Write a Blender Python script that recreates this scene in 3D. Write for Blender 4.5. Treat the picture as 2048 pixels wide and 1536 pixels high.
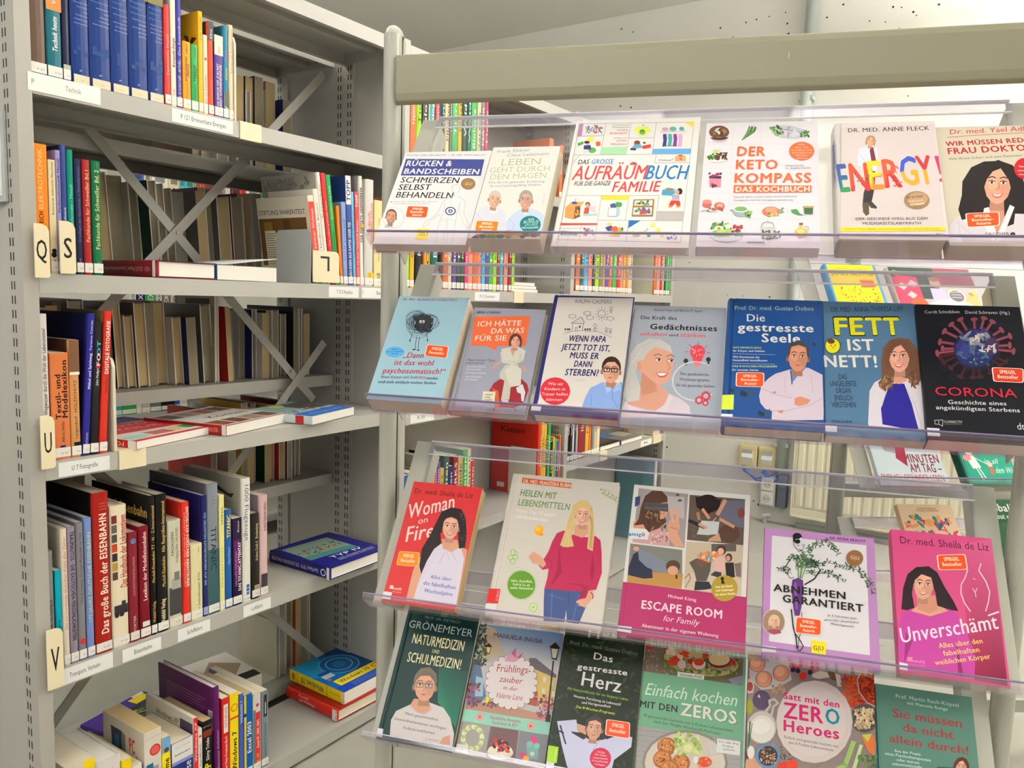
import bpy, math, random
import numpy as np
from mathutils import Matrix, Vector
random.seed(7)
for o in list(bpy.data.objects): bpy.data.objects.remove(o, do_unlink=True)
SC = bpy.context.scene
COL = SC.collection
# ---------------------------------------------------------------- camera
CZ = 1.165                                  # eye height above the floor
YAW, PIT, ROL, FPX = math.radians(33.98775), math.radians(6.2453), math.radians(1.7435), 1583.68
_f = np.array([-math.sin(YAW)*math.cos(PIT), math.cos(YAW)*math.cos(PIT), -math.sin(PIT)])
_r = np.array([math.cos(YAW), math.sin(YAW), 0.0]); _u = np.cross(_r, _f)
_R = math.cos(ROL)*_r + math.sin(ROL)*_u; _U = -math.sin(ROL)*_r + math.cos(ROL)*_u
cam = bpy.data.cameras.new('camera'); camo = bpy.data.objects.new('camera', cam); COL.objects.link(camo)
cam.sensor_width = 36; cam.lens = FPX/2048*36; cam.clip_start = .02
M = Matrix(((_R[0], _U[0], -_f[0], 0), (_R[1], _U[1], -_f[1], 0), (_R[2], _U[2], -_f[2], CZ), (0, 0, 0, 1)))
camo.matrix_world = M
SC.camera = camo
# ---------------------------------------------------------------- light and exposure
SC.view_settings.view_transform = 'Standard'; SC.view_settings.look = 'None'
SC.view_settings.exposure = -0.28; SC.view_settings.gamma = 1.0
try: SC.view_settings.use_curve_mapping = False
except Exception: pass
SC.cycles.transparent_max_bounces = 24; SC.cycles.max_bounces = 8
W = bpy.data.worlds.new('room_light'); SC.world = W; W.use_nodes = True
W.node_tree.nodes['Background'].inputs[0].default_value = (1.0, .99, .98, 1)
W.node_tree.nodes['Background'].inputs[1].default_value = 0.9
LAMPS = [(-.5, 1.5, .30, 1.7), (1.2, 3.6, 2.0, .30), (2.0, .6, .30, 3.0), (-2.5, 1.2, .30, 2.6), (-.3, -1.6, 2.6, .30)]
LZ = 2.46
for (x, y, sx, sy), e in zip(LAMPS, ((2, 60), (15, 360), (3, 70), (8, 70), (6, 170))):      # unseen strips added overhead; upward lights put in to brighten the ceiling
    for up in (0, 1):
        l = bpy.data.lights.new('strip_light', 'AREA'); l.shape = 'RECTANGLE'; l.size = sx; l.size_y = sy
        l.energy = e[up]; l.color = (1, .995, .985)
        o = bpy.data.objects.new('strip_light', l); o.location = (x, y, LZ+(.06 if up else -.012)); COL.objects.link(o)
        if up: o.rotation_euler = (math.pi, 0, 0)
# ---------------------------------------------------------------- projection helpers
def ray(px, py): return _R*(px-1024)/FPX - _U*(py-768)/FPX + _f
CAMP = np.array([0, 0, CZ])
def on_plane(px, py, n, p0):
    d = ray(px, py); n = np.array(n, float)
    return CAMP + d*((n@(np.array(p0, float)-CAMP))/(n@d))
def onX(px, py, x): return on_plane(px, py, (1, 0, 0), (x, 0, 0))
def onZ(px, py, z): return on_plane(px, py, (0, 0, 1), (0, 0, z))
# ---------------------------------------------------------------- materials
def lin(c):
    return tuple(((v/255)/12.92 if v/255 <= .04045 else ((v/255+.055)/1.055)**2.4) for v in c)
def mat(name, col=None, rough=.5, metal=0., spec=.5, attr=False, noise=0., nscale=30., bump=0., wave=None):
    m = bpy.data.materials.new(name); m.use_nodes = True; nt = m.node_tree; N = nt.nodes; L = nt.links
    b = N['Principled BSDF']; b.inputs['Roughness'].default_value = rough; b.inputs['Metallic'].default_value = metal
    b.inputs['Specular IOR Level'].default_value = spec
    if attr:
        a = N.new('ShaderNodeAttribute'); a.attribute_name = 'Col'; src = a.outputs['Color']
    else:
        rgb = N.new('ShaderNodeRGB'); rgb.outputs[0].default_value = (*lin(col), 1); src = rgb.outputs[0]
    if noise or bump or wave:
        tc = N.new('ShaderNodeTexCoord'); nz = N.new('ShaderNodeTexNoise'); nz.inputs['Scale'].default_value = nscale
        nz.inputs['Detail'].default_value = 4; L.new(tc.outputs['Object'], nz.inputs['Vector'])
        fac = nz.outputs['Fac']
        if wave:
            wv = N.new('ShaderNodeTexWave'); wv.wave_type = 'BANDS'; wv.bands_direction = 'Z'
            wv.inputs['Scale'].default_value = wave; wv.inputs['Distortion'].default_value = 3.; wv.inputs['Detail'].default_value = 3
            L.new(tc.outputs['Object'], wv.inputs['Vector']); fac = wv.outputs['Fac']
        if noise:
            mr = N.new('ShaderNodeMapRange'); mr.inputs[3].default_value = 1-noise; mr.inputs[4].default_value = 1+noise*.4
            L.new(fac, mr.inputs[0]); mx = N.new('ShaderNodeMix'); mx.data_type = 'RGBA'; mx.blend_type = 'MULTIPLY'
            mx.inputs[0].default_value = 1; L.new(src, mx.inputs[6]); L.new(mr.outputs[0], mx.inputs[7]); src = mx.outputs[2]
        if bump:
            bp = N.new('ShaderNodeBump'); bp.inputs['Strength'].default_value = bump; bp.inputs['Distance'].default_value = .002
            L.new(fac, bp.inputs['Height']); L.new(bp.outputs[0], b.inputs['Normal'])
    L.new(src, b.inputs['Base Color'])
    return m
M_COVER = mat('printed_cover', rough=.36, spec=.2, attr=True)
M_MATTE = mat('matte_print', rough=.6, spec=.3, attr=True)
M_PAGES = mat('paper_pages', (226, 214, 190), rough=.9, spec=.1, noise=.22, wave=260)
M_PAGEW = mat('white_pages', (235, 230, 220), rough=.9, spec=.1, noise=.16, wave=260)
M_PAGED = mat('dim_old_pages', (150, 138, 116), rough=.9, spec=.1, noise=.25, wave=260)  # page colour darkened to stand in for shade on the rear shelves
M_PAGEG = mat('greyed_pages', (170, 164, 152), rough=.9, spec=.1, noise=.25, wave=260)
M_PAGEO = mat('old_pages', (196, 172, 126), rough=.9, spec=.1, noise=.2, wave=260)
M_STEEL = mat('shelf_enamel', (168, 165, 157), rough=.42, spec=.4, noise=.04, nscale=6)
M_STEELD = mat('shelf_post_enamel', (164, 160, 152), rough=.42, spec=.4)
M_BRACE = mat('brace_steel', (152, 148, 140), rough=.4, spec=.5, noise=.06, nscale=20)
M_DARK = mat('slot_shadow', (40, 38, 36), rough=.8)
M_STAND = mat('stand_enamel', (168, 167, 155), rough=.35, spec=.5, noise=.03, nscale=8)
M_HEAD = mat('header_enamel', (136, 131, 108), rough=.38, spec=.5, noise=.03, nscale=5)
M_CARD = mat('cream_plastic', (226, 211, 176), rough=.45, spec=.4)
M_BEND = mat('bookend_enamel', (170, 172, 170), rough=.4, spec=.5)
M_BENDC = mat('bookend_cream', (205, 200, 178), rough=.45)
M_WHITE = mat('white_paper', (232, 230, 228), rough=.7)
M_GROOVE = mat('rubber_groove', (25, 24, 24), rough=.7)
M_WALL = mat('wall_concrete_paint', (229, 226, 216), rough=.85, spec=.2, noise=.05, nscale=2.5, bump=.15)
M_CEIL = mat('ceiling_paint', (238, 236, 229), rough=.9, spec=.2, noise=.03, nscale=2)
M_FLOOR = mat('floor_screed', (160, 158, 146), rough=.55, spec=.35, noise=.14, nscale=9)
M_RAD = mat('radiator_enamel', (232, 226, 200), rough=.4)
M_BEIGE = mat('old_beige_plastic', (214, 200, 150), rough=.4)
M_SOCK = mat('socket_plastic', (205, 200, 186), rough=.4)
M_PIPE = mat('pipe_enamel', (176, 184, 178), rough=.4)
M_CABLE = mat('blue_cable', (20, 80, 190), rough=.4)
M_GREYP = mat('grey_plastic', (88, 96, 108), rough=.5)
M_EDGEW = mat('acrylic_cut_edge', (245, 243, 248), rough=.2, spec=.8)
M_EDGEP = mat('acrylic_lip_edge', (112, 100, 136), rough=.2, spec=.8)
def acrylic(name, tint, gl):
    m = bpy.data.materials.new(name); m.use_nodes = True; nt = m.node_tree; N = nt.nodes; L = nt.links
    N.remove(N['Principled BSDF']); out = N['Material Output']
    tr = N.new('ShaderNodeBsdfTransparent'); tr.inputs[0].default_value = (*tint, 1)
    g = N.new('ShaderNodeBsdfGlossy'); g.inputs['Roughness'].default_value = .06; g.inputs['Color'].default_value = (.95, .95, 1, 1)
    lw = N.new('ShaderNodeLayerWeight'); pw = N.new('ShaderNodeMath'); pw.operation = 'POWER'; pw.inputs[1].default_value = 5.0
    L.new(lw.outputs['Facing'], pw.inputs[0]); ma = N.new('ShaderNodeMath'); ma.operation = 'MULTIPLY_ADD'; ma.inputs[1].default_value = .96*gl; ma.inputs[2].default_value = .04*gl
    mx = N.new('ShaderNodeMixShader'); L.new(pw.outputs[0], ma.inputs[0]); L.new(ma.outputs[0], mx.inputs[0])
    L.new(tr.outputs[0], mx.inputs[1]); L.new(g.outputs[0], mx.inputs[2]); L.new(mx.outputs[0], out.inputs[0])
    return m
def milky(name, tint, fac, dcol):
    m = acrylic(name, tint, 1.0); nt = m.node_tree; N = nt.nodes; L = nt.links; out = N['Material Output']
    prev = out.inputs[0].links[0].from_socket
    d = N.new('ShaderNodeBsdfDiffuse'); d.inputs[0].default_value = (*dcol, 1)
    mx = N.new('ShaderNodeMixShader'); mx.inputs[0].default_value = fac
    L.new(prev, mx.inputs[1]); L.new(d.outputs[0], mx.inputs[2]); L.new(mx.outputs[0], out.inputs[0])
    return m
M_ACRY = acrylic('clear_acrylic', (.975, .97, .985), .8)
M_BAND = milky('folded_acrylic', (.95, .94, .97), .12, (.62, .60, .70))
M_LIP = milky('tray_lip_acrylic', (.95, .92, .95), .05, (.55, .46, .50))
# ---------------------------------------------------------------- mesh helpers
class MB:
    def __init__(s): s.v = []; s.f = []; s.c = []; s.m = []
    def quad(s, a, b, c, d, col=None, mi=0):
        i = len(s.v); s.v += [tuple(a), tuple(b), tuple(c), tuple(d)]; s.f.append((i, i+1, i+2, i+3)); s.c.append(col); s.m.append(mi)
    def poly(s, pts, col=None, mi=0):
        i = len(s.v); s.v += [tuple(p) for p in pts]; s.f.append(tuple(range(i, i+len(pts)))); s.c.append(col); s.m.append(mi)
    def tris(s, vs, fs, col=None, mi=0):
        i = len(s.v); s.v += [tuple(p) for p in vs]
        for f in fs: s.f.append(tuple(i+k for k in f)); s.c.append(col); s.m.append(mi)
    def box(s, a, b, col=None, mi=0, fr=None):
        (x0, y0, z0), (x1, y1, z1) = a, b
        P = [(x0, y0, z0), (x1, y0, z0), (x1, y1, z0), (x0, y1, z0), (x0, y0, z1), (x1, y0, z1), (x1, y1, z1), (x0, y1, z1)]
        if fr is not None: P = [tuple(fr @ Vector(p)) for p in P]
        s.tris(P, [(0, 3, 2, 1), (4, 5, 6, 7), (0, 1, 5, 4), (1, 2, 6, 5), (2, 3, 7, 6), (3, 0, 4, 7)], col, mi)
    def prism(s, prof, y0, y1, ax='y', col=None, mi=0):
        # profile of (p,q) pairs extruded along an axis
        def P(p, q, t): return {'y': (p, t, q), 'z': (p, q, t), 'x': (t, p, q)}[ax]
        n = len(prof); A = [P(p, q, y0) for p, q in prof]; B = [P(p, q, y1) for p, q in prof]
        fs = [tuple(range(n))[::-1], tuple(range(n, 2*n))]+[(k, (k+1) % n, n+(k+1) % n, n+k) for k in range(n)]
        s.tris(A+B, fs, col, mi)
    def rod(s, p, q, r, col=None, mi=0, n=10):
        p = Vector(p); q = Vector(q); d = (q-p).normalized(); a = d.orthogonal().normalized(); b = d.cross(a)
        A = [p+a*r*math.cos(2*math.pi*k/n)+b*r*math.sin(2*math.pi*k/n) for k in range(n)]; B = [x+(q-p) for x in A]
        s.tris([tuple(x) for x in A+B], [tuple(range(n))[::-1], tuple(range(n, 2*n))]+[(k, (k+1) % n, n+(k+1) % n, n+k) for k in range(n)], col, mi)
    def build(s, name, mats, parent=None, bevel=0, smooth=False):
        me = bpy.data.meshes.new(name); me.from_pydata(s.v, [], s.f)
        for m in (mats if isinstance(mats, (list, tuple)) else [mats]): me.materials.append(m)
        if any(s.m): me.polygons.foreach_set('material_index', s.m)
        if any(c is not None for c in s.c):
            at = me.color_attributes.new('Col', 'FLOAT_COLOR', 'CORNER'); buf = []
            for f, c in zip(s.f, s.c):
                if c is None: c = (200, 200, 200)
                if isinstance(c[0], tuple):
                    for k in range(len(f)): buf += [*lin(c[k]), 1.]
                else:
                    l = lin(c); buf += [l[0], l[1], l[2], 1.]*len(f)
            at.data.foreach_set('color', buf)
        me.update()
        if smooth: me.polygons.foreach_set('use_smooth', [True]*len(me.polygons))
        o = bpy.data.objects.new(name, me); COL.objects.link(o)
        if parent is not None: o.parent = parent
        if bevel:
            b = o.modifiers.new('bevel', 'BEVEL'); b.width = bevel; b.segments = 2; b.limit_method = 'ANGLE'
        return o
def thing(name, label, cat, group=None, mw=None):
    o = bpy.data.objects.new(name, None); o.empty_display_size = .02; COL.objects.link(o)
    if mw is not None: o.matrix_world = mw
    o['label'] = label; o['category'] = cat
    if group: o['group'] = group
    return o
def tag(o, label, cat, group=None):
    o['label'] = label; o['category'] = cat
    if group: o['group'] = group
    return o
def struct(o): o['kind'] = 'structure'; return o
def frame(o, x, y, z):
    x, y, z = Vector(x), Vector(y), Vector(z)
    return Matrix(((x[0], y[0], z[0], o[0]), (x[1], y[1], z[1], o[1]), (x[2], y[2], z[2], o[2]), (0, 0, 0, 1)))
# ---------------------------------------------------------------- lettering
_TC = {}
def glyphs(txt, bold):
    k = (txt, bold)
    if k in _TC: return _TC[k]
    c = bpy.data.curves.new('t', 'FONT'); c.body = txt; c.resolution_u = 2; c.offset = -.006 if bold < 0 else 0; c.space_character = 1.0+.05*max(bold, 0)
    o = bpy.data.objects.new('t', c); COL.objects.link(o)
    me = bpy.data.meshes.new_from_object(o)
    vs = [(v.co.x, v.co.y, 0) for v in me.vertices]; fs = [tuple(p.vertices) for p in me.polygons]
    bpy.data.objects.remove(o); bpy.data.curves.remove(c); bpy.data.meshes.remove(me)
    if bold > 0:        # a heavier face: the outline struck again with small shifts
        d = .026*bold; v0, f0 = list(vs), list(fs); ci = 0
        for dx, dy in ([(d, 0)] if bold == 1 else [(d*1.1, 0), (d*.5, d*.4), (d*.5, -d*.3)]):
            o_ = len(vs); ci += 1; vs = vs+[(x+dx, y+dy, ci) for x, y, _ in v0]; fs = fs+[tuple(i+o_ for i in f) for f in f0]
    _TC[k] = (vs, fs); return _TC[k]
CAP = None
def text2d(txt, bold=0):
    global CAP
    if CAP is None: CAP = max(v[1] for v in glyphs('H', 0)[0])
    vs, fs = glyphs(txt, bold)
    if not vs: return [], []
    x0 = min(v[0] for v in vs); x1 = max(v[0] for v in vs)
    return [((x-x0)/(x1-x0), y/CAP, c) for x, y, c in vs], fs
def text_aspect(txt, bold=0):
    vs, _ = glyphs(txt, bold); text2d('H'); return (max(v[0] for v in vs)-min(v[0] for v in vs))/CAP
class Ink:
    """flat print laid on a plane of a book or sign; x,y in the plane, z grows by a hair per layer"""
    def __init__(s, z, conv=None, flip=1): s.mb = MB(); s.z = z; s.k = 0; s.conv = conv; s.flip = flip; s.box = None; s.put = lambda x, y, z: (x, y, z)
    def _z(s): s.k += 1; return s.z+s.flip*(6e-5+3.5e-6*s.k)
    def c(s, x, y):
        p = s.conv(x, y) if s.conv else (x, y)
        if s.box:
            a, b, c2, d = s.box; p = (min(max(p[0], a), c2), min(max(p[1], b), d))
        return p
    def P(s, pts, col):
        z = s._z(); q = [s.put(*s.c(*p), z) for p in pts]
        s.mb.poly(q, col)
    def G(s, pts, cols):
        z = s._z(); s.mb.poly([s.put(*s.c(*p), z) for p in pts], tuple(cols))
    def R(s, x0, y0, x1, y1, col): s.P([(x0, y0), (x1, y0), (x1, y1), (x0, y1)], col)
    def E(s, cx, cy, rx, ry, col, n=20, rot=0, a0=0, a1=360):
        r = math.radians(rot); P = []
        m = n if a1-a0 < 360 else n-1
        for k in range(n):
            t = math.radians(a0+(a1-a0)*k/m if a1-a0 < 360 else 360*k/n); x = rx*math.cos(t); y = ry*math.sin(t)
            P.append((cx+x*math.cos(r)-y*math.sin(r), cy+x*math.sin(r)+y*math.cos(r)))
        s.P(P, col)
    def L(s, pts, w, col):
        z = s._z()
        for a, b in zip(pts, pts[1:]):
            dx, dy = b[0]-a[0], b[1]-a[1]; l = math.hypot(dx, dy) or 1; nx, ny = -dy/l*w/2, dx/l*w/2; ex, ey = dx/l*w*.25, dy/l*w*.25
            s.mb.poly([s.put(*s.c(*p), z) for p in ((a[0]+nx-ex, a[1]+ny-ey), (a[0]-nx-ex, a[1]-ny-ey), (b[0]-nx+ex, b[1]-ny+ey), (b[0]+nx+ex, b[1]+ny+ey))], col)
    def RR(s, p0, p1, p2, p3, col, r=.12):
        P = []; C = [p0, p1, p2, p3]
        for i in range(4):
            a, b, c = C[i-1], C[i], C[(i+1) % 4]
            u = (b[0]+(a[0]-b[0])*r, b[1]+(a[1]-b[1])*r); v = (b[0]+(c[0]-b[0])*r, b[1]+(c[1]-b[1])*r)
            P += [u, (b[0]*.6+(u[0]+v[0])*.2, b[1]*.6+(u[1]+v[1])*.2), v]
        s.P(P, col)
    def T(s, txt, x0, y0, x1, y1, h, col, bold=0, sh=0.):
        vs, fs = text2d(txt, bold)
        if not vs: return
        a = np.array(s.c0(x0, y0)); b = np.array(s.c0(x1, y1)); w = b-a; L = np.linalg.norm(w); wd = w/L
        mx, my = (x0+x1)/2, (y0+y1)/2; dx, dy = x1-x0, y1-y0; l = math.hypot(dx, dy)
        if s.conv: H = np.linalg.norm(np.array(s.c0(mx+dy/l*h, my-dx/l*h))-np.array(s.c0(mx, my)))
        else: H = h
        hd = np.array([-wd[1], wd[0]])
        z = s._z(); dz = s.flip*3.5e-6
        s.mb.tris([s.put(*(a+w*vx+hd*H*vy+wd*H*sh*vy), z+dz*ci) for vx, vy, ci in vs], fs, col)
        s.k += max(v[2] for v in vs)
    def c0(s, x, y): return s.conv(x, y) if s.conv else (x, y)
    def scat(s, x0, y0, x1, y1, n, r, cols, el=.5, seed=1):
        rg = random.Random(seed)
        for _ in range(n):
            x = rg.uniform(x0, x1); y = rg.uniform(y0, y1); s.E(x, y, r*rg.uniform(.5, 1.2), r*el*rg.uniform(.5, 1.2), rg.choice(cols), 6, rg.uniform(0, 180))
# ---------------------------------------------------------------- books
def shade(c, k): return tuple(max(0, min(255, int(v*k))) for v in c)
def book_body(root, w, h, t, hard=True, cover=(200, 200, 200), spine=None, back=None, pages=M_PAGES, inner=None):
    """local frame: x from spine to fore edge, y up, z from back cover to front cover"""
    spine = spine or cover; back = back or cover
    bt = min(.0025, t*.2) if hard else min(.0006, t*.1); r = min(.004, t*.3) if hard else min(.0012, t*.15)
    mb = MB(); n = 6
    arc = [(r*(1-math.sin(math.pi*k/n))*1.0, t*(1-math.cos(math.pi*k/n))/2) for k in range(n+1)]
    arc = [(a, b) for a, b in arc]
    fr = [(r+.004, t), (r+.0065, t-bt*.45), (r+.009, t), (w, t)] if hard and w > .05 else [(w, t)]
    bk = [(p, t-q) for p, q in fr]
    outer = bk[::-1]+arc+fr
    inn = [(w, t-bt), (r+bt, t-bt), (r+bt, bt), (w, bt)]
    prof = outer+inn; N = len(prof); no = len(outer); nb = len(bk)
    lo = [(p, 0, q) for p, q in prof]; hi = [(p, h, q) for p, q in prof]
    i0 = len(mb.v); mb.v += lo+hi
    def f(ix, c): mb.f.append(tuple(i0+k for k in ix)); mb.c.append(c); mb.m.append(0)
    for k in range(N):
        k2 = (k+1) % N
        c = back if k < nb-1 else (spine if k < no-len(fr) else (cover if k < no-1 else inner or (225, 220, 210)))
        f((k, k2, N+k2, N+k), c)
    for top in (0, N):
        # cap strips between outer and inner walls
        f([top+k for k in (list(range(0, nb))+[no+2, no+3])], back)
        f([top+k for k in (list(range(nb-1, no-len(fr)+1))+[no+1, no+2])], spine)
        f([top+k for k in (list(range(no-len(fr), no))+[no, no+1])], cover)
    mb.build('cover', M_COVER, root)
    pb = MB(); g = .003 if hard else .0004; e = .0035 if hard else .0004
    pb.box((r+bt+.0003, g, bt+.0001), (w-e, h-g, t-bt-.0001))
    pb.build('page_block', pages, root)
def spine_book(x0, x1, yt, ybase, zs, xs, hard, cover, spine, label, items=(), w=.16, h=None, lean=0., side=None, pages=M_PAGES, sticker=1, group=None, Y=None, cat='book', back_items=None):
    """book standing on a shelf with its spine to the aisle; x0,x1: spine edges seen at its foot"""
    if Y: y0, y1 = Y
    else:
        y0 = onX(x0, ybase, xs)[1]; y1 = onX(x1, ybase, xs)[1]-.0006
    zf = CZ+zs
    if h is None: h = onX((x0+x1)/2, yt, xs)[2]-zf
    t = y1-y0
    ca, sa_ = math.cos(lean), math.sin(lean)
    mw = frame((xs, y0, zf+.0004), (-1, 0, 0), (0, sa_, ca), (0, ca, -sa_))
    if lean < 0: mw = mw @ Matrix.Translation((0, 0, 0))
    if lean > 0: mw = Matrix.Translation((0, 0, t*sa_)) @ mw
    root = thing('book', label, cat, group, mw)
    book_body(root, w, h, t, hard, cover, spine, side or cover, pages)
    # spine print: plane x=0, thickness along z
    ik = Ink(0, flip=-1); ik.put = lambda a, b, z: (z, b, a)     # a across spine (0..t), b up
    def S(txt, f0, f1, hh, col, bold=0, off=.5, down=False, sh=0.):
        H = t*hh; m = t*off
        if down: ik.T(txt, m+H/2*-1, f1*h, m-H/2, f0*h, H, col, bold, sh)
        else:
            ik.T(txt, m+H/2, f0*h, m+H/2, f1*h, H, col, bold, sh)
    for it in items:
        k = it[0]
        if k == 't': S(*it[1:])
        elif k == 'td': ik.T(it[1], t*it[6]-t*it[4]/2, h*it[3], t*it[6]-t*it[4]/2, h*it[2], t*it[4], it[5], it[7])
        elif k == 'r': ik.R(t*it[1], h*it[2], t*it[3], h*it[4], it[5])
        elif k == 'h': ik.T(it[1], t*it[2], h*it[3], t*it[4], h*it[3], h*it[5], it[6], it[7] if len(it) > 7 else 0)
        elif k == 'e': ik.E(t*it[1], h*it[2], t*it[3], t*it[3], it[4])
    if sticker:
        sc = (226, 222, 214) if sticker in (1, True) else sticker
        sk = Ink(-5e-5, flip=-1); sk.put = ik.put; sk.k = ik.k+2
        sk.R(t*.01, .004, t*.99, .021, sc)
        if t > .011: sk.T('V 21', t*.45, .009, t*.85, .009, .0032, (60, 60, 60))
        sk.mb.build('spine_label', M_MATTE, root)
    if ik.mb.v: ik.mb.build('spine_print', M_COVER, root)
    if back_items:
        bk = Ink(0, flip=-1); bk.put = lambda a, b, z: (w-a, b, z)   # seen from the back cover side, a from the fore edge
        back_items(bk, w, h)
        bk.mb.build('cover_print', M_COVER, root)
    return root
# ================================================================ room shell
FX = -1.44                                   # front plane of the long shelf run
mb = MB(); mb.box((-5, -3, -.1), (3.6, 4.28, 0)); struct(mb.build('floor', M_FLOOR))
mb = MB(); mb.box((-5, -3, 2.80), (3.6, 4.4, 2.9)); struct(mb.build('ceiling', M_CEIL))
mb = MB(); mb.box((-5, 4.28, 0), (3.6, 4.4, 2.8)); w_ = struct(mb.build('wall_back', M_WALL))
rg = random.Random(5); mb = MB()
for (px, py) in [(1441, 56), (1492, 45), (1513, 39), (1538, 33), (1571, 25), (1575, 47), (1626, 12), (1654, 35), (1687, 9), (1786, 14), (1803, 15), (1827, 24), (1833, 31), (1739, 42), (1771, 44), (1878, 9), (1466, 75), (1532, 73), (1577, 68), (1799, 57), (1816, 192), (1241, 212), (1262, 215), (1243, 58), (1266, 64), (1939, 511), (1586, 578), (1539, 594), (1486, 592), (1455, 590), (1379, 525), (1334, 894), (1524, 945), (1517, 1009), (1507, 1002), (1496, 1012)]:
    p = on_plane(px, py, (0, 1, 0), (0, 4.28, 0)); r = rg.uniform(.003, .0065)
    mb.tris([(p[0]+r*math.cos(a*1.05)*rg.uniform(.7, 1.3), 4.2794, p[2]+r*math.sin(a*1.05)) for a in range(6)], [(0, 1, 2, 3, 4, 5)])
o = mb.build('wall_pit', M_DARK, w_); o['kind'] = 'stuff'
mb = MB(); mb.box((-5.1, -3, 0), (-5, 4.4, 2.8)); struct(mb.build('wall_left', M_WALL))
mb = MB(); mb.box((3.6, -3, 0), (3.7, 4.4, 2.8)); struct(mb.build('wall_right', M_WALL))
mb = MB(); mb.box((-1.03, 4.255, 0), (3.6, 4.28, .02)); struct(mb.build('baseboard_back', M_PIPE))
# housings for the unseen light strips added above
for (x, y, sx, sy), lb in zip(LAMPS, ['long hanging light strip over the aisle beside the book display', 'hanging light strip near the back wall on the right', 'long hanging light strip on the right side of the room', 'long hanging light strip behind the book shelves', 'hanging light strip across the room behind the camera']):
    t = thing('ceiling_light', lb, 'lamp', 'hanging light strips', Matrix.Translation((x, y, LZ)))
    mb = MB(); mb.box((-sx/2-.02, -sy/2-.02, 0), (sx/2+.02, sy/2+.02, .05)); mb.build('housing', M_STEEL, t)
    for s_ in (-.35, .35): mb = MB(); mb.rod((sx*s_, sy*s_, .05), (sx*s_, sy*s_, .34), .004); mb.build('hanger', M_STEEL, t)
# ================================================================ wall fittings
Y0W = 4.28
t = thing('radiator', 'cream ribbed panel radiator on the back wall behind the book display', 'radiator', mw=Matrix.Translation((-1.045, Y0W-.06, .075)))
mb = MB(); mb.box((0, 0, 0), (1.15, .02, .66)); mb.box((0, -.006, 0), (1.15, 0, .035)); mb.box((0, -.006, .62), (1.15, 0, .66)); mb.build('panel', M_RAD, t, .002)
mb = MB(); mb.box((-.006, -.01, -.01), (0, .05, .67)); mb.box((0, -.012, -.012), (1.15, .05, 0)); mb.build('side_cover', M_RAD, t, .002)
for k in range(24):
    x = .012+k*.047
    mb = MB(); mb.prism([(x, 0), (x+.008, -.010), (x+.032, -.010), (x+.040, 0)], .05, .61, 'z'); mb.build('rib', M_RAD, t)
mb = MB(); mb.box((.10, .02, .3), (.14, .06, .5)); mb.box((.95, .02, .3), (.99, .06, .5)); mb.build('bracket', M_RAD, t)
t = thing('heating_pipe', 'pale grey vertical heating pipe on the back wall above the sockets', 'pipe', mw=Matrix.Translation((-1.12, Y0W-.035, 0)))
mb = MB(); mb.rod((0, 0, .30), (0, 0, 2.8), .03, n=16); mb.build('pipe', M_PIPE, t, smooth=True)
for z in (.42, 1.3, 2.2):
    mb = MB(); mb.box((-.035, -.02, z), (.035, .035, z+.02)); mb.build('clamp', M_PIPE, t)
t = thing('pipe_valve', 'small metal pipe stub rising from the floor at the back wall', 'pipe', mw=Matrix.Translation((-1.18, Y0W-.06, 0)))
mb = MB(); mb.rod((0, 0, 0), (0, 0, .035), .012); mb.rod((-.012, 0, .035), (.03, 0, .045), .012); mb.build('valve_body', M_BEND, t)
def wall_box(name, label, cat, x, z, w, h, d, m, grp=None):
    t = thing(name, label, cat, grp, Matrix.Translation((x, Y0W, z)))
    mb = MB(); mb.box((0, -d, 0), (w, 0, h)); mb.build('housing', m, t, .006); return t
for i, x in enumerate((-1.352, -1.245)):
    t = wall_box('network_socket', ('left' if i == 0 else 'right')+' one of two old beige network sockets on the back wall', 'socket', x, .29, .1, .115, .035, M_BEIGE, 'beige network sockets')
    mb = MB(); mb.prism([(-.035, .02), (-.05, .05), (-.036, .085)][::1], .02, .08, 'x'); mb.build('outlet_hood', M_WHITE, t)
    mb = MB(); mb.box((.022, -.043, .072), (.075, -.036, .092)); mb.build('label_strip', M_BEND, t)
t = wall_box('power_socket', 'grey double power socket on the back wall beside the radiator', 'socket', -1.225, .085, .085, .17, .04, M_SOCK)
for z in (.045, .125):
    mb = MB(); mb.box((.01, -.046, z-.034), (.075, -.04, z+.034)); mb.build('cover_plate', M_WHITE, t, .003)
    mb = MB(); mb.rod((.0425, -.0475, z), (.0425, -.046, z), .022, n=20); mb.build('socket_well', M_SOCK, t)
    mb = MB(); mb.rod((.033, -.049, z), (.033, -.0474, z), .003); mb.rod((.052, -.049, z), (.052, -.0474, z), .003); mb.build('pin_hole', M_DARK, t)
t = wall_box('junction_box', 'dark grey plug adapter strip between power socket and radiator', 'adapter', -1.13, .09, .05, .18, .05, M_GREYP)
for i, (xa, xb, za) in enumerate([(-1.33, -1.16, .25), (-1.32, -1.15, .235), (-1.22, -1.12, .24), (-1.21, -1.10, .245)]):
    mb = MB(); P = [(xa, Y0W-.02, .295), (xa+.01, Y0W-.03, .265), ((xa+xb)/2, Y0W-.04, za-.02), (xb, Y0W-.035, za+.01), (xb+.02, Y0W-.03, za+.03)]
    for a, b in zip(P, P[1:]): mb.rod(a, b, .006, n=6)
    tag(mb.build('network_cable', M_CABLE), ['blue cable leaving the left beige socket, outer one', 'blue cable leaving the left beige socket, inner one', 'short blue cable under the right beige socket, left one', 'short blue cable under the right beige socket, right one'][i], 'cable', 'blue network cables')
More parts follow.
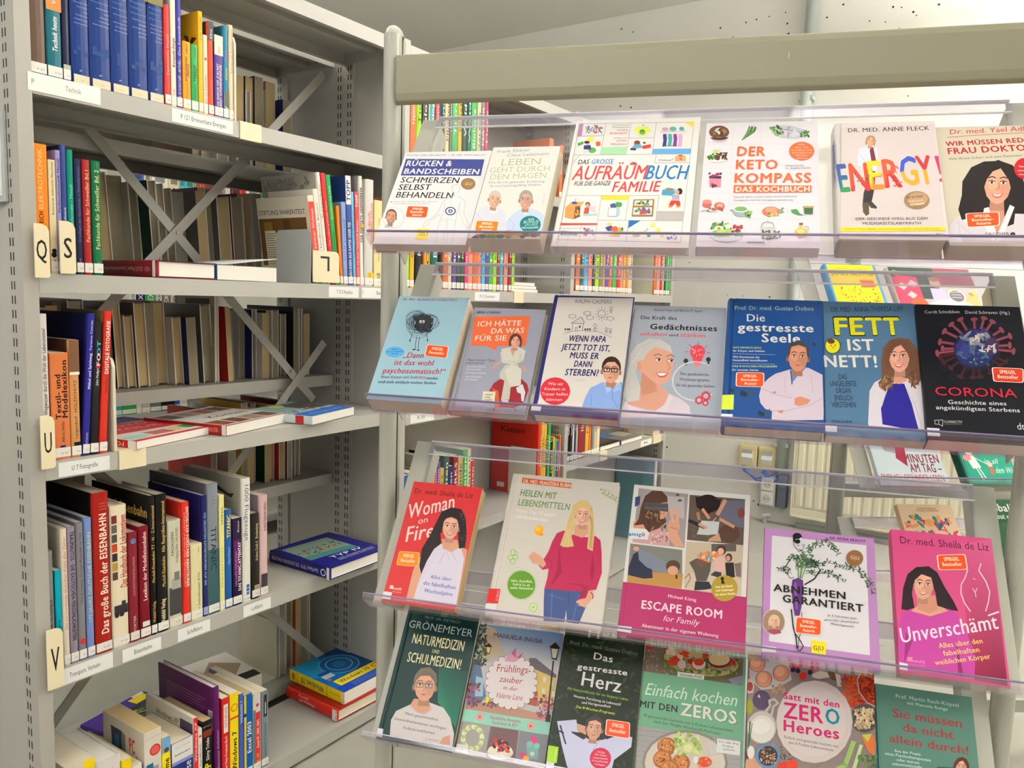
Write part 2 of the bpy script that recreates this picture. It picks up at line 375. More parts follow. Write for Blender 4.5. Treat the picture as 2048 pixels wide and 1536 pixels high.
# ================================================================ shelf run
PY = [(.651, .676), (1.592, 1.617), (2.492, 2.517), (3.405, 3.43)]
TOPZ = CZ+.652
def steel_board(name, parent, y0, y1, xf, xb, z, lip=.033):
    mb = MB(); z = CZ+z
    mb.box((xb, y0, z-.0015), (xf, y1, z)); mb.box((xf-.0015, y0, z-lip), (xf, y1, z-.0015)); mb.box((xf-.014, y0, z-lip), (xf-.0015, y1, z-lip+.0015))
    mb.box((xb, y0, z-lip), (xb+.0015, y1, z-.0015)); mb.box((xb+.0015, y0, z-lip), (xb+.014, y1, z-lip+.0015))
    mb.box((xb, y0, z-lip*.8), (xf-.002, y0+.0015, z-.0015)); mb.box((xb, y1-.0015, z-lip*.8), (xf-.002, y1, z-.0015))
    mb.box(((xf+xb)/2-.012, y0, z-.012), ((xf+xb)/2+.012, y1, z-.0015))
    for yy in (y0+.06, y1-.06): mb.box((xf-.011, yy-.006, z-lip-.0004), (xf-.006, yy+.006, z-lip), mi=1)
    return mb.build(name, [M_STEEL, M_DARK], parent)
def upright(parent, i, full=True):
    a, b = PY[i]
    zz = 0
    def slots(xs, face, part):
        mb = MB(); y = a if face < 0 else b
        for x in xs:
            z = .05
            while z < TOPZ-.05:
                mb.box((x-.0017, y+face*.0003-.0001, z), (x+.0017, y+face*.0003+.0001, z+.014)); z += .0245
        o = mb.build('slot_column', M_DARK, part); o['kind'] = 'stuff'
    for nm, x0, x1 in (('front_post', FX-.05, FX), ('middle_post', -1.692, -1.622), ('rear_post', -1.94, -1.89)):
        mb = MB(); mb.box((x0, a, 0), (x1, b, TOPZ+.004)); p = mb.build(nm, M_STEELD, parent)
        xs = (x0+.010, x0+.020) if nm != 'middle_post' else (x0+.011, x0+.021, x1-.021, x1-.011)
        if nm == 'front_post': xs = (x1-.030, x1-.040)
        slots(xs, -1, p)
    mb = MB(); mb.box((-1.622, a+.006, .02), (FX-.05, b-.006, TOPZ)); mb.box((-1.89, a+.006, .02), (-1.692, b-.006, TOPZ)); mb.build('side_panel', M_STEEL, parent)
def strip(mb, p, q, w, x, th=.0025):
    d = Vector((0, q[0]-p[0], q[1]-p[1])).normalized(); n = Vector((0, -d.z, d.y))*w/2
    A = Vector((x, p[0], CZ+p[1])); B = Vector((x, q[0], CZ+q[1])); X = Vector((th, 0, 0))
    P = [A+n, B+n, B-n, A-n]; mb.tris([tuple(v) for v in P]+[tuple(v+X) for v in P], [(0, 1, 2, 3), (7, 6, 5, 4), (0, 4, 5, 1), (1, 5, 6, 2), (2, 6, 7, 3), (3, 7, 4, 0)])
LV = [.645, .348, .017, -.314, -.702, -1.122]
bay = thing('bookshelf', 'grey steel library bookshelf filling the left side, open to both sides', 'bookshelf', 'steel bookshelves', None)
upright(bay, 0); upright(bay, 1)
for z in LV: steel_board('shelf_board', bay, .6765, 1.5915, FX, -1.655, z)
for z in (.645, .310, .030, -.237, -.525, -1.10): steel_board('rear_shelf_board', bay, .6765, 1.5915, -1.695, -1.94, z, .03)
for p, q, x in (((.70, .52), (1.50, -.30), -1.676), ((1.53, .58), (.86, -.11), -1.672), ((1.535, -.14), (.70, -1.01), -1.672), ((.82, -.33), (1.54, -1.065), -1.676)):
    mb = MB(); strip(mb, p, q, .022, x); mb.build('brace', M_BRACE, bay)
for y, z in ((1.089, .124), (1.335, -.34), (1.42, -.215)):
    mb = MB(); mb.rod((-1.671, y, CZ+z), (-1.667, y, CZ+z), .004, n=12); mb.build('rivet', M_STEELD, bay)
bay2 = thing('bookshelf', 'grey steel bookshelf seen behind the display stand, second bay of the run', 'bookshelf', 'steel bookshelves')
upright(bay2, 2)
for z in (.645, .348, .017, -.326, -.702, -1.122): steel_board('shelf_board', bay2, 1.6175, 2.4915, FX, -1.655, z)
mb = MB(); mb.box((-1.662, 1.6175, .02), (-1.658, 2.4915, TOPZ)); mb.build('back_panel', M_STEEL, bay2)  # unseen sheet added behind the books to keep the bay dark
bay3 = thing('bookshelf', 'grey steel bookshelf nearest the back wall, last bay of the run', 'bookshelf', 'steel bookshelves')
upright(bay3, 3)
for z in (.645, .348, .030, -.30, -.606, -1.122): steel_board('shelf_board', bay3, 2.5175, 3.4045, FX, -1.655, z)
mb = MB(); mb.box((-1.662, 2.5175, .02), (-1.658, 3.4045, TOPZ)); mb.build('back_panel', M_STEEL, bay3)  # same added sheet, darkens the last bay
# sign holder on the outer side of the first upright
t = thing('sign_holder', 'white card in a grey frame on the end of the left bookshelf', 'sign', mw=Matrix.Translation((0, .651, CZ)))
mb = MB(); mb.box((-1.62, -.006, .135), (-1.478, -.0005, .285)); mb.build('frame', M_BEND, t, .001)
mb = MB(); mb.box((-1.615, -.0075, .145), (-1.488, -.006, .28)); mb.build('card', M_WHITE, t)
# shelf labels and cream clips
def lip_label(x0, x1, yt, zsh, txt, label, fr=(.2, .8), h=.026, col=(236, 234, 232), tc=(50, 50, 55), big=.0088):
    y0 = onX(x0, yt, FX)[1]; y1 = onX(x1, yt, FX)[1]; mw = frame((FX+.0003, y0, CZ+zsh-.030), (0, 1, 0), (0, 0, 1), (1, 0, 0))
    r = thing('shelf_label', label, 'label', 'paper labels on the shelf fronts', mw)
    mb = MB(); mb.box((0, 0, 0), (y1-y0, h, .0008)); mb.build('paper_strip', M_WHITE, r)
    ik = Ink(.0008); w = y1-y0
    for (s, a, b) in txt: ik.T(s, w*a, h*.36, w*b, h*.36, big, tc)
    ik.mb.build('lettering', M_MATTE, r)
lip_label(55, 200, 170, .349, [('P', .05, .085), ('Technik', .5, .72)], 'white shelf label reading P Technik at the top left', h=.030, tc=(120, 120, 120))
lip_label(343, 465, 235, .348, [('P 121 Erneuerbare Energien', .14, .88)], 'white label reading P 121 Erneuerbare Energien')
lip_label(657, 717, 580, .017, [('T 312 Hausbau', .25, .78)], 'white label reading T 312 Hausbau, third shelf')
lip_label(723, 772, 580, .017, [('T', .02, .08), ('Bauen', .6, .95)], 'white label reading T Bauen beside the stand post')
lip_label(116, 219, 930, -.314, [('U 7 Fotografie', .25, .76)], 'white label reading U 7 Fotografie, fourth shelf')
lip_label(94, 226, 1345, -.702, [('Transport. Verkehr', .32, .8)], 'white label reading Transport. Verkehr', h=.030, tc=(30, 30, 30))
lip_label(244, 322, 1300, -.702, [('Eisenbahn', .3, .75)], 'white label reading Eisenbahn')
lip_label(355, 420, 1270, -.702, [('Schiffahrt', .28, .75)], 'white label reading Schiffahrt')
lip_label(486, 541, 1215, -.702, [('Luftfahrt', .3, .7)], 'white label reading Luftfahrt')
lip_label(949, 999, 585, .017, [('R 3 Zootiere', .2, .8)], 'small white label on the second bay behind the stand')
lip_label(820, 868, 825, -.326, [('R 30', .3, .6)], 'small white label on the lower board of the second bay')
lip_label(1281, 1302, 890, -.606, [('R', .3, .7)], 'small white label on the last bay near the wall')
def clip(x0, x1, y, zsh, label):
    y0 = onX(x0, y, FX)[1]; y1 = onX(x1, y, FX)[1]; r = thing('shelf_clip', label, 'clip', 'cream plastic clips on the shelf edges')
    r.matrix_world = Matrix.Translation((0, 0, CZ+zsh))
    mb = MB(); mb.prism([(FX-.05, .0005), (FX-.05, .002), (FX+.0022, .002), (FX+.0022, -.0345), (FX-.006, -.0345), (FX-.006, -.0335), (FX+.0007, -.0335), (FX+.0007, .0005)], y0, y1, 'y'); mb.build('clip_body', M_CARD, r)
clip(479, 522, 260, .348, 'cream plastic clip on the edge of the second shelf from the top')
clip(237, 291, 905, -.314, 'cream plastic clip on the fourth shelf beside the photography label')
clip(1027, 1046, 600, .017, 'cream plastic clip on the second bay behind the stand')
clip(1199, 1213, 915, -.606, 'cream plastic clip on the last bay, left one')
clip(1306, 1321, 880, -.606, 'cream plastic clip on the last bay, right one')
def letter_card(ch, px, py, qx, qy, x, label, th=.002, glyph=None, rot=0):
    """cream divider card with a letter; (px,py) upper left, (qx,qy) lower right seen on plane X=x"""
    a = onX(px, py, x); b = onX(qx, qy, x); w = b[1]-a[1]; h = a[2]-b[2]
    r = thing('letter_divider', label, 'divider', 'cream letter dividers', frame((x, a[1], b[2]), (0, 1, 0), (0, 0, 1), (1, 0, 0)))
    mb = MB(); q = .012; mb.prism([(0, 0), (w-q*.3, 0), (w, q*.3), (w, h-q), (w-q*.3, h-q*.3), (w-q, h), (0, h)], 0, th, 'z'); mb.build('card', M_CARD, r)
    ik = Ink(th)
    if glyph: glyph(ik, w, h)
    else: ik.T(ch, w*.24, h*.3, w*.76, h*.3, h*.38, (15, 14, 14), 1)
    ik.mb.build('letter', M_MATTE, r)
letter_card('Q', 66, 446, 100, 556, FX+.010, 'cream divider card with the letter Q at the left upright', glyph=lambda k, w, h: k.T('Q', w*.12, h*.34, w*.82, h*.34, h*.36, (15, 14, 14), 1))
letter_card('S', 117, 441, 152, 548, FX+.004, 'cream divider card with the letter S beside the Q card')
letter_card('U', 79, 832, 111, 935, FX+.010, 'cream divider card with the letter U at the left upright')
letter_card('V', 91, 1262, 128, 1370, FX+.010, 'cream divider card with the letter V at the left upright')
# ================================================================ books on the left shelves
WH = (228, 224, 218); BK = (22, 21, 22); CR = (214, 202, 172)
G0 = 'books on the top left shelf'; XS = FX-.008
def sb(x0, x1, yt, yb, zs, cov, lab, items=(), **k): return spine_book(x0, x1, yt, yb, zs, XS, k.pop('hard', True), cov, k.pop('spine', cov), lab, items, **k)
z = .348
sb(56, 95, 0, 148, z, (92, 70, 56), 'thick brown leather-look book at the left end of the top shelf', [('t', 'Lexikon der', .62, .95, .2, (130, 112, 96))], h=.245, group=G0)
sb(96.5, 127, 0, 156, z, (18, 96, 108), 'teal and orange book with white title, beside the thick brown book', [('r', 0, .45, 1, 1, (228, 128, 68)), ('t', 'WIE', .49, .60, .3, (240, 200, 170), 1), ('t', 'Technik heute', .18, .41, .32, WH, 2, .52, False, .2)], h=.25, group=G0)
sb(128, 143, 0, 160, z, (26, 32, 62), 'narrow navy book with yellow title on the top shelf', [('t', 'Wissen', .60, .80, .4, (236, 232, 120)), ('r', 0, .03, 1, .12, (170, 170, 150))], h=.24, group=G0)
BX = [(145.5, 182), (182.5, 224), (224.5, 260), (260.5, 298), (298.5, 329)]
nm5 = ['first', 'second', 'third', 'fourth', 'fifth']
for i, (a, b) in enumerate(BX):
    L5 = [['Geschichte', 'Landbau', 'und', 'Handwerk', 'Hägermann', 'Schneider'], ['Metalle', 'und', 'Macht', 'Ludwig', 'Schmidtchen'], ['Mechanisierung', 'und', 'Maschinisierung', 'Paulinyi', 'Troitzsch'], ['Netzwerke', 'Stahl', 'und Strom', 'König', 'Weber'], ['Energiewirtschaft', 'Automatisierung', 'Information', 'Braun', 'Kaiser']][i]
    it = [('h', 'Propyläen', .08, .665, .9, .0075, (120, 165, 215)), ('h', 'Technik', .08, .628, .72, .0075, (120, 165, 215)), ('h', 'Geschichte', .08, .590, .95, .0075, (120, 165, 215))]
    for j, s in enumerate(L5): it.append(('h', s, .95-min(.8, .085*len(s)), .55-.028*j, .95, .0048, (205, 215, 230), 1))
    it += [('h', 'P', .42, .09, .55, .011, (190, 210, 230), -1), ('r', .08, .008, .95, .068, (212, 202, 172)), ('h', 'P 500', .4, .03, .65, .004, (70, 60, 60))]
    if i > 2: it.append(('r', 0, .70, 1, 1, (120, 110, 60)))
    for j in range(4): it.append(('r', .1+.2*j, .20+.03*((i+j) % 3), .32+.2*j, .23+.03*((i*2+j) % 3), (12, 58, 118)))
    sb(a, b, 0, 170, z, (5, 44, 112), '%s from the left of five thick blue history volumes' % nm5[i], it, h=.252 if i < 3 else .256, sticker=0, group='blue volumes on the top left shelf')
sb(331, 343, 11, 195, z, (214, 62, 58), 'narrow red book right of the blue volumes', [('t', 'Technische Physik', .3, .72, .3, (240, 190, 180))], group=G0)
sb(343.5, 354, -8, 198, z, (222, 212, 192), 'narrow cream book with black italic title on the top shelf', [('t', 'Brennpunkt Energie', .36, .62, .5, BK, 2, .5, False, .2), ('t', 'VGB', .1, .16, .4, (180, 120, 90))], group=G0, hard=False)
sb(354.5, 366, -15, 200, z, (58, 56, 140), 'narrow violet-blue book right of the cream energy book', [('t', 'ALTE FORSCHER - AKTUELL', .08, .42, .45, (200, 196, 226), 0, .5, False, .2), ('t', 'Das Sonnenbuch', .46, .78, .4, (200, 196, 226))], group=G0)
YL = (232, 170, 20)
sb(398.5, 407.5, 24, 214, z, YL, 'tall yellow book with a dark drawing on its side', [('t', 'Solar Energie', .72, .95, .4, (80, 60, 20))], group=G0, side=YL, hard=False, back_items=lambda k, w, h: k.P([(w-.05, h*.8), (w-.035, h*.78), (w-.03, h*.7), (w-.022, h*.76), (w-.005, h*.74), (w-.03, h*.66)], (70, 50, 10)))
sb(367, 383, 84, 206, z, (240, 148, 24), 'orange pocket book with black title, top shelf', [('t', 'ERNEUERBARE', .42, .78, .24, BK, 2, .42), ('t', 'ENERGIE', .5, .68, .24, BK, 2, .68), ('t', 'Becks Taschenbuch', .06, .4, .26, BK), ('t', 'HUMBOLDT', .82, .97, .24, BK, 1)], group=G0, hard=False)
sb(384, 397.5, 90, 210, z, (40, 150, 72), 'green pocket book beside the orange pocket book', [('t', 'ENERGIE', .46, .7, .24, BK, 2, .42), ('t', 'UMWELT', .5, .68, .24, BK, 2, .68), ('t', 'Becks Taschenbuch', .06, .42, .26, BK), ('t', 'rororo', .8, .95, .28, BK, 1)], group=G0, hard=False)
sb(408, 417, 71, 218, z, (214, 202, 172), 'narrow cream book with blue lettering near the right of the row', [('t', 'Praxis mit Solarzellen', .1, .5, .4, (60, 80, 140)), ('e', .5, .7, .3, (190, 60, 50))], group=G0, hard=False)
sb(418, 429, 44, 222, z, (236, 86, 52), 'orange-red and black book near the right end of the top row', [('r', 0, .8, 1, 1, (60, 58, 60)), ('t', 'Klima', .82, .92, .4, WH), ('t', 'Biogas Strom aus Gülle', .4, .74, .36, (120, 40, 20))], group=G0, side=(46, 44, 46))
sb(430, 447.5, 72, 226, z, (74, 44, 128), 'violet book with white capitals, half cream at the top', [('r', 0, .76, 1, 1, (222, 214, 196)), ('t', 'rororo', .78, .86, .3, (220, 60, 50), 1), ('t', 'DIE ENERGIE DER ZUKUNFT', .14, .66, .24, WH, 1, .36), ('t', 'HEISST SONNENENERGIE', .12, .65, .24, WH, 1, .68)], group=G0, hard=False)
sb(448, 458.5, 53, 231, z, (40, 118, 150), 'turquoise and blue patterned book near the divider', [('r', 0, .1, 1, .3, (80, 90, 80)), ('t', 'Wasser', .62, .75, .5, (170, 80, 140)), ('t', 'Wetter', .42, .56, .5, (180, 190, 60)), ('t', 'SV', .08, .14, .6, WH, 1)], group=G0, side=(16, 84, 96))
sb(459, 468.5, 51, 234, z, (220, 200, 168), 'beige book at the right end of the top row', [('t', 'Lernen aus Katastrophen', .5, .95, .36, (120, 100, 80)), ('e', .5, .07, .25, (110, 100, 80))], group=G0)
# beige end support on the top shelf
def bookend(px0, px1, yt, yb, zs, label, depth=.12, m=M_BENDC, x=FX-.006, h=None):
    y0 = onX(px0, yb, x)[1]; y1 = onX(px1, yb, x)[1]; r = thing('bookend', label, 'bookend', 'metal bookends', Matrix.Translation((0, 0, CZ+zs)))
    h = h or onX((px0+px1)/2, yt, x)[2]-CZ-zs; q = .02
    mb = MB(); mb.prism([(x-depth, .0005), (x, .0005), (x, h-q), (x-q*.3, h-q*.3), (x-q, h), (x-depth+q, h), (x-depth, h-q)], y0, y1, 'y'); mb.build('upright_plate', m, r)
    mb = MB(); mb.box((x-depth, y1, .0005), (x-.01, y1+.05, .0018)); mb.build('foot_plate', m, r)
bookend(469.5, 473, 68, 236, z, 'cream bookend closing the row on the top left shelf')
# ---- third shelf (Q, S, T)
z = .017; G1 = 'books on the third left shelf'
sb(69, 102, 289, 550, z, (232, 128, 28), 'thick orange electrical engineering book behind the Q card', [('t', 'ELEKTROTECHNIK', .5, .96, .27, (240, 200, 140), 0, .55), ('t', 'FRIEDRICH', .28, .48, .27, (50, 26, 10), 2, .55)], group=G1, hard=False)
sb(103.5, 118, 321, 551, z, (220, 204, 160), 'cream book on electric machines with black marks near its foot', [('t', 'Rotierende elektrische Maschinen', .52, .98, .3, BK, 1), ('e', .5, .2, .35, BK), ('e', .45, .165, .4, BK), ('t', 'V', .1, .13, .4, BK)], group=G1, hard=False)
sb(118.5, 128, 302, 551, z, (140, 132, 178), 'lavender book titled in dark blue behind the S card', [('t', 'Fachmathematik Metall', .5, .93, .5, (30, 26, 60), 1)], group=G1, side=(50, 20, 34), hard=False)
sb(128.5, 140, 292, 551, z, (52, 66, 130), 'tall navy-blue book rising behind the S card', [('t', 'Tabellenbuch für Metallbauberufe', .25, .52, .36, WH)], group=G1, side=(20, 26, 54))
sb(140.5, 154, 301, 551, z, (0, 124, 104), 'blue-green book right of the S card', [('t', 'Kupferrohr - Metall', .36, .72, .4, (110, 200, 170))], group=G1, side=(0, 96, 80))
sb(155, 169.5, 319, 551, z, (30, 34, 66), 'dark navy hardback with faded title on the third shelf', [('t', 'Grundlagen der Gasschmelz- u. Schweißarbeiten', .28, .93, .3, (96, 104, 150)), ('t', 'S 44', .06, .14, .3, (120, 120, 150))], group=G1)
sb(170.5, 187.5, 321, 551, z, (150, 34, 38), 'red welding handbook with gold title', [('t', 'Fachkunde für Schweißer Bd.1', .29, .91, .42, (226, 178, 128)), ('t', 'S', .07, .11, .4, (226, 178, 128))], group=G1)
sb(188.5, 208, 323, 551, z, (8, 96, 58), 'green welding handbook with gold title', [('t', 'Fachkunde für Schweißer Bd. 2', .23, .92, .42, (216, 204, 140)), ('h', 'S', .4, .10, .62, .012, (216, 204, 140)), ('h', '944', .1, .07, .85, .011, (216, 204, 140))], group=G1)
def box_book(label, o, ex, ey, w, h, t, cov, items=None, spine=None, hard=True, pages=M_PAGEW, sp_items=None, group=None, back=None):
    """lying book: o = spine corner at its tail, ex across (spine to fore edge), ey along the spine"""
    ex = Vector(ex).normalized(); ey = Vector(ey); ey = (ey-ex*ey.dot(ex)).normalized(); ez = ex.cross(ey)
    up = 1
    if ez.z < 0: up = -1
    mw = frame(o, ex, ey, ez)
    if up < 0: mw = mw @ Matrix.Translation((0, 0, -t))
    r = thing('book', label, 'book', group, mw); book_body(r, w, h, t, hard, cov, spine, back or cov, pages)
    if items or sp_items:
        ik = Ink(t if up > 0 else 0, flip=up)
        if items: items(ik, w, h)
        ik.mb.build('cover_print', M_COVER, r)
    if sp_items:
        ik = Ink(0, flip=-1); ik.put = lambda a, b, zz: (zz, b, a); sp_items(ik, t, h); ik.mb.build('spine_print', M_COVER, r)
    return r
def flat_book(label, near, a_end, b_end, zt, t, cov, rot=0, **k):
    """book lying flat; near corner, end of the spine edge and end of the tail edge seen in the photograph, top at zt"""
    N = onZ(*near, CZ+zt); A = onZ(*a_end, CZ+zt); B = onZ(*b_end, CZ+zt)
    ex = Vector(B-N); ey = Vector(A-N); w = ex.length; h = ey.length
    return box_book(label, (N[0], N[1], CZ+zt-t), ex, ey, w, h, t, cov, **k)
ya = onX(312, 540, FX-.004)[1]; yb = onX(433, 540, FX-.004)[1]; yc = onX(553, 540, FX-.02)[1]
# lying with the spine to the left (-Y)
box_book('dark red book lying flat on the third shelf, spine to the left', (FX-.004, ya, CZ+z+.001), (0, 1, 0), (-1, 0, 0), yb-ya, .205, .033, (70, 16, 26), spine=(128, 18, 34), group=G1, back=(96, 14, 28),
 sp_items=lambda k, t, h: (k.R(t*.02, h*.01, t*.98, h*.06, (214, 212, 208)), k.T('VDI  GUG Peter Lösemittelhandbuch', t*.6, h*.1, t*.6, h*.95, t*.25, (214, 160, 160))))
box_book('white paperback with blue spine lying flat beside the dark red book', (FX-.012, yb+.006, CZ+z+.036*0+.001), (0, 1, .0), (-1, 0, 0), yc-yb-.012, .20, .0315, (222, 220, 214), spine=(20, 66, 110), group=G1, hard=False)
sheet = MB(); sheet.tris([(FX-.012, yb+.03, CZ+z+.034), (FX-.012, yc-.005, CZ+z+.052), (FX-.2, yc-.005, CZ+z+.05), (FX-.2, yb+.03, CZ+z+.034), (FX-.012, yb+.03, CZ+z+.0348), (FX-.012, yc-.005, CZ+z+.0528), (FX-.2, yc-.005, CZ+z+.0508), (FX-.2, yb+.03, CZ+z+.0348)], [(0, 1, 2, 3), (4, 7, 6, 5), (0, 4, 5, 1), (1, 5, 6, 2), (2, 6, 7, 3), (3, 7, 4, 0)])
tag(sheet.build('paper_sheet', M_WHITE), 'thin white sheet curling up on the flat paperback', 'paper')
def plate(px0, px1, yt, yb, zs, label, m, xf, xb, name='bookend'):
    y = onX(px1, yb, xf)[1]; h = onX(px1, yt, xf)[2]-CZ-zs; q = .008
    r = thing(name, label, 'bookend', 'metal bookends', Matrix.Translation((0, 0, CZ+zs)))
    mb = MB(); mb.prism([(xb, .0005), (xf, .0005), (xf, h-q), (xf-q, h), (xb+q, h), (xb, h-q)], y-.0015, y, 'y'); mb.build('upright_plate', m, r)
    mb = MB(); mb.box((xb, y, .0005), (xf, y+.06, .0018)); mb.build('foot_plate', m, r)
plate(556, 622, 458, 566, z, 'grey steel bookend plate left of the home improvement books', M_BEND, FX-.004, FX-.125)
plate(502, 556, 490, 530, z, 'low cream card standing deep in the third shelf', M_BENDC, FX-.14, FX-.20)
def gT(k, w, h): k.R(w*.28, h*.76, w*.62, h*.83, BK); k.R(w*.54, h*.36, w*.62, h*.83, BK)
letter_card('T', 625, 500, 677, 566, FX-.002, 'cream divider card with a lying T beside the grey bookend', glyph=gT)
ln = -math.radians(8)
def warentest(k, w, h):
    k.R(w*0+.002, .002, w-.012, h*.76, (108, 76, 40)); k.R(.02, .002, .05, h*.72, (140, 106, 50)); k.R(.09, h*.1, .115, h*.74, (88, 56, 30)); k.R(.002, .002, w-.012, .03, (92, 60, 34))
    k.E(.105, h*.3, .035, .012, (190, 160, 120), rot=10); k.P([(.02, h*.2), (.065, h*.2), (.06, h*.62), (.02, h*.62)], (216, 206, 180))
    for i in range(14): k.R(.023, h*(.23+.027*i), .060-.004*(i % 3), h*(.236+.027*i), (50, 44, 40))
    k.T('STIFTUNG WARENTEST', .006, h*.80, w-.014, h*.80, .011, (60, 52, 40), 0)
spine_book(631, 644, 0, 560, z, XS, False, (210, 200, 180), (222, 210, 190), 'leaning consumer handbook with brown photo cover and red-topped spine', [('r', 0, .3, 1, .93, (222, 60, 44)), ('t', 'Schöner Wohnen', .4, .85, .4, WH)], h=.205, w=.185, lean=ln, group=G1, back_items=warentest, Y=(onX(633, 560, XS)[1], onX(644, 560, XS)[1]))
sb(645, 654.5, 0, 562, z, (224, 218, 204), 'leaning white handbook with grey title', [('t', 'Handbuch Bauen', .35, .85, .36, (70, 66, 60))], h=.222, lean=ln, hard=False, group=G1)
def backgrey(k, w, h):
    k.R(.004, h*.86, w*.6, h*.97, (150, 146, 136)); k.scat(.01, h*.87, w-.02, h*.97, 40, .006, [(128, 122, 112), (176, 172, 160)], .5, 3)
    for i in range(3): k.R(.02+.06*(i % 2), h*(.80-.02*i), .07+.05*(i % 2), h*(.803-.02*i), (90, 86, 80))
sb(655, 662.5, 0, 564, z, (170, 166, 154), 'tall leaning grey-covered book with white spine', [('t', 'Ratgeber', .6, .9, .4, (150, 120, 100))], h=.262, lean=ln, w=.20, spine=(228, 222, 208), group=G1, back_items=backgrey)
sb(663, 672, 0, 565, z, (190, 34, 40), 'tall leaning red book next to the tall green one', [('t', 'Das selbst gebaute Haus', .35, .75, .36, (230, 170, 150))], h=.262, lean=ln, hard=False, group=G1)
sb(672.5, 681.5, 0, 566, z, (24, 134, 62), 'tall leaning green book on the third shelf', [('t', 'Gestalten mit Holz', .6, .9, .36, (160, 210, 150)), ('t', 'Deutsche Heimwerker', .2, .5, .3, BK)], h=.26, lean=ln, hard=False, group=G1)
sb(682, 687.5, 0, 567, z, (236, 124, 34), 'thin leaning orange book', [('t', 'Werken mit Ton', .2, .6, .4, (120, 60, 10))], h=.19, lean=-math.radians(5), hard=False, group=G1)
sb(688, 696.5, 405, 568, z, (128, 146, 190), 'pale blue narrow book right of the orange one', [('t', 'Do it yourself', .3, .8, .4, (60, 80, 140))], lean=-math.radians(3), hard=False, group=G1)
sb(697, 707.5, 353, 569, z, (42, 62, 128), 'dark blue craft book with white title, white top', [('r', 0, .74, 1, 1, (222, 218, 212)), ('t', 'TOPP', .77, .96, .7, (40, 44, 100), 2), ('t', 'NÄH-IDEEN AUS KAFFEE ODER TEE', .07, .58, .5, WH, 1)], lean=-math.radians(3), hard=False, group=G1, side=(120, 116, 112))
sb(708, 713, 385, 570, z, (96, 176, 214), 'thin light blue craft book', [('t', 'Filzen und Stricken', .3, .8, .5, (30, 90, 140))], lean=-math.radians(3), hard=False, group=G1)
sb(713.5, 721, 385, 570, z, (206, 62, 66), 'narrow pink-red craft book with white lettering', [('t', 'TOPP', .84, .97, .6, WH, 2), ('t', 'HOW TO PLAY MASSAGE BINGO', .1, .7, .4, WH)], lean=-math.radians(2.5), hard=False, group=G1)
sb(721.5, 728.5, 353, 571, z, (228, 224, 214), 'white home improvement book with heavy black title', [('t', 'DER PERFEKTE HEIMWERKER', .4, .9, .62, BK, 2), ('e', .7, .55, .5, (220, 140, 40))], lean=-math.radians(2), group=G1, side=(160, 154, 146))
sb(730, 747, 359, 571, z, (206, 202, 196), 'grey-white household dictionary with red title', [('t', 'Das aktuelle', .48, .7, .3, (214, 50, 44), 1, .4), ('t', 'HEIMWERKER LEXIKON', .4, .78, .26, (200, 90, 60), 1, .72), ('r', .3, .08, 1, .13, (230, 190, 30)), ('t', 'ecbi', .085, .125, .3, (210, 60, 30), 2)], group=G1)
sb(748, 765, 401, 571, z, (226, 204, 150), 'cream book with faded title beside the stand post', [('t', 'Handbuch der Keramik', .3, .8, .26, (140, 120, 60)), ('t', 'BiB', .08, .16, .4, BK, 1)], group=G1, hard=False)
sb(766, 783, 397, 572, z, (170, 60, 50), 'red-brown book half hidden by the stand post, third shelf', [], group=G1)
# ---- fourth shelf (U)
z = -.314; G2 = 'books on the fourth left shelf'
sb(81, 105, 628, 920, z, (222, 216, 212), 'tall white book with serif title behind the U card', [('t', 'Ein Wegweiser durch die Welt der Lebensmittel', .27, .9, .34, BK, 0, .6)], group=G2)
sb(106.5, 143, 706, 918, z, (200, 112, 62), 'thick orange-brown textile dictionary with heavy black title', [('t', 'Textil- und', .38, .8, .3, BK, 2, .38), ('t', 'Modelexikon', .39, .93, .3, BK, 2, .74), ('t', 'Alfons Hofer', .16, .36, .17, BK, 0, .6), ('r', .42, .08, .72, .13, (24, 30, 90)), ('h', 'dtv', .46, .095, .68, .006, WH, 1)], group=G2, hard=False, side=(150, 80, 40))
def torn(k, w, h): pass
sb(144.5, 164.5, 680, 915, z, (196, 138, 82), 'worn tan book with torn dust jacket', [('r', 0, .72, 1, 1, (112, 78, 56)), ('r', 0, .705, 1, .73, (232, 222, 204)), ('t', 'Langendorf · HOLZSCHUTZ', .16, .66, .3, BK, 0), ('r', .25, .055, .95, .13, BK)], group=G2, side=(66, 36, 24))
sb(165.5, 180, 627, 912, z, (36, 34, 124), 'tall royal blue book on furniture and toys', [('t', 'Möbel und Spielzeug', .47, .72, .36, (214, 212, 232), 2), ('t', 'Terence Conran', .74, .95, .30, (214, 212, 232), 1), ('t', 'HERMANN', .06, .16, .3, (190, 190, 220))], group=G2, lean=math.radians(4), side=(14, 18, 64), w=.19)
sb(181, 198, 644, 911, z, (26, 26, 28), 'black photography book with coloured FOTO letters', [('t', 'OT', .74, .86, .42, (60, 160, 190), 2, .6), ('t', 'FO', .67, .765, .42, (230, 200, 190), 2, .6), ('t', 'John Hedgecoe', .52, .68, .3, WH, 1, .5), ('r', .3, .655, .8, .67, (190, 30, 60))], group=G2, lean=math.radians(3.5))
sb(199, 215, 622, 908, z, (196, 46, 32), 'tall bright red photography book with white title', [('t', 'DIGITALE FOTOGRAFIE', .56, .93, .46, (240, 226, 214), 2), ('t', 'Gerhard Theato', .42, .54, .34, (90, 14, 10)), ('t', 'HANSER', .06, .1, .2, (110, 20, 10))], group=G2, lean=math.radians(3.8), side=(120, 106, 70))
bookend(229, 234.5, 713, 905, z, 'cream bookend beside the bright red photography book')
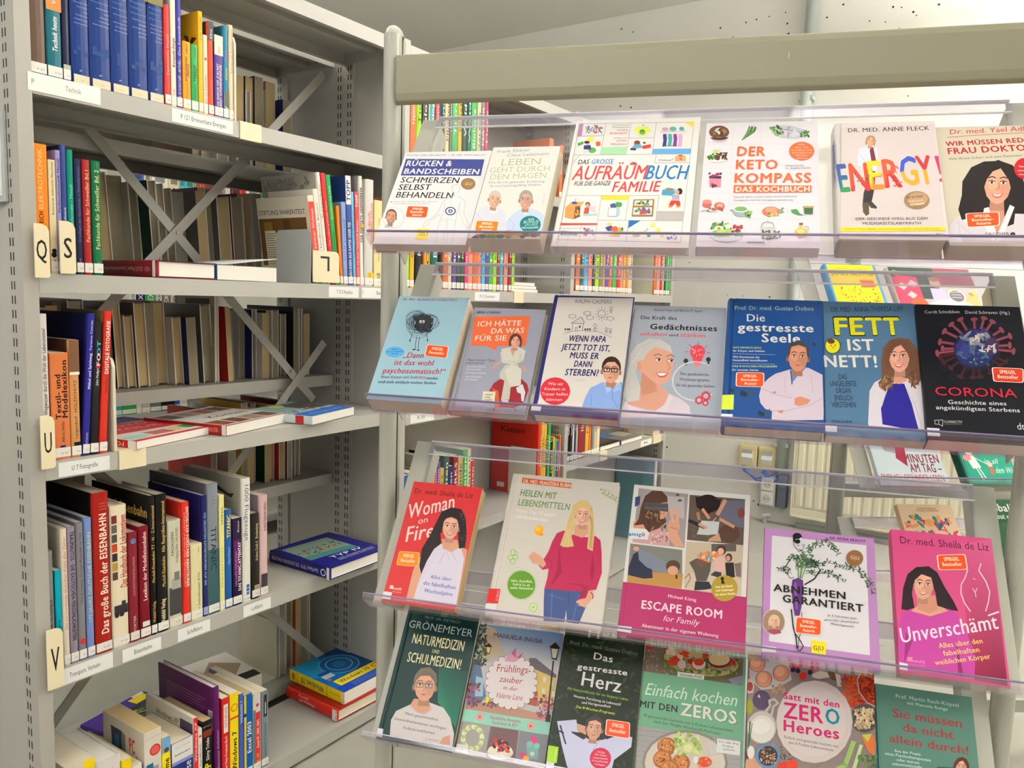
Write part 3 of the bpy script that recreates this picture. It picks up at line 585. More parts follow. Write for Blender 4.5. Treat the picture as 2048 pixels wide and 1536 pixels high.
def mag1(k, w, h):
    k.R(.002, h*.05, w*.97, h*.98, (216, 212, 206)); k.R(.002, h*.72, w*.98, h*.98, (70, 84, 116)); k.P([(.01, h*.34), (w*.98, h*.30), (w*.98, h*.68), (.05, h*.74)], (190, 36, 44))
    k.T('FOTO', w*.36, h*.60, w*.84, h*.57, .018, (240, 220, 220), -1); k.T('YOUR', w*.3, h*.46, w*.84, h*.42, .018, (240, 220, 220), -1)
    k.R(.01, h*.08, w*.3, h*.2, (150, 200, 190)); k.R(w*.35, h*.1, w*.62, h*.24, (170, 90, 80)); k.R(w*.66, h*.12, w*.78, h*.24, (232, 180, 40)); k.R(w*.80, h*.12, w*.97, h*.26, (20, 140, 80))
flat_book('large photo magazine with red title block lying on the fourth shelf', (272, 883), (215, 845), (427, 852), z+.017, .016, (214, 210, 206), items=mag1, spine=(196, 34, 34), hard=False, group=G2,
 sp_items=lambda k, t, h: (k.R(0, 0, t, h*.08, (216, 212, 206)), k.T('FOTO YOUR', t*.78, h*.12, t*.78, h*.5, t*.55, (240, 214, 200), 1)))
def mag2(k, w, h):
    k.R(.002, h*.02, w*.99, h*.99, (206, 200, 192)); rg = random.Random(4)
    for i in range(4):
        for j in range(3):
            if j == 1: continue
            k.R(w*(.03+.24*i), h*(.06+.31*j), w*(.24+.24*i), h*(.30+.31*j), rg.choice([(96, 60, 46), (130, 70, 50), (70, 60, 60), (140, 120, 100), (90, 100, 110)]))
    k.T('Kochen', w*.3, h*.42, w*.9, h*.42, .026, (50, 40, 40), 0, .2)
flat_book('white photo cookbook with red spine lying in the middle of the fourth shelf', (452, 852), (325, 830), (575, 826), z+.023, .022, (208, 204, 198), items=mag2, spine=(150, 28, 30), hard=False, group=G2,
 sp_items=lambda k, t, h: (k.R(0, 0, t, h*.05, (216, 212, 206)), k.T('BILD KALENDER', t*.7, h*.1, t*.7, h*.3, t*.4, (220, 130, 120))))
def mag3(k, w, h):
    k.R(.002, h*.35, w*.99, h*.99, (110, 150, 150)); k.R(w*.5, h*.4, w*.99, h*.9, (60, 50, 50)); k.E(w*.45, h*.85, w*.13, h*.09, (200, 200, 50)); k.scat(w*.05, h*.3, w*.8, h*.5, 30, .008, [(200, 180, 150), (120, 60, 50), (220, 220, 210), (60, 50, 60)], .6, 8)
    k.R(.002, .002, w*.99, h*.3, (42, 98, 178)); k.T('Mit Hingabe Grillen', w*.2, h*.12, w*.9, h*.12, .012, (170, 200, 230), 1)
flat_book('blue and turquoise magazine lying at the right of the fourth shelf', (624, 833), (505, 818), (708, 814), z+.022, .020, (210, 210, 206), items=mag3, spine=(196, 206, 208), hard=False, group=G2,
 sp_items=lambda k, t, h: (k.R(t*.05, h*.12, t*.95, h*.24, (180, 40, 40)), k.T('E WENG', t*.75, h*.5, t*.75, h*.8, t*.5, (40, 60, 80), 1)))
# ---- fifth shelf (V)
z = -.702; G3 = 'books on the fifth left shelf'
GD = (206, 168, 90)
def vb(x0, x1, yt, cov, lab, items=(), **k):
    yb = 1362-(x0-95)*.385; k.setdefault('group', G3); return sb(x0, x1, yt, yb, z, cov, lab, items, **k)
vb(95, 115.5, 1102, (126, 124, 120), 'grey hardback at the left end behind the V card', [('t', 'DURCH DIE JAHRTAUSENDE', .08, .6, .32, BK, 1, .6)])
vb(116.5, 129, 1139, (0, 150, 170), 'cyan book behind the V card', [('t', 'Gefilderzauglich', .15, .5, .36, (0, 50, 70), 1)], hard=False)
vb(130, 143.5, 1056, (218, 206, 186), 'cream book on famous German cars with red title', [('t', 'Die berühmtesten deutschen Autos aller Zeiten', .27, .94, .42, (190, 96, 80))], side=(176, 168, 154))
vb(144, 160, 1053, (142, 130, 148), 'mauve dream car book with heavy black title', [('t', 'TRAUMAUTOS · DIE EXOTISCHEN PERSÖNLICHKEITEN', .17, .97, .48, (30, 22, 34), 2, .5, True)], side=(52, 54, 66))
vb(160.5, 176, 1044, (120, 118, 122), 'grey motorcycle book with small title', [('t', 'Hans G. Isenberg · Die Super-Motorräder der Welt', .42, .93, .3, (40, 38, 40)), ('e', .5, .14, .4, (190, 40, 44))], side=(96, 100, 110))
vb(177, 192.5, 1035, (108, 130, 182), 'light blue German railway anniversary book', [('t', '175 JAHRE DEUTSCHE EISENBAHN', .26, .9, .46, (198, 200, 130), 0), ('h', 'V21', .15, .07, .85, .008, (30, 30, 40), 1)], side=(58, 72, 110))
vb(194, 226.5, 984, (150, 26, 16), 'thick dark red railway book with large white title', [('t', 'Das große Buch der EISENBAHN', .12, .87, .44, (238, 220, 200), 2, .58), ('h', 'ENZYKLO', .4, .93, .8, .005, (230, 160, 140)), ('h', 'LOKOMO', .4, .912, .8, .005, (230, 160, 140)), ('h', 'LANDWEG', .38, .894, .82, .005, (230, 160, 140))], side=(12, 10, 12), w=.21)
def train(k): pass
it = [('t', 'Das Handbuch der Lokomotiven', .42, .93, .42, (168, 30, 30), 1, .72)]
for j, c in enumerate([(110, 40, 40), (90, 86, 84), (70, 66, 64), (180, 60, 30), (50, 40, 40), (170, 140, 50), (80, 60, 50)]): it.append(('r', .04, .88-.066*j, .36, .935-.066*j, c))
it += [('r', .1, .235, .92, .30, (50, 48, 50)), ('r', .55, .29, .8, .325, (50, 48, 50)), ('e', .25, .23, .14, (40, 38, 40)), ('e', .55, .23, .14, (40, 38, 40)), ('e', .82, .25, .1, (40, 38, 40))]
vb(228, 261, 1010, (222, 208, 180), 'thick cream locomotive handbook with small train pictures', it, side=(200, 190, 168))
vb(262, 281, 1064, (120, 28, 40), 'small dark red locomotive book with white V22 sticker', [('t', 'LOKOMOTIVENZYKLOPÄDIE', .42, .78, .24, (190, 140, 130)), ('e', .5, .92, .3, (90, 110, 150)), ('t', 'FORTIER', .1, .24, .26, (220, 200, 190)), ('h', 'V22', .1, .04, .9, .009, BK, 1)], sticker=(222, 218, 206))
vb(282.5, 303.5, 1052, (112, 14, 28), 'maroon model railway dictionary with white title', [('t', 'Lexikon der Modelleisenbahn', .34, .95, .36, (236, 226, 220), 1, .5), ('r', .2, .105, .9, .15, WH), ('h', 'V240', .05, .04, .95, .009, BK, 1)])
vb(304.5, 316, 991, (18, 17, 18), 'black model railway book with gold lettering, left of two', [('t', 'Modell-Eisenbahn TT · N · Z-International', .38, .93, .5, GD, 1), ('t', 'Weltbild Verlag', .09, .24, .5, GD, 1)], side=(18, 17, 16), w=.215, back_items=lambda k, w, h: (k.T('Modell-Eisenbahn', .03, h*.84, w-.01, h*.84, .02, (190, 156, 84), 2), k.T('International', w*.45, h*.78, w*.8, h*.78, .008, (120, 96, 60))))
vb(317, 339, 988, (16, 15, 16), 'black model railway book with gold lettering, right of two', [('t', 'Modell-Eisenbahn', .33, .55, .3, GD, 1, .6), ('t', 'Alle Baugrößen-International', .58, .95, .3, GD, 1, .6), ('t', 'Weltbild Verlag', .06, .24, .36, (230, 210, 160), 2, .5)])
vb(340, 366.5, 1040, (200, 194, 170), 'pale book with ship photograph on its spine', [('r', .02, .12, .98, .38, (64, 62, 60)), ('r', .2, .36, .9, .46, (160, 158, 146)), ('r', .4, .44, .8, .52, (110, 110, 104)), ('t', 'PASSAGIERE', .68, .9, .2, (40, 40, 36), 0, .3), ('t', 'Wolfgang Adler / AN BORD', .6, .93, .18, (60, 60, 54), 0, .62)], sticker=(214, 206, 190))
vb(368, 383, 1004, (206, 44, 30), 'bright red discoverers book with white capitals', [('t', 'ENTDECKER·FORSCHER·ABENTEURER', .3, .96, .36, (244, 220, 200), 2, .66, True), ('t', 'STERNSTUNDEN DER MENSCHHEIT', .3, .92, .2, (240, 170, 150), 0, .26, True)])
vb(384, 406.5, 1088, (214, 206, 158), 'small cream sea rescue book', [('t', 'Der Seenotkreuzer di Ha', .08, .62, .2, (40, 40, 20), 0, .66), ('t', '1 sacc', .86, .96, .14, (40, 40, 20), 0, .66)], hard=False)
vb(407.5, 417.5, 991, (30, 32, 92), 'navy book on disasters at sea with pale blue title', [('t', 'DIE GROSSTEN KATASTROPHEN AUF SEE', .26, .86, .42, (150, 190, 220), 1, .5, True), ('h', 'V', .2, .09, .8, .011, (40, 40, 70), 1)], sticker=(150, 156, 190), w=.2)
vb(418, 440, 967, (122, 128, 136), 'tall grey and teal ocean liner book', [('r', 0, 0, 1, .5, (52, 82, 88)), ('t', 'TITANIC', .34, .67, .5, (16, 26, 34), 0, .5, True), ('h', 'John', .4, .9, .7, .006, BK), ('h', 'Charles', .3, .87, .8, .006, BK), ('h', 'A. Haas', .3, .845, .8, .006, BK)], side=(88, 90, 98), w=.215)
vb(441, 451, 990, (222, 214, 140), 'narrow pale yellow ship book', [('t', 'TITANIC', .74, .9, .4, (60, 50, 30), 0, .5, True), ('t', 'EINES MYTHOS', .2, .55, .3, (160, 150, 90))], side=(40, 44, 80), hard=False)
vb(452, 466, 1020, (28, 84, 148), 'small blue ship book with yellow title', [('t', 'TITANIC', .72, .95, .5, (240, 200, 40), 2), ('t', 'Hearn/Heard', .45, .62, .3, (160, 190, 220))])
vb(467, 485, 1036, (34, 18, 48), 'black and violet ship book with white capitals', [('r', .1, .35, .8, .75, (88, 26, 88)), ('t', 'DAS TITANIC-ATTENTAT', .16, .72, .3, (240, 234, 236), 2, .74), ('t', 'GERHARD WISNEWSKI', .22, .62, .22, (190, 120, 180), 0, .34), ('t', 'Knaur', .84, .97, .2, WH, 0, .6)], hard=False)
vb(486.5, 503.5, 957, (226, 220, 208), 'tall white aircraft book with grey-blue title', [('t', '1000 Flugzeuge', .5, .95, .46, (70, 96, 130), 0, .5, True), ('r', .4, .085, .75, .11, (30, 90, 160)), ('r', .4, .115, .75, .14, (30, 90, 160)), ('r', .4, .055, .75, .08, (60, 120, 180)), ('h', 'V.42', .1, .02, .9, .009, BK)], side=(150, 146, 138), w=.22, sticker=0, back_items=lambda k, w, h: (k.P([(w-.10, h*.92), (w-.05, h*.86), (w-.03, h*.87), (w-.04, h*.83), (w-.09, h*.87)], (30, 28, 30)), k.R(w-.07, h*.79, w-.03, h*.793, (90, 88, 84))))
vb(504.5, 520.5, 1027, (32, 28, 26), 'dark brown space flight book with torn top', [('t', 'Rolanz Gold d   Bookmänig', .45, .88, .3, (216, 206, 160), 0, .6), ('r', .3, .03, 1, .16, (150, 140, 126))], sticker=(216, 208, 196))
vb(521.5, 537, 991, (206, 172, 170), 'pink book with black title at the end of the row', [('t', 'RAKETENSPUREN', .65, .93, .3, (80, 40, 50), 1, .6), ('r', .1, .05, .9, .22, (60, 52, 54))], sticker=(222, 216, 212), side=(130, 118, 128))
def typ4(k, w, h):
    k.R(w*.3, h*.12, w*.82, h*.9, (120, 140, 130)); k.R(w*.5, h*.12, w*.82, h*.9, (90, 130, 130))
    k.scat(w*.42, h*.16, w*.62, h*.85, 60, .009, [(80, 66, 50), (110, 84, 60), (140, 120, 90), (60, 60, 56)], .35, 2)
    k.P([(w*.62, h*.12), (w*.70, h*.12), (w*.70, h*.9), (w*.64, h*.9)], (60, 120, 122))
k_ = flat_book('dark blue book with ship painting lying flat at the right of the fifth shelf', (659, 1137), (538, 1101), (775, 1095), z+.030, .030, (26, 26, 110), spine=(26, 26, 96), group=G3,
 items=lambda k, w, h: (k.P([(w*.08, h*.36), (w*.8, h*.3), (w*.82, h*.86), (w*.1, h*.9)], (118, 140, 128)), k.P([(w*.06, h*.36), (w*.8, h*.30), (w*.8, h*.42), (w*.07, h*.5)], (60, 118, 116)), k.scat(w*.12, h*.5, w*.76, h*.7, 70, .008, [(80, 66, 50), (120, 96, 60), (150, 130, 96), (60, 60, 56)], .35, 2), k.T('TYP IV', w*.28, h*.22, w*.8, h*.22, h*.07, (230, 226, 230), 1), k.T('DIE LEGENDÄREN', w*.3, h*.15, w*.9, h*.15, h*.025, (200, 200, 220), 1), k.T('FRACHTER DER DSR', w*.3, h*.11, w*.9, h*.11, h*.025, (200, 200, 220), 1)),
 sp_items=lambda k, t, h: (k.R(0, .001, t, h*.045, (222, 220, 216)), k.T('Gerd Peters TYP IV · DIE LEGENDÄREN FRACHTER', t*.65, h*.18, t*.65, h*.95, t*.32, (190, 190, 210)), k.E(t*.5, h*.1, t*.3, t*.3, (210, 210, 220)), k.E(t*.5, h*.1, t*.22, t*.22, (26, 26, 96))))
# ---- bottom left shelf: heights come from the tops that show, seen from above
z = -1.122; G4 = 'computer books on the bottom left shelf'
def cb(x0, x1, yt, cov, lab, items=(), h=None, **k):
    a = onX(x0, yt, XS); b = onX(x1, yt, XS); k.setdefault('group', G4); hard = k.pop('hard', False)
    y0, y1 = a[1], b[1]-.0006
    return spine_book(0, 0, 0, 0, z, XS, hard, cov, k.pop('spine', cov), lab, items, Y=(y0, y1), h=((a[2]+b[2])/2-CZ-z), **k)
YE = (232, 200, 20)
cb(132, 190, 1526, (214, 208, 190), 'thick pale paperback with yellow spine, front left of the bottom shelf', [('r', .6, 0, 1, 1, YE)], pages=M_PAGES)
cb(192, 243, 1519, (216, 210, 204), 'thick white book with red line of lettering on the bottom shelf', [('t', 'Einführungsbuch', .5, .9, .3, (170, 30, 44), 1), ('t', 'PC', .2, .4, .5, BK, 2)], hard=True, pages=M_PAGEW, side=(150, 148, 146))
cb(244, 264, 1519, YE, 'small yellow paperback left of the large PC handbook', [('t', 'Word', .4, .8, .5, BK, 1)], side=(212, 200, 180))
cb(265, 285, 1530, (226, 214, 214), 'small white paperback with pink lettering beside the yellow one', [('h', 'S/2', .4, .86, .95, .012, (190, 90, 110), 1)])
def pcside(k, w, h):
    k.P([(.03, h*.9), (.07, h*.9), (.075, h*.62), (.035, h*.64)], (44, 60, 90)); k.R(.045, h*.72, .06, h*.84, (20, 110, 160)); k.P([(.07, h*.9), (.085, h*.88), (.085, h*.58), (.072, h*.62)], (130, 126, 124))
    k.T('PC', .10, h*.74, w-.035, h*.74, .03, (190, 34, 34), 2); k.T('Handbuch', .105, h*.64, w-.008, h*.64, .02, BK, 0); k.T('Das große', .10, h*.86, w-.06, h*.86, .01, (110, 110, 110))
cb(288, 323, 1461, (212, 204, 190), 'very thick worn PC handbook with brown page edges', [('h', 'DATA BECKER', .05, .93, .95, .006, (170, 50, 50)), ('e', .62, .8, .32, (186, 40, 40)), ('e', .62, .8, .24, (214, 90, 80)), ('r', .1, .5, .5, .68, (30, 90, 140)), ('r', .5, .45, .8, .64, (150, 146, 140)), ('h', 'PC', .2, .3, .8, .03, (190, 30, 30), 2)], pages=M_PAGEO, back_items=pcside, w=.155)
cb(324, 341.5, 1474, (236, 214, 20), 'yellow Home computer book with light blue top', [('r', 0, .82, 1, 1, (110, 160, 200)), ('t', 'Windows Home', .1, .75, .6, (30, 30, 20), 2), ('e', .5, .85, .3, (90, 60, 60))], side=(60, 110, 170))
cb(343, 386, 1480, (30, 44, 116), 'thick navy report book with white title block', [('r', 0, .72, 1, 1, (222, 218, 214)), ('r', 0, .70, 1, .745, (130, 136, 190)), ('h', 'DER GROSSE', .2, .92, .9, .007, (60, 40, 60), 1), ('h', 'REPORT', .15, .82, .9, .018, BK, 2), ('t', 'XP', .35, .65, .4, YE, 2, .35), ('t', 'Geheimnisse', .05, .68, .3, WH, 1, .75)], pages=M_PAGES, w=.15)
cb(387, 395.5, 1436, (206, 200, 192), 'paperback on XP with red and white spine', [('r', 0, .3, 1, 1, (206, 30, 34)), ('t', 'Windows XP', .5, .95, .5, WH, 1)], pages=M_PAGEW, w=.18, side=(170, 164, 152), back_items=lambda k, w, h: (k.T('Windows XP', .04, h*.84, w-.055, h*.84, .013, (30, 28, 26), 0), k.T('maßgeschneidert', .045, h*.76, w-.055, h*.76, .011, (30, 28, 26), 0), k.R(w-.05, h*.6, w-.004, h*.93, (58, 50, 76)), k.T('M', w-.045, h*.66, w-.03, h*.66, .014, WH, 1)))
cb(396, 405, 1458, (222, 216, 206), 'narrow white software handbook with small red mark', [('t', 'handbuch', .5, .8, .4, (40, 36, 36)), ('e', .5, .9, .3, (190, 50, 44))])
cb(406, 424, 1441, (20, 18, 20), 'black PC tricks book with white and yellow lettering', [('h', 'PC', .1, .92, .9, .016, (200, 190, 200), -1), ('r', 0, .8, 1, .88, (120, 50, 30)), ('t', 'Dirty Tricks', .5, .78, .34, WH, 2), ('t', 'XP', .3, .46, .7, (214, 224, 30), 2)], pages=M_PAGEO)
def purp(k, w, h):
    for i in range(11): k.R(.03, h*(.86-.028*i), w-.03-.01*(i % 3), h*(.866-.028*i), (150, 110, 150))
    k.R(w-.022, h*.60, w-.006, h*.78, (214, 210, 206))
    for i in range(6): k.R(w-.020+.0024*i, h*.61, w-.0188+.0024*i, h*.77, (60, 50, 60))
    k.R(.0, h*.40, w-.03, h*.62, (126, 120, 110))
cb(430.5, 443, 1374, (86, 24, 84), 'tall purple hardback with barcode rising above the computer books', [('t', 'Effizientes Arbeiten', .2, .6, .3, (200, 150, 190))], hard=True, w=.21, side=(84, 26, 80), pages=M_PAGEW, back_items=purp, lean=-math.radians(1))
cb(444, 459, 1396, (196, 30, 34), 'red power book with white lettering', [('r', .2, .62, .8, .93, (226, 220, 214)), ('t', 'DATA BECKER', .68, .9, .34, (180, 40, 40), 1), ('t', 'Das Windows Vista Premium-Buch', .05, .58, .34, WH, 1)], pages=M_PAGEW)
cb(460, 477.5, 1386, (236, 208, 20), 'yellow operating system book with black title', [('e', .5, .84, .42, (200, 130, 30)), ('e', .5, .84, .3, YE), ('r', 0, .72, 1, .74, (190, 50, 40)), ('t', '! Windows 7', .1, .58, .5, (30, 30, 24), 2), ('r', 0, 0, 1, .08, (130, 60, 90))], pages=M_PAGEW)
cb(478.5, 487.5, 1388, (62, 86, 160), 'narrow blue operating system guide', [('t', 'WINDOWS 7', .66, .92, .5, (200, 214, 236), 1)], side=(170, 40, 60))
cb(488, 505, 1389, (0, 84, 158), 'bright blue spreadsheet book with yellow edge', [('r', 0, 0, .26, 1, (214, 184, 60)), ('r', .0, .74, .3, .78, (0, 60, 120)), ('t', 'Excel 2003', .28, .66, .46, WH, 2, .62)], pages=M_PAGEO)
cb(506.5, 522, 1387, (206, 200, 196), 'red and grey spreadsheet guide with white top', [('r', .3, .06, .9, .76, (206, 44, 34)), ('r', 0, .0, .3, .8, (90, 110, 120)), ('t', 'Excel 97, 2000, 2002', .3, .66, .3, WH, 1, .6), ('t', 'AIC 123', .08, .22, .3, (230, 200, 60), 1, .6), ('e', .55, .85, .2, (190, 60, 70))])
cb(523, 537, 1382, (118, 130, 138), 'grey software guide at the right end of the computer books', [('r', .3, .66, .8, .95, (50, 50, 54)), ('r', .5, .7, .62, .85, (200, 200, 200)), ('t', 'Programmieren mit Visual Studio', .1, .58, .3, (40, 44, 50)), ('e', .5, .06, .3, (214, 208, 206))], w=.2)
def w10(k, w, h):
    k.R(.001, .001, w-.001, h-.001, (0, 96, 170)); k.R(w*.6, h*.3, w-.001, h-.001, (10, 62, 120)); k.P([(.001, h*.6), (w*.2, h*.4), (w*.5, h*.99), (.001, h*.99)], (30, 140, 190))
    for r_, c_ in ((.30, (90, 170, 210)), (.28, (20, 90, 150)), (.20, (130, 200, 230)), (.185, (20, 84, 146)), (.1, (40, 110, 170))): k.E(w*.55, h*.62, w*r_, w*r_, c_, 28)
    k.R(w*.1, h*.42, w*.28, h*.52, (200, 216, 226)); k.R(w*.1, h*.53, w*.3, h*.6, (30, 70, 140)); k.E(w*.13, h*.38, .006, .006, (220, 90, 60))
    k.R(w*.12, h*.16, w*.99, h*.32, (238, 208, 20)); k.T('Windows 10', w*.18, h*.21, w*.74, h*.21, h*.075, (30, 50, 90), 1); k.E(w*.88, h*.24, w*.09, h*.05, (180, 110, 20)); k.E(w*.88, h*.24, w*.07, h*.035, (238, 208, 20))
    k.R(.001, .001, w-.001, h*.155, (22, 62, 160))
    for i in range(3): k.R(w*.25, h*(.045+.035*i), w*.9, h*(.052+.035*i), (120, 150, 220))
flat_book('thick yellow and blue operating system book lying on the bottom shelf', (688, 1386), (573, 1341), (790, 1333), z+.068, .033, (0, 96, 170), items=w10, spine=(226, 196, 20), hard=False, group=G4, pages=M_PAGEW,
 sp_items=lambda k, t, h: (k.R(0, 0, t, h*.04, (220, 216, 208)), k.T('Z 410', t*.85, h*.01, t*.15, h*.01, .004, BK), k.R(0, h*.3, t, h*.306, (30, 30, 30)), k.R(0, h*.86, t, h*.864, (30, 30, 30)), k.T('Windows 10', t*.72, h*.36, t*.72, h*.78, t*.5, (40, 50, 80), 1), k.T('Markt+Technik', t*.6, h*.08, t*.6, h*.26, t*.14, (90, 80, 20)), k.E(t*.5, h*.93, t*.3, t*.2, (180, 110, 20))))
flat_book('red book lying under the yellow and blue book on the bottom shelf', (674, 1422), (572, 1373), (788, 1362), z+.034, .030, (150, 28, 22), spine=(196, 40, 26), group=G4, pages=M_PAGES,
 sp_items=lambda k, t, h: (k.R(0, 0, t, h*.09, (222, 218, 210)), k.T('Z 730', t*.9, h*.03, t*.1, h*.03, .005, BK), k.T('Jerry', t*.85, h*.55, t*.85, h*.75, t*.26, (236, 200, 190), 1), k.T('Windows NT', t*.5, h*.42, t*.5, h*.74, t*.26, (236, 200, 190), 1)))
# a grey photo book, violet computer book and white stack lying behind the row
def lying(label, x, y, w, h, t, zt, cov, spine, rot, items=None, hard=False, pages=M_PAGEW):
    c, s_ = math.cos(rot), math.sin(rot)
    return box_book(label, (x, y, CZ+zt-t), (s_, c, 0), (-c, s_, 0), w, h, t, cov, items, spine, hard, pages, group='books lying at the back of the bottom shelf')
p = onZ(590, 1371, CZ-1.075)
lying('thick photo-covered paperback lying at the back of the bottom shelf', -1.735, 1.225, .135, .19, .045, -1.054, (84, 80, 80), (216, 210, 200), math.radians(6),
 lambda k, w, h: (k.R(.001, .001, w*.98, h*.2, (30, 30, 26)), k.P([(.01, h*.5), (w*.6, h*.22), (w*.95, h*.5), (w*.5, h*.85)], (160, 136, 110)), k.T('ÜBER', w*.2, h*.06, w*.6, h*.06, .014, (190, 190, 120), 1), k.R(w*.5, h*.9, w*.8, h*.97, (220, 216, 210))))
lying('violet computer magazine with yellow corner lying behind the PC handbook', -1.70, 1.0, .19, .21, .012, -1.087, (66, 40, 120), (80, 50, 150), math.radians(-12),
 lambda k, w, h: (k.R(w*.1, h*.1, w*.9, h*.8, (60, 70, 64)), k.scat(w*.15, h*.15, w*.85, h*.75, 40, .016, [(40, 50, 46), (170, 170, 90), (120, 126, 80), (200, 200, 160), (30, 36, 40)], .3, 5), k.R(w*.7, h*.8, w*.95, h*.95, (236, 214, 40)), k.R(w*.8, h*.95, w*.98, h*.995, (230, 226, 220)), k.R(.01, .01, w*.5, h*.09, (150, 30, 40))))
lying('white paper-covered volume with red strip lying at the left end', -1.68, .69, .14, .2, .03, -1.09, (216, 208, 204), (214, 90, 90), math.radians(3),
 lambda k, w, h: (k.R(.01, h*.7, w*.8, h*.98, (222, 110, 100)), k.R(w*.5, h*.75, w*.9, h*.95, (232, 228, 226))))
pb_ = thing('bookend', 'pale green-grey bookend standing at the back of the bottom shelf', 'bookend', 'metal bookends')
a = onX(462, 1300, -1.80)[1]; b = onX(522, 1300, -1.80)[1]
mb = MB(); mb.box((-1.90, 1.425, CZ-1.0995), (-1.74, 1.4265, CZ-.935)); mb.build('upright_plate', M_BENDC, pb_)
mb = MB(); mb.box((-1.90, 1.36, CZ-1.0998), (-1.74, 1.425, CZ-1.0985)); mb.build('foot_plate', M_BENDC, pb_)
# ================================================================ books seen from behind, far side of the left bookshelf
rg = random.Random(11)
ORD = ['first', 'second', 'third', 'fourth', 'fifth', 'sixth', 'seventh', 'eighth', 'ninth', 'tenth', 'eleventh', 'twelfth', '13th', '14th', '15th', '16th', '17th', '18th', '19th', '20th', '21st', '22nd', '23rd', '24th', '25th', '26th', '27th', '28th', '29th', '30th', '31st', '32nd', '33rd', '34th']
CN = {'dark blue': (24, 34, 90), 'brown': (74, 44, 30), 'dark red': (110, 22, 24), 'cream': (190, 178, 148), 'black': (24, 23, 24), 'grey': (112, 108, 104), 'dark green': (26, 62, 44), 'red': (170, 34, 30), 'orange': (190, 96, 40), 'white': (206, 200, 190), 'blue': (40, 80, 150), 'yellow': (200, 160, 50), 'pink': (206, 96, 116)}
def rear_row(zs, y0, y1, hs, names, where, lean=0., seed=0, xf=-1.93, ts=(.014, .034), w=(.15, .21)):
    """books whose spines face away from the camera: fore edges towards us"""
    r = random.Random(seed); y = y0; i = 0
    while y < y1-.008:
        nm = names[i % len(names)]; t = min(r.uniform(*ts), y1-y); h = r.uniform(*hs); ww = r.uniform(*w); hard = r.random() < .5
        zf = CZ+zs; ca, s_ = math.cos(lean), math.sin(lean)
        # spine at -X, front cover towards -Y
        mw = frame((xf, y+t, zf+.0005), (1, 0, 0), (0, s_, ca), (0, -ca, s_))
        if lean < 0: mw = Matrix.Translation((0, 0, t*-s_)) @ mw
        root = thing('book', '%s book seen from behind, %s from left %s' % (nm, ORD[i], where), 'book', 'books seen from behind '+where, mw)
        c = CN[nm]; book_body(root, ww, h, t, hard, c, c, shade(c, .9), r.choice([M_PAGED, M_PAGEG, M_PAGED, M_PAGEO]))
        if nm in ('grey', 'white', 'pink', 'dark red') and t > .02:
            ik = Ink(t); cc = (50, 46, 44) if nm in ('grey', 'white') else (200, 180, 160)
            for j in range(6): ik.R(.02, h*(.6-.05*j), .02+.05*r.uniform(.6, 1), h*(.606-.05*j), cc)
            ik.mb.build('cover_print', M_COVER, root)
        y += t+.0015; i += 1
rear_row(.310, 1.19, 1.49, (.17, .24), ['brown', 'yellow', 'white', 'dark green', 'white', 'dark blue', 'dark green', 'brown', 'white', 'pink', 'dark blue', 'black', 'white', 'red'], 'on the upper rear shelf', 0, 3)
rear_row(.030, .70, 1.40, (.185, .22), ['grey', 'dark red', 'brown', 'white', 'cream', 'dark blue', 'white', 'cream', 'red', 'white', 'black', 'white', 'dark green', 'red', 'orange', 'white', 'grey', 'dark red', 'black'], 'on the third rear shelf', math.radians(-4), 5, ts=(.018, .042))
rear_row(-.237, .70, 1.30, (.16, .21), ['dark blue', 'brown', 'grey', 'cream', 'red', 'white', 'red', 'orange', 'white', 'dark blue', 'white', 'cream', 'black', 'white', 'grey', 'white', 'brown', 'white'], 'on the fourth rear shelf', math.radians(-3), 8, ts=(.014, .036))
rear_row(-.237, 1.33, 1.53, (.17, .20), ['white', 'dark blue', 'white', 'dark green', 'white', 'orange', 'dark blue', 'black'], 'on the fourth rear shelf, right group', 0, 9, ts=(.012, .024))
rear_row(-.525, .70, .92, (.15, .2), ['brown', 'dark blue', 'cream', 'dark green'], 'on the low rear shelf, left group', 0, 12, ts=(.03, .05))
rear_row(-.525, 1.22, 1.52, (.18, .225), ['red', 'dark red', 'white', 'white', 'dark blue', 'yellow', 'pink', 'cream', 'dark green', 'yellow'], 'on the low rear shelf, right group', 0, 14, ts=(.014, .03))
rear_row(-1.10, 1.43, 1.53, (.24, .28), ['white', 'dark red', 'white', 'orange', 'cream'], 'on the lowest rear shelf', 0, 15, ts=(.014, .024))
# large pale health book lettering seen between the shelves
yk = onX(360, 600, -1.74)[1]
r = thing('book', 'tall book with the word krankheiten on its cover, facing the gap', 'book', 'books seen from behind on the fourth rear shelf', frame((-1.90, onX(415, 700, -1.76)[1]+.012, CZ-.2365), (1, 0, 0), (0, 0, 1), (0, -1, 0)))
book_body(r, .17, .262, .012, True, (176, 166, 144), (176, 166, 144))
ik = Ink(.012); ik.T('krankheiten', .01, .228, .165, .228, .020, (40, 36, 34), 0); ik.R(.05, .03, .15, .21, (60, 40, 28)); ik.E(.1, .11, .03, .05, (130, 90, 50)); ik.R(.09, .16, .14, .185, (170, 160, 60)); ik.R(.09, .125, .14, .15, (110, 130, 170)); ik.mb.build('cover_print', M_COVER, r)
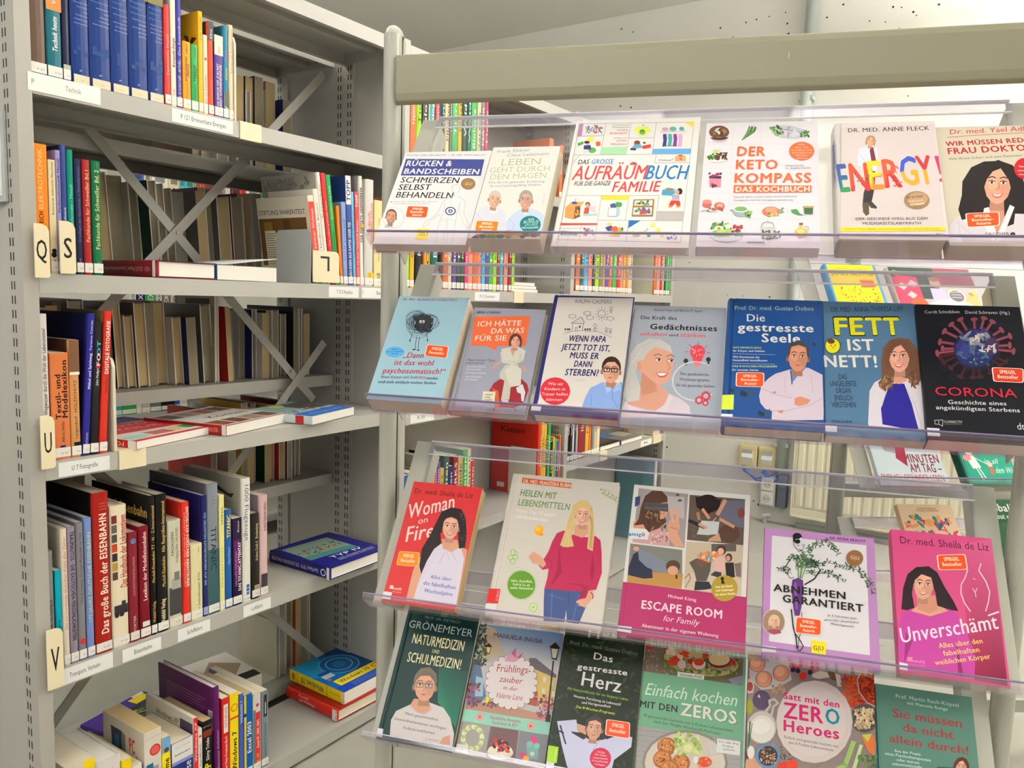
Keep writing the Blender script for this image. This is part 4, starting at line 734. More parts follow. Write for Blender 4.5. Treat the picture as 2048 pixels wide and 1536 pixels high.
# ================================================================ rack across the far aisle
rk = thing('bookshelf', 'steel rack across the far aisle, seen through the left bookshelf', 'bookshelf', 'steel bookshelves')
for y in (1.0, 2.2, 3.4):
    mb = MB(); mb.box((-3.42, y-.0125, 0), (-3.0, y+.0125, 1.9)); mb.build('side_panel', M_STEEL, rk)
for y0, y1 in ((1.0135, 2.1865), (2.2135, 3.3865)):
    for z_ in (.1, .654, 1.02, 1.40, 1.79): steel_board('shelf_board', rk, y0, y1, -3.0, -3.3, z_-CZ)
FC = ['white', 'blue', 'cream', 'white', 'cream', 'teal', 'teal', 'orange', 'red', 'white', 'yellow', 'dark red', 'bright red', 'white', 'green', 'grey', 'blue', 'red', 'cream']
CN.update({'teal': (50, 160, 170), 'bright red': (236, 40, 50), 'green': (50, 150, 70), 'lime': (150, 200, 40), 'violet': (86, 54, 130), 'magenta': (190, 40, 100), 'salmon': (230, 130, 110), 'light blue': (70, 170, 220), 'olive': (110, 110, 50), 'maroon': (120, 24, 36), 'tan': (190, 150, 100), 'dark teal': (16, 84, 76), 'beige': (216, 200, 160)})
def front_row(zs, specs, where, xs, hs=(.2, .25), seed=0, group=None, ybase=None, hard=.4, w=.15, lead=None):
    r = random.Random(seed)
    for i, (a, b, nm) in enumerate(specs):
        y0 = onX(a, ybase, xs)[1]; y1 = onX(b, ybase, xs)[1]-.0008
        if y1-y0 < .003: y1 = y0+.003
        c = CN[nm]; h = r.uniform(*hs); light = sum(c) > 380; tc = (40, 40, 40) if light else (224, 220, 210)
        wd = r.choice(['NATUR', 'Garten', 'Vögel', 'Tiere', 'Kräuter', 'Pflanzen', 'Biologie', 'Heimtiere', 'Wald', 'Obst']) 
        it = [('t', wd, .3+.2*r.random(), .85, .45, tc, 1)] if y1-y0 > .007 else []
        lb = '%s book, %s from left %s' % (nm, ORD[i], where)
        spine_book(0, 0, 0, 0, zs, xs, r.random() < hard, c, c, lb, it, Y=(y0, y1), h=h, w=w, group=group or 'books '+where)
y = 1.75; specs = []; r0 = random.Random(2)
for i in range(15):
    wd_ = [.02, .045, .03, .07, .05][i % 5]; specs.append((y, y+wd_, FC[i % len(FC)])); y += wd_+.002
for i, (a, b, nm) in enumerate(specs):
    if a < 2.2 < b+.02 or 2.18 < a < 2.22: continue
    c = CN[nm]; r_ = spine_book(0, 0, 0, 0, 1.40-CZ, -3.005, False, c, c, '%s item, %s from the left on the upper board of the far rack' % (nm, ORD[i]), [('t', 'DVD REISE', .3, .9, .3, (40, 40, 60) if sum(c) > 380 else WH, 1), ('r', .2, .6, .8, .8, shade(c, .55))], Y=(a, b), h=.30, w=.14, group='items on the upper board of the far rack')
y = 1.6
for i in range(10):
    nm = ['blue', 'white', 'teal', 'green', 'white', 'cream', 'grey', 'black', 'blue', 'white', 'violet', 'red'][i % 12]; wd_ = .022+.012*(i % 4)
    if not (2.17 < y+wd_ < 2.26):
        c = CN[nm]; spine_book(0, 0, 0, 0, .654-CZ, -3.005, False, c, c, '%s book, %s from the left on the lower board of the far rack' % (nm, ORD[i]), [('t', 'ATLAS', .3, .8, .5, (40, 40, 60) if sum(c) > 380 else WH, 1)], Y=(y, y+wd_), h=.19+.02*(i % 3), w=.14, group='items on the lower board of the far rack')
    y += wd_+.002
y = 1.75
for i in range(9):
    nm = ['white', 'dark blue', 'green', 'white', 'grey', 'cream', 'light blue', 'white', 'red', 'cream', 'white', 'teal'][i]; wd_ = .025+.01*(i % 3)
    if not (2.17 < y+wd_ < 2.26):
        c = CN[nm]; spine_book(0, 0, 0, 0, 1.02-CZ, -3.005, False, c, c, '%s book, %s from the left on the middle board of the far rack' % (nm, ORD[i]), [('t', 'LEXIKON', .3, .8, .5, (40, 40, 60) if sum(c) > 380 else WH, 1)], Y=(y, y+wd_), h=.2+.02*(i % 3), w=.14, group='items on the middle board of the far rack')
    y += wd_+.002
# ================================================================ books on the bays behind the display stand
def V(x0, s, pairs): return [(x0+a/s, x0+b/s, n) for a, b, n in pairs]
front_row(.348, V(800, 5.851, [(65, 108, 'blue'), (115, 185, 'orange'), (190, 254, 'lime'), (255, 325, 'black'), (327, 345, 'cream'), (346, 405, 'teal'), (406, 460, 'red'), (462, 474, 'blue'), (475, 524, 'dark green'), (525, 575, 'beige'), (580, 604, 'grey'), (606, 672, 'green'), (674, 725, 'yellow'), (727, 785, 'dark green'), (786, 826, 'dark teal'), (828, 892, 'green'), (896, 942, 'cream'), (945, 985, 'grey'), (988, 1028, 'magenta')]), 'on the second bay, upper row behind the stand', XS, (.215, .25), 21, ybase=330)
front_row(.348, V(800, 5.851, [(1740, 1790, 'orange'), (1870, 1905, 'orange')]), 'at the right end of the upper row, second bay', XS, (.17, .19), 22, ybase=350)
front_row(.348, [(1152, 1160, 'green'), (1161, 1166, 'white'), (1167, 1175, 'yellow'), (1176, 1184, 'red'), (1185, 1195, 'dark green'), (1196, 1204, 'lime')], 'on the last bay, upper row behind the stand', XS, (.18, .24), 23, ybase=380)
front_row(.017, V(760, 4.0425, [(198, 240, 'lime'), (241, 275, 'yellow'), (283, 345, 'black'), (347, 356, 'orange'), (357, 408, 'yellow'), (410, 473, 'dark teal'), (475, 505, 'black'), (507, 550, 'orange'), (551, 581, 'beige'), (583, 616, 'violet'), (618, 650, 'dark green'), (651, 678, 'dark green'), (684, 711, 'magenta'), (712, 748, 'salmon'), (750, 786, 'orange'), (788, 820, 'salmon'), (822, 849, 'light blue'), (850, 877, 'violet'), (879, 911, 'green'), (912, 942, 'lime'), (944, 966, 'maroon'), (968, 994, 'teal'), (1000, 1032, 'salmon'), (1038, 1062, 'maroon'), (1064, 1086, 'lime')]), 'on the second bay, middle row behind the stand', XS, (.2, .24), 31, ybase=575)
front_row(.030, V(1120, 8.533, [(262, 330, 'orange'), (332, 405, 'dark green'), (408, 470, 'light blue'), (480, 545, 'salmon'), (550, 592, 'black'), (594, 655, 'lime'), (660, 720, 'olive'), (722, 760, 'tan'), (762, 822, 'violet'), (824, 885, 'orange'), (888, 955, 'green'), (960, 1026, 'red'), (1028, 1070, 'salmon'), (1072, 1112, 'yellow'), (1114, 1150, 'orange'), (1152, 1220, 'cream')]), 'on the last bay, middle row behind the stand', XS, (.2, .235), 41, ybase=590)
front_row(.030, V(1120, 8.533, [(1600, 1640, 'orange'), (1641, 1670, 'salmon'), (1671, 1700, 'cream'), (1701, 1745, 'red'), (1746, 1765, 'white'), (1767, 1795, 'black'), (1800, 1835, 'green'), (1836, 1880, 'green')]), 'at the right end of the middle row, last bay', XS, (.2, .23), 42, ybase=590)
yq = onX(1302, 590, XS)[1]
r = thing('bookend', 'cream metal divider plate on the last bay, middle row', 'bookend', 'metal bookends')
mb = MB(); mb.box((-1.62, yq, CZ+.0305), (FX-.004, yq+.002, CZ+.26)); mb.build('upright_plate', M_BENDC, r)
mb = MB(); mb.box((-1.62, yq-.10, CZ+.0305), (FX-.004, yq, CZ+.0318)); mb.build('foot_plate', M_BENDC, r)
# magazines stacked flat in the second bay
for i, (c, n_) in enumerate([((206, 200, 196), 'white'), ((196, 150, 150), 'pink-grey'), ((210, 206, 200), 'pale')]):
    box_book('%s magazine in the flat pile on the second bay, %s from below' % (n_, ORD[i]), (FX-.02, onX(1030, 570, FX)[1], CZ+.0175+.011*i), (0, 1, 0), (-1, 0, 0), .17-.01*i, .2, .0105, c, hard=False, group='magazine pile on the second bay')
# lower rows
front_row(-.606, V(1140, 9.31, [(-60, -5, 'black'), (0, 40, 'black'), (45, 72, 'white'), (74, 112, 'dark blue'), (114, 145, 'cream'), (150, 278, 'maroon'), (282, 340, 'yellow'), (342, 392, 'orange'), (396, 440, 'grey'), (441, 490, 'cream'), (492, 545, 'beige')]), 'on the last bay, lower row behind the stand', XS, (.23, .27), 51, ybase=905)
front_row(-.606, V(1140, 9.31, [(1548, 1585, 'yellow'), (1588, 1640, 'red'), (1641, 1665, 'white')]), 'at the right end of the lower row, last bay', XS, (.2, .25), 52, ybase=878)
yq = onX(1306, 878, XS)[1]
r = thing('bookend', 'cream metal divider plate on the last bay, lower row', 'bookend', 'metal bookends')
mb = MB(); mb.box((-1.57, yq-.004, CZ-.6055), (FX-.01, yq-.002, CZ-.42)); mb.build('upright_plate', M_BENDC, r)
mb = MB(); mb.box((-1.57, yq-.06, CZ-.6055), (FX-.01, yq-.004, CZ-.604)); mb.build('foot_plate', M_BENDC, r)
ym = onX(1203, 905, FX)[1]; yn = onX(1245, 895, FX)[1]
box_book('dark photo book lying flat on the last bay, left of two', (FX-.01, ym, CZ-.6055), (0, 1, 0), (-1, 0, 0), yn-ym, .2, .022, (44, 42, 38), spine=(60, 58, 54), group='books lying flat on the last bay', items=lambda k, w, h: (k.R(.01, .02, w*.9, h*.4, (90, 66, 50)), k.R(w*.3, h*.5, w*.95, h*.9, (60, 62, 56))))
box_book('white photo book with blue sky lying flat on the last bay, right of two', (FX-.01, yn+.002, CZ-.6055), (0, 1, 0), (-1, 0, 0), .22, .2, .020, (120, 116, 110), spine=(80, 80, 84), group='books lying flat on the last bay', items=lambda k, w, h: (k.R(.002, h*.4, w*.5, h*.95, (50, 96, 160)), k.R(w*.5, h*.2, w*.95, h*.6, (176, 166, 150))))
yt_ = onX(1262, 900, XS)[1]
spine_book(0, 0, 0, 0, -1.122, XS, True, (96, 140, 150), (200, 200, 196), 'tall pale blue picture book standing low on the last bay', [], Y=(onX(1312, 930, XS)[1], onX(1316, 930, XS)[1]), h=.40, w=.2)
# second bay, lower opening with a red cat book
def katzen(k, w, h): k.T('Katzen', w*.2, h*.78, w*.72, h*.78, h*.07, (60, 10, 10), 0); k.R(w*.14, h*.06, w*.3, h*.12, (220, 216, 212))
ykz = onX(1075, 930, XS)[1]; zk = -.702
spine_book(0, 0, 0, 0, zk, XS, False, (190, 12, 14), (196, 40, 26), 'large red cat book facing left in the lower row of the second bay', [], Y=(ykz, ykz+.012), h=.285, w=.2, side=(178, 12, 14), group='books in the lower row of the second bay', back_items=katzen)
cs = ['orange', 'yellow', 'yellow', 'dark green', 'green', 'black', 'yellow', 'green', 'violet', 'orange', 'beige', 'salmon']; yy = ykz+.0135
for i, nm in enumerate(cs):
    t_ = .010+.004*(i % 3)
    if yy+t_ > 2.488: break
    spine_book(0, 0, 0, 0, zk, XS, False, CN[nm], CN[nm], '%s book, %s to the right of the large red cat book' % (nm, ORD[i]), [('t', 'Hunde', .4, .8, .5, (40, 40, 40) if sum(CN[nm]) > 380 else WH, 1)], Y=(yy, yy+t_), h=.275-.07*(i > 4)-.008*(i % 3), w=.15, group='books in the lower row of the second bay'); yy += t_+.001
r = thing('bookend', 'pale bookend plate in front of the red cat book', 'bookend', 'metal bookends'); q = .02
xf = FX-.012; mb = MB(); mb.prism([(xf-.115, CZ+zk+.0005), (xf, CZ+zk+.0005), (xf, CZ+zk+.16), (xf-.01, CZ+zk+.175), (xf-.105, CZ+zk+.175), (xf-.115, CZ+zk+.16)], ykz-.006, ykz-.0045, 'y'); mb.build('upright_plate', M_BENDC, r)
y = 1.625; i = 0; rr = random.Random(77)
for nm in ['blue', 'white', 'dark blue', 'magenta', 'teal', 'white', 'salmon', 'violet', 'yellow', 'dark green', 'dark blue', 'maroon', 'tan', 'green', 'beige', 'red']:
    t_ = rr.uniform(.014, .024); c = CN[nm]
    spine_book(0, 0, 0, 0, zk, XS, False, c, c, '%s book, %s from the left in the lower row of the second bay' % (nm, ORD[i]), [('t', rr.choice(['Hunde', 'PARKS', 'Aquarium', 'Pferde', 'Reiten']), .4, .9, .5, (30, 30, 40) if sum(c) > 380 else WH, 1)], Y=(y, y+t_), h=rr.uniform(.19, .235), w=.14, group='books in the lower row of the second bay'); y += t_+.001; i += 1
# ================================================================ display stands
SA = 0.33261206
EU = np.array([math.cos(SA), math.sin(SA), 0.]); NV = np.array([math.sin(SA), -math.cos(SA), 0.])
P0 = np.array([-0.97895855, 1.04951204, 0.]); SW = 1.03
def tilt_frame(P, v, z, deg):
    th = math.radians(deg); a = NV*math.cos(th)+np.array([0, 0, math.sin(th)]); b = -NV*math.sin(th)+np.array([0, 0, math.cos(th)])
    o = P+NV*v; return frame((o[0], o[1], z), EU, b, a), a, b
def tray(root, mw, u0, u1, H, d=.044, lip=.007, folds=False):
    """clear tilted tray: back sheet, folded top band, shelf with front lip, side plates"""
    t = MB(); t.box((u0+.03, 0, -.003), (u1-.03, H, 0)); o = t.build('tray', M_ACRY, root); o.matrix_world = mw
    b = MB(); b.box((u0+.03, H-.028, .0015), (u1-.03, H, .0045)); b.build('folded_band', M_BAND, o)
    l = MB(); l.prism([(-.003, 0), (-.003, -.003), (d-.004, -.003), (d, .001), (d, lip), (d-.003, lip), (d-.003, .002), (d-.005, 0)][::-1], u0-.006, u1+.006, 'x')
    for i, v in enumerate(l.v): l.v[i] = (v[0], v[2], v[1])
    l.build('tray_shelf', M_LIP, o)
    e = MB(); e.box((u0+.03, H-.0002, -.0032), (u1-.03, H+.0010, .0047)); e.box((u0+.03, H-.0290, .0012), (u1-.03, H-.0279, .0048))
    if folds: e.box((u0+.03, .048, .0002), (u1-.03, .0488, .0016)); e.box((u0+.03, .024, .0002), (u1-.03, .0248, .0016))
    e.build('cut_edge', M_EDGEW, o)
    p = MB(); p.box((u0-.006, lip-.0002, d-.0034), (u1+.006, lip+.0018, d+.0004)); p.build('lip_edge', M_EDGEP, o)
    for s0, s1, sg in ((u0-.004, u0+.034, 1), (u1-.034, u1+.004, -1)):
        g = MB(); g.box((s0, .002, -.0055), (s1, H+.002, -.0035)); x = s1 if sg > 0 else s0
        g.box((x-.001, .01, -.045), (x+.001, H-.01, -.0055)); g.build('side_plate', M_STAND, o, .0006)
    return o
def post(root, x, zt, yo=.09):
    mb = MB(); n = 14; r = .0148; x += .001
    prof = [(x+r*math.cos(math.pi+math.pi*k/n), -.004+r*1.1*math.sin(math.pi+math.pi*k/n)) for k in range(n+1)]+[(x+r, .008), (x-r, .008)]
    prof = [(p, q+yo) for p, q in prof]; mb.prism(prof, .03, zt-.02, 'z'); p = mb.build('post', M_STAND, root, smooth=False)
    g = MB(); g.box((x-r+.001, yo+.008, .03), (x+r+.0008, yo+.012, zt-.02)); g.build('groove_strip', M_GROOVE, p)
    b = MB(); b.box((x-r+.004, yo+.012, .03), (x+r-.001, yo+.03, zt-.022)); b.build('rear_profile', M_STAND, p, .002)
    c = MB(); nn = 8
    rings = []
    for j in range(5):
        f = math.cos(math.pi/2*j/5); zz = zt-.02+.019*math.sin(math.pi/2*j/5)
        rings.append([((x+(r+.0005)*f*math.cos(2*math.pi*k/24)), (yo+.008+(.026)*f*math.sin(2*math.pi*k/24)), zz) for k in range(24)])
    vs = [v for R_ in rings for v in R_]+[(x, yo+.008, zt)]
    fs = [(a*24+k, a*24+(k+1) % 24, (a+1)*24+(k+1) % 24, (a+1)*24+k) for a in range(4) for k in range(24)]+[(96+k, 96+(k+1) % 24, 120) for k in range(24)]
    c.tris(vs, fs); c.build('end_cap', M_STAND, p, smooth=True)
    f_ = MB(); f_.box((x-.02, yo-.27, 0), (x+.02, yo+.27, .032)); f_.build('foot', M_STAND, root, .004)
    return p
st = thing('display_stand', 'pale grey metal book display stand with four clear tilted trays', 'display stand', 'book display stands', frame(P0, EU, -NV, (0, 0, 1)))
post(st, -.038, CZ+.491); post(st, SW+.025, CZ+.491)
BP = [(.004, .349), (-.007, .343), (-.017, .349), (-.019, .362), (-.019, .419), (-.015, .430), (-.006, .433), (.006, .428), (.006, .362)]
mb = MB(); mb.prism([(a+.086, CZ+b) for a, b in BP][::-1], -.0215, SW+.0085, 'x')
hb = mb.build('header_board', M_HEAD, st, .002)
mb = MB(); mb.box((.655, .0663, CZ+.392), (.6555, .0668, CZ+.401)); mb.build('scratch', M_WHITE, hb)
for z0 in (.12, .30): mb = MB(); mb.box((-.022, .09, z0), (SW+.009, .11, z0+.03)); mb.build('cross_bar', M_STAND, st, .002)
ZC = {1: .071, 2: -.204, 3: -.557, 4: -.814}
for r in (1, 2, 3, 4):
    mw, a, b = tilt_frame(P0, .048, CZ+ZC[r], 38)
    o = tray(None, mw, 0, SW, .335, folds=(r == 3)); o.parent = st; o.matrix_parent_inverse = st.matrix_world.inverted()
# second stand behind, turned a little further to the right
EU1, NV1 = EU, NV
SB = math.radians(37); EU = np.array([math.cos(SB), math.sin(SB), 0.]); NV = np.array([math.sin(SB), -math.cos(SB), 0.])
Q0 = CAMP+ray(1680, 900)*1.98; Q0 = np.array([Q0[0], Q0[1], 0.])
V2 = float(NV@(CAMP+ray(1820, 978)*1.83-np.array([Q0[0], Q0[1], 0.])))
st2 = thing('display_stand', 'second grey metal display stand standing farther back by the radiator', 'display stand', 'book display stands', frame(Q0, EU, -NV, (0, 0, 1)))
post(st2, 0, CZ+.24, 0); post(st2, SW, CZ+.24, 0)
for z0 in (CZ-.475, .12): mb = MB(); mb.box((.0175, .0, z0), (SW-.0175, .03, z0+.035)); mb.build('cross_bar', M_STAND, st2, .002)
S2 = {1: (V2, -.082), 2: (V2, -.412), 3: (V2, -.632)}
for r, (v, z) in S2.items():
    mw, a, b = tilt_frame(Q0, v, CZ+z, 40)
    o = tray(None, mw, -.145 if r == 1 else -.018, SW, .27 if r == 1 else .16); o.parent = st2; o.matrix_parent_inverse = st2.matrix_world.inverted()
EU2, NV2 = EU, NV; EU, NV = EU1, NV1
# ================================================================ books on the front stand
CR = {'C1': (740, 180, 4.267), 'C2': (1090, 200, 4.6545), 'C3': (1370, 200, 4.6545), 'C4': (1640, 180, 4.267), 'C5': (730, 520, 4.267), 'C6': (1050, 520, 4.267), 'C7': (1420, 520, 4.267), 'C8': (1640, 520, 4.042), 'C9': (720, 860, 4.042), 'C10': (960, 900, 4.151), 'C11': (1220, 920, 4.042), 'C12': (1480, 860, 3.2), 'C13': (1720, 860, 2.844), 'C14': (720, 1190, 4.439), 'C15': (1080, 1230, 4.6545), 'C16': (1460, 1280, 6.0), 'C17': (1720, 1280, 6.0)}
def front(row, crop, u0, w, h, t, hard, cov, label, art, spine=None, pages=M_PAGES, s0=.0005, sticker=True, back=None, lift=0.):
    mw, a, b = tilt_frame(P0, .048, CZ+ZC[row], 38)
    bm = mw @ Matrix.Translation((u0, s0, .0006+lift))
    root = thing('book', label, 'book', 'books on the clear display trays', bm)
    book_body(root, w, h, t, hard, cov, spine or cov, back or cov, pages)
    inv = bm.inverted(); x0, y0, sc = CR[crop]
    nrm = np.array([bm[0][2], bm[1][2], bm[2][2]]); pt = np.array(bm @ Vector((0, 0, t)))
    def conv(x, y):
        p = inv @ Vector(on_plane(x0+x/sc, y0+y/sc, nrm, pt)); return (p.x, p.y)
    ik = Ink(t, conv); ik.box = (.0005, .0005, w-.0003, h-.0004)
    art(ik)
    if sticker:
        z = ik._z(); ik.mb.poly([(.0006, .006, z), (.017, .006, z), (.017, .019, z), (.0006, .019, z)], (222, 224, 232))
    ik.mb.build('cover_print', M_COVER, root)
    return root
OR = (236, 78, 24); DK = (30, 28, 28)
def badge(k, a, b, c, d, l3=None, col=OR, edge=(240, 224, 214)):
    """orange bestseller sticker given by four corners"""
    mx = lambda p, q, t: (p[0]+(q[0]-p[0])*t, p[1]+(q[1]-p[1])*t)
    k.RR(a, b, c, d, edge); ce = mx(mx(a, c, .5), mx(b, d, .5), .5); s = lambda p: mx(ce, p, .93)
    A, B, C, D = map(s, (a, b, c, d)); k.RR(A, B, C, D, col)
    H = math.hypot(D[0]-A[0], D[1]-A[1])
    rows = [('SPIEGEL', .40, .22, .78), ('Bestseller', .76, .14, .86)] if not l3 else [('SPIEGEL', .32, .24, .76), ('Bestseller-', .60, .16, .86), (l3, .88, .28, .76)]
    for s_, f, x0, x1 in rows:
        L = mx(A, D, f); R_ = mx(B, C, f); p = mx(L, R_, x0); q = mx(L, R_, x1); k.T(s_, *p, *q, H*(.19 if l3 else .24), (250, 222, 200), 2)
def face(k, cx, cy, r, skin=(206, 150, 122), hair=(60, 40, 30), style='short', rot=0, glasses=False, smile=True, dx=0, lips=(176, 84, 80), beard=None):
    c, s = math.cos(math.radians(rot)), math.sin(math.radians(rot))
    def X(x, y): return (cx+r*(x*c-y*s), cy+r*(x*s+y*c))
    def el(x, y, a, b, col, n=16, ro=0): p = X(x, y); k.E(p[0], p[1], r*a, r*b, col, n, rot+ro)
    dk = shade(skin, .72)
    if style == 'long': k.P([X(-1.05, 2.2), X(-1.15, .6), X(-1.0, -.5), X(-.6, -1.2), X(0, -1.42), X(.6, -1.2), X(1.02, -.5), X(1.15, .6), X(1.0, 2.2), X(.5, 2.4), X(.4, 1), X(-.4, 1), X(-.5, 2.4)], hair)
    elif style == 'bob': k.P([X(-1.0, .9), X(-1.1, 0), X(-.95, -.7), X(-.5, -1.25), X(.1, -1.35), X(.7, -1.1), X(1.05, -.4), X(1.05, .4), X(.9, .95), X(.4, .5), X(-.4, .5)], hair)
    else: el(0, -.35, .88, 1.0, hair); el(-.82, .1, .13, .24, dk); el(.82, .1, .13, .24, dk)
    k.P([X(-.38, .5), X(.38, .5), X(.42, 1.45), X(-.42, 1.45)], shade(skin, .8))
    k.P([X(-.74, -.35), X(-.55, -.85), X(0, -1.02), X(.55, -.85), X(.74, -.35), X(.74, .2), X(.6, .66), X(.3, 1.0), X(0, 1.1), X(-.3, 1.0), X(-.6, .66), X(-.74, .2)], skin)
    el(.42, .2, .26, .5, shade(skin, .93)); el(-.3+dx, -.1, .3, .4, shade(skin, 1.06)); el(dx, -.62, .5, .22, shade(skin, 1.07))
    if style == 'short': k.P([X(-.8, -.1), X(-.78, -.7), X(-.4, -1.25), X(.3, -1.3), X(.78, -.8), X(.8, -.1), X(.66, -.5), X(.3, -.86), X(-.35, -.8), X(-.66, -.45)], hair)
    elif style == 'bald': k.P([X(-.86, .2), X(-.84, -.6), X(-.6, -.95), X(-.66, -.3)], hair); k.P([X(.86, .2), X(.84, -.6), X(.6, -.95), X(.66, -.3)], hair)
    elif style in ('long', 'bob'): k.P([X(-.8, .3), X(-.85, -.5), X(-.4, -1.22), X(.3, -1.3), X(.8, -.6), X(.8, .3), X(.62, -.3), X(.15, -.95), X(-.3, -.75), X(-.62, -.3)], hair)
    for sx in (-1, 1):
        el(sx*.33+dx, -.13, .17, .075, (232, 222, 214), 10); el(sx*.33+dx, -.13, .08, .08, (46, 30, 26), 8); k.L([X(sx*.33+dx-.19, -.19), X(sx*.33+dx, -.24), X(sx*.33+dx+.19, -.18)], r*.05, (50, 32, 28)); k.L([X(sx*.33+dx-.2, -.38), X(sx*.33+dx, -.46), X(sx*.33+dx+.2, -.40)], r*.06, shade(hair, .8) if sum(hair) < 420 else shade(skin, .6))
    k.L([X(.06+dx, -.15), X(.1+dx, .22), X(-.06+dx, .27)], r*.05, dk); el(dx, .24, .13, .07, shade(skin, .9), 8)
    if beard: k.P([X(-.6, .45), X(0, .3), X(.6, .45), X(.35, 1.02), X(0, 1.12), X(-.35, 1.02)], beard)
    if smile: k.P([X(-.34+dx, .5), X(dx, .56), X(.34+dx, .48), X(.2+dx, .70), X(dx, .76), X(-.2+dx, .70)], lips); k.P([X(-.26+dx, .53), X(dx, .58), X(.26+dx, .52), X(.14+dx, .63), X(dx, .66), X(-.14+dx, .64)], (236, 230, 224))
    else: k.P([X(-.26+dx, .58), X(dx, .53), X(.26+dx, .57), X(dx, .66)], lips)
    if glasses:
        for sx in (-1, 1):
            P = [X(sx*.35+dx-.27, -.28), X(sx*.35+dx+.27, -.28), X(sx*.35+dx+.24, .06), X(sx*.35+dx-.24, .06), X(sx*.35+dx-.27, -.28)]; k.L(P, r*.08, glasses)
        k.L([X(dx-.08, -.2), X(dx+.08, -.2)], r*.08, glasses); k.L([X(dx+.62, -.22), X(.85, -.16)], r*.05, glasses)
def a_ruecken(k):
    k.R(205, 545, 212, 548, DK); k.T('ROLAND LIEBSCHER-BRACHT  |  DR. MED. PETRA BRACHT', 315, 565, 985, 563, 15, (120, 116, 116))
    k.P([(308, 588), (977, 592), (945, 733), (262, 730)], (62, 70, 138))
    k.T('RÜCKEN &', 305, 648, 693, 650, 44, WH, 2); k.T('BANDSCHEIBEN', 285, 714, 925, 720, 42, WH, 2)
    k.T('SCHMERZEN', 258, 790, 752, 795, 46, DK, 1); k.T('SELBST', 238, 853, 512, 853, 46, DK, 1); k.T('BEHANDELN', 218, 918, 700, 925, 48, DK, 1)
    k.E(838, 801, 62, 50, (140, 104, 62)); k.E(838, 801, 50, 40, (150, 114, 72)); k.T('GU', 808, 812, 866, 812, 22, (220, 190, 140), 0)
    k.T('Rückenleiden / Bandscheibenvorfall / Gleitwirbel', 205, 957, 570, 957, 10, (150, 148, 148)); k.T('Facettengelenkarthrose / Hexenschuss', 200, 974, 515, 974, 10, (150, 148, 148)); k.E(186, 955, 4, 6, DK)
    k.E(200, 1090, 92, 92, (200, 196, 192)); k.E(200, 1090, 86, 86, (228, 226, 224)); face(k, 180, 1088, 54, (196, 138, 108), (90, 80, 74), 'bald', 8, beard=(150, 120, 104)); k.P([(130, 1150), (165, 1160), (170, 1178), (125, 1175)], (170, 176, 190))
    badge(k, (318, 988), (505, 995), (486, 1092), (298, 1088), 'Autoren')
    g = (176, 172, 172); B = [(735, 815, 38, 30), (735, 845, 32, 36)]
    k.L([(700, 830), (712, 812), (735, 806), (765, 815), (772, 840), (755, 870), (745, 880)], 3, g); k.L([(700, 830), (705, 862), (722, 884), (720, 905)], 3, g)
    k.L([(720, 905), (650, 930), (620, 960), (590, 1030), (540, 1085), (470, 1125), (450, 1165)], 3, g); k.L([(745, 905), (800, 935), (815, 975), (800, 1050), (825, 1110), (850, 1160), (835, 1188), (812, 1150)], 3, g)
    k.L([(640, 960), (630, 1040), (600, 1110), (575, 1190), (560, 1320)], 3, g); k.L([(770, 960), (745, 1040), (735, 1110), (715, 1200), (690, 1330)], 3, g); k.L([(450, 1165), (470, 1170), (520, 1110), (600, 1060)], 3, g)
    k.L([(650, 1110), (640, 1200), (620, 1320)], 2, g); k.L([(660, 1110), (665, 1200), (650, 1320)], 2, g); k.L([(700, 890), (690, 1000), (660, 1100)], 2, (196, 192, 192)); k.L([(600, 1120), (650, 1100), (730, 1120)], 2, g); k.L([(760, 970), (770, 1060), (800, 1140)], 2, g)
    k.E(687, 1034, 46, 36, (62, 66, 110)); k.E(687, 1034, 36, 27, (226, 226, 230)); k.E(687, 1034, 20, 16, (70, 90, 150)); k.E(687, 1034, 8, 7, WH)
    k.P([(408, 1182), (510, 1186), (490, 1278), (384, 1274)], (240, 216, 60)); k.T('GU', 414, 1245, 486, 1247, 28, (90, 84, 40))
front(1, 'C1', -.003, .166, .223, .018, False, (226, 222, 222), 'white back pain paperback with blue title band at the left end of the top tray', a_ruecken, sticker=False)
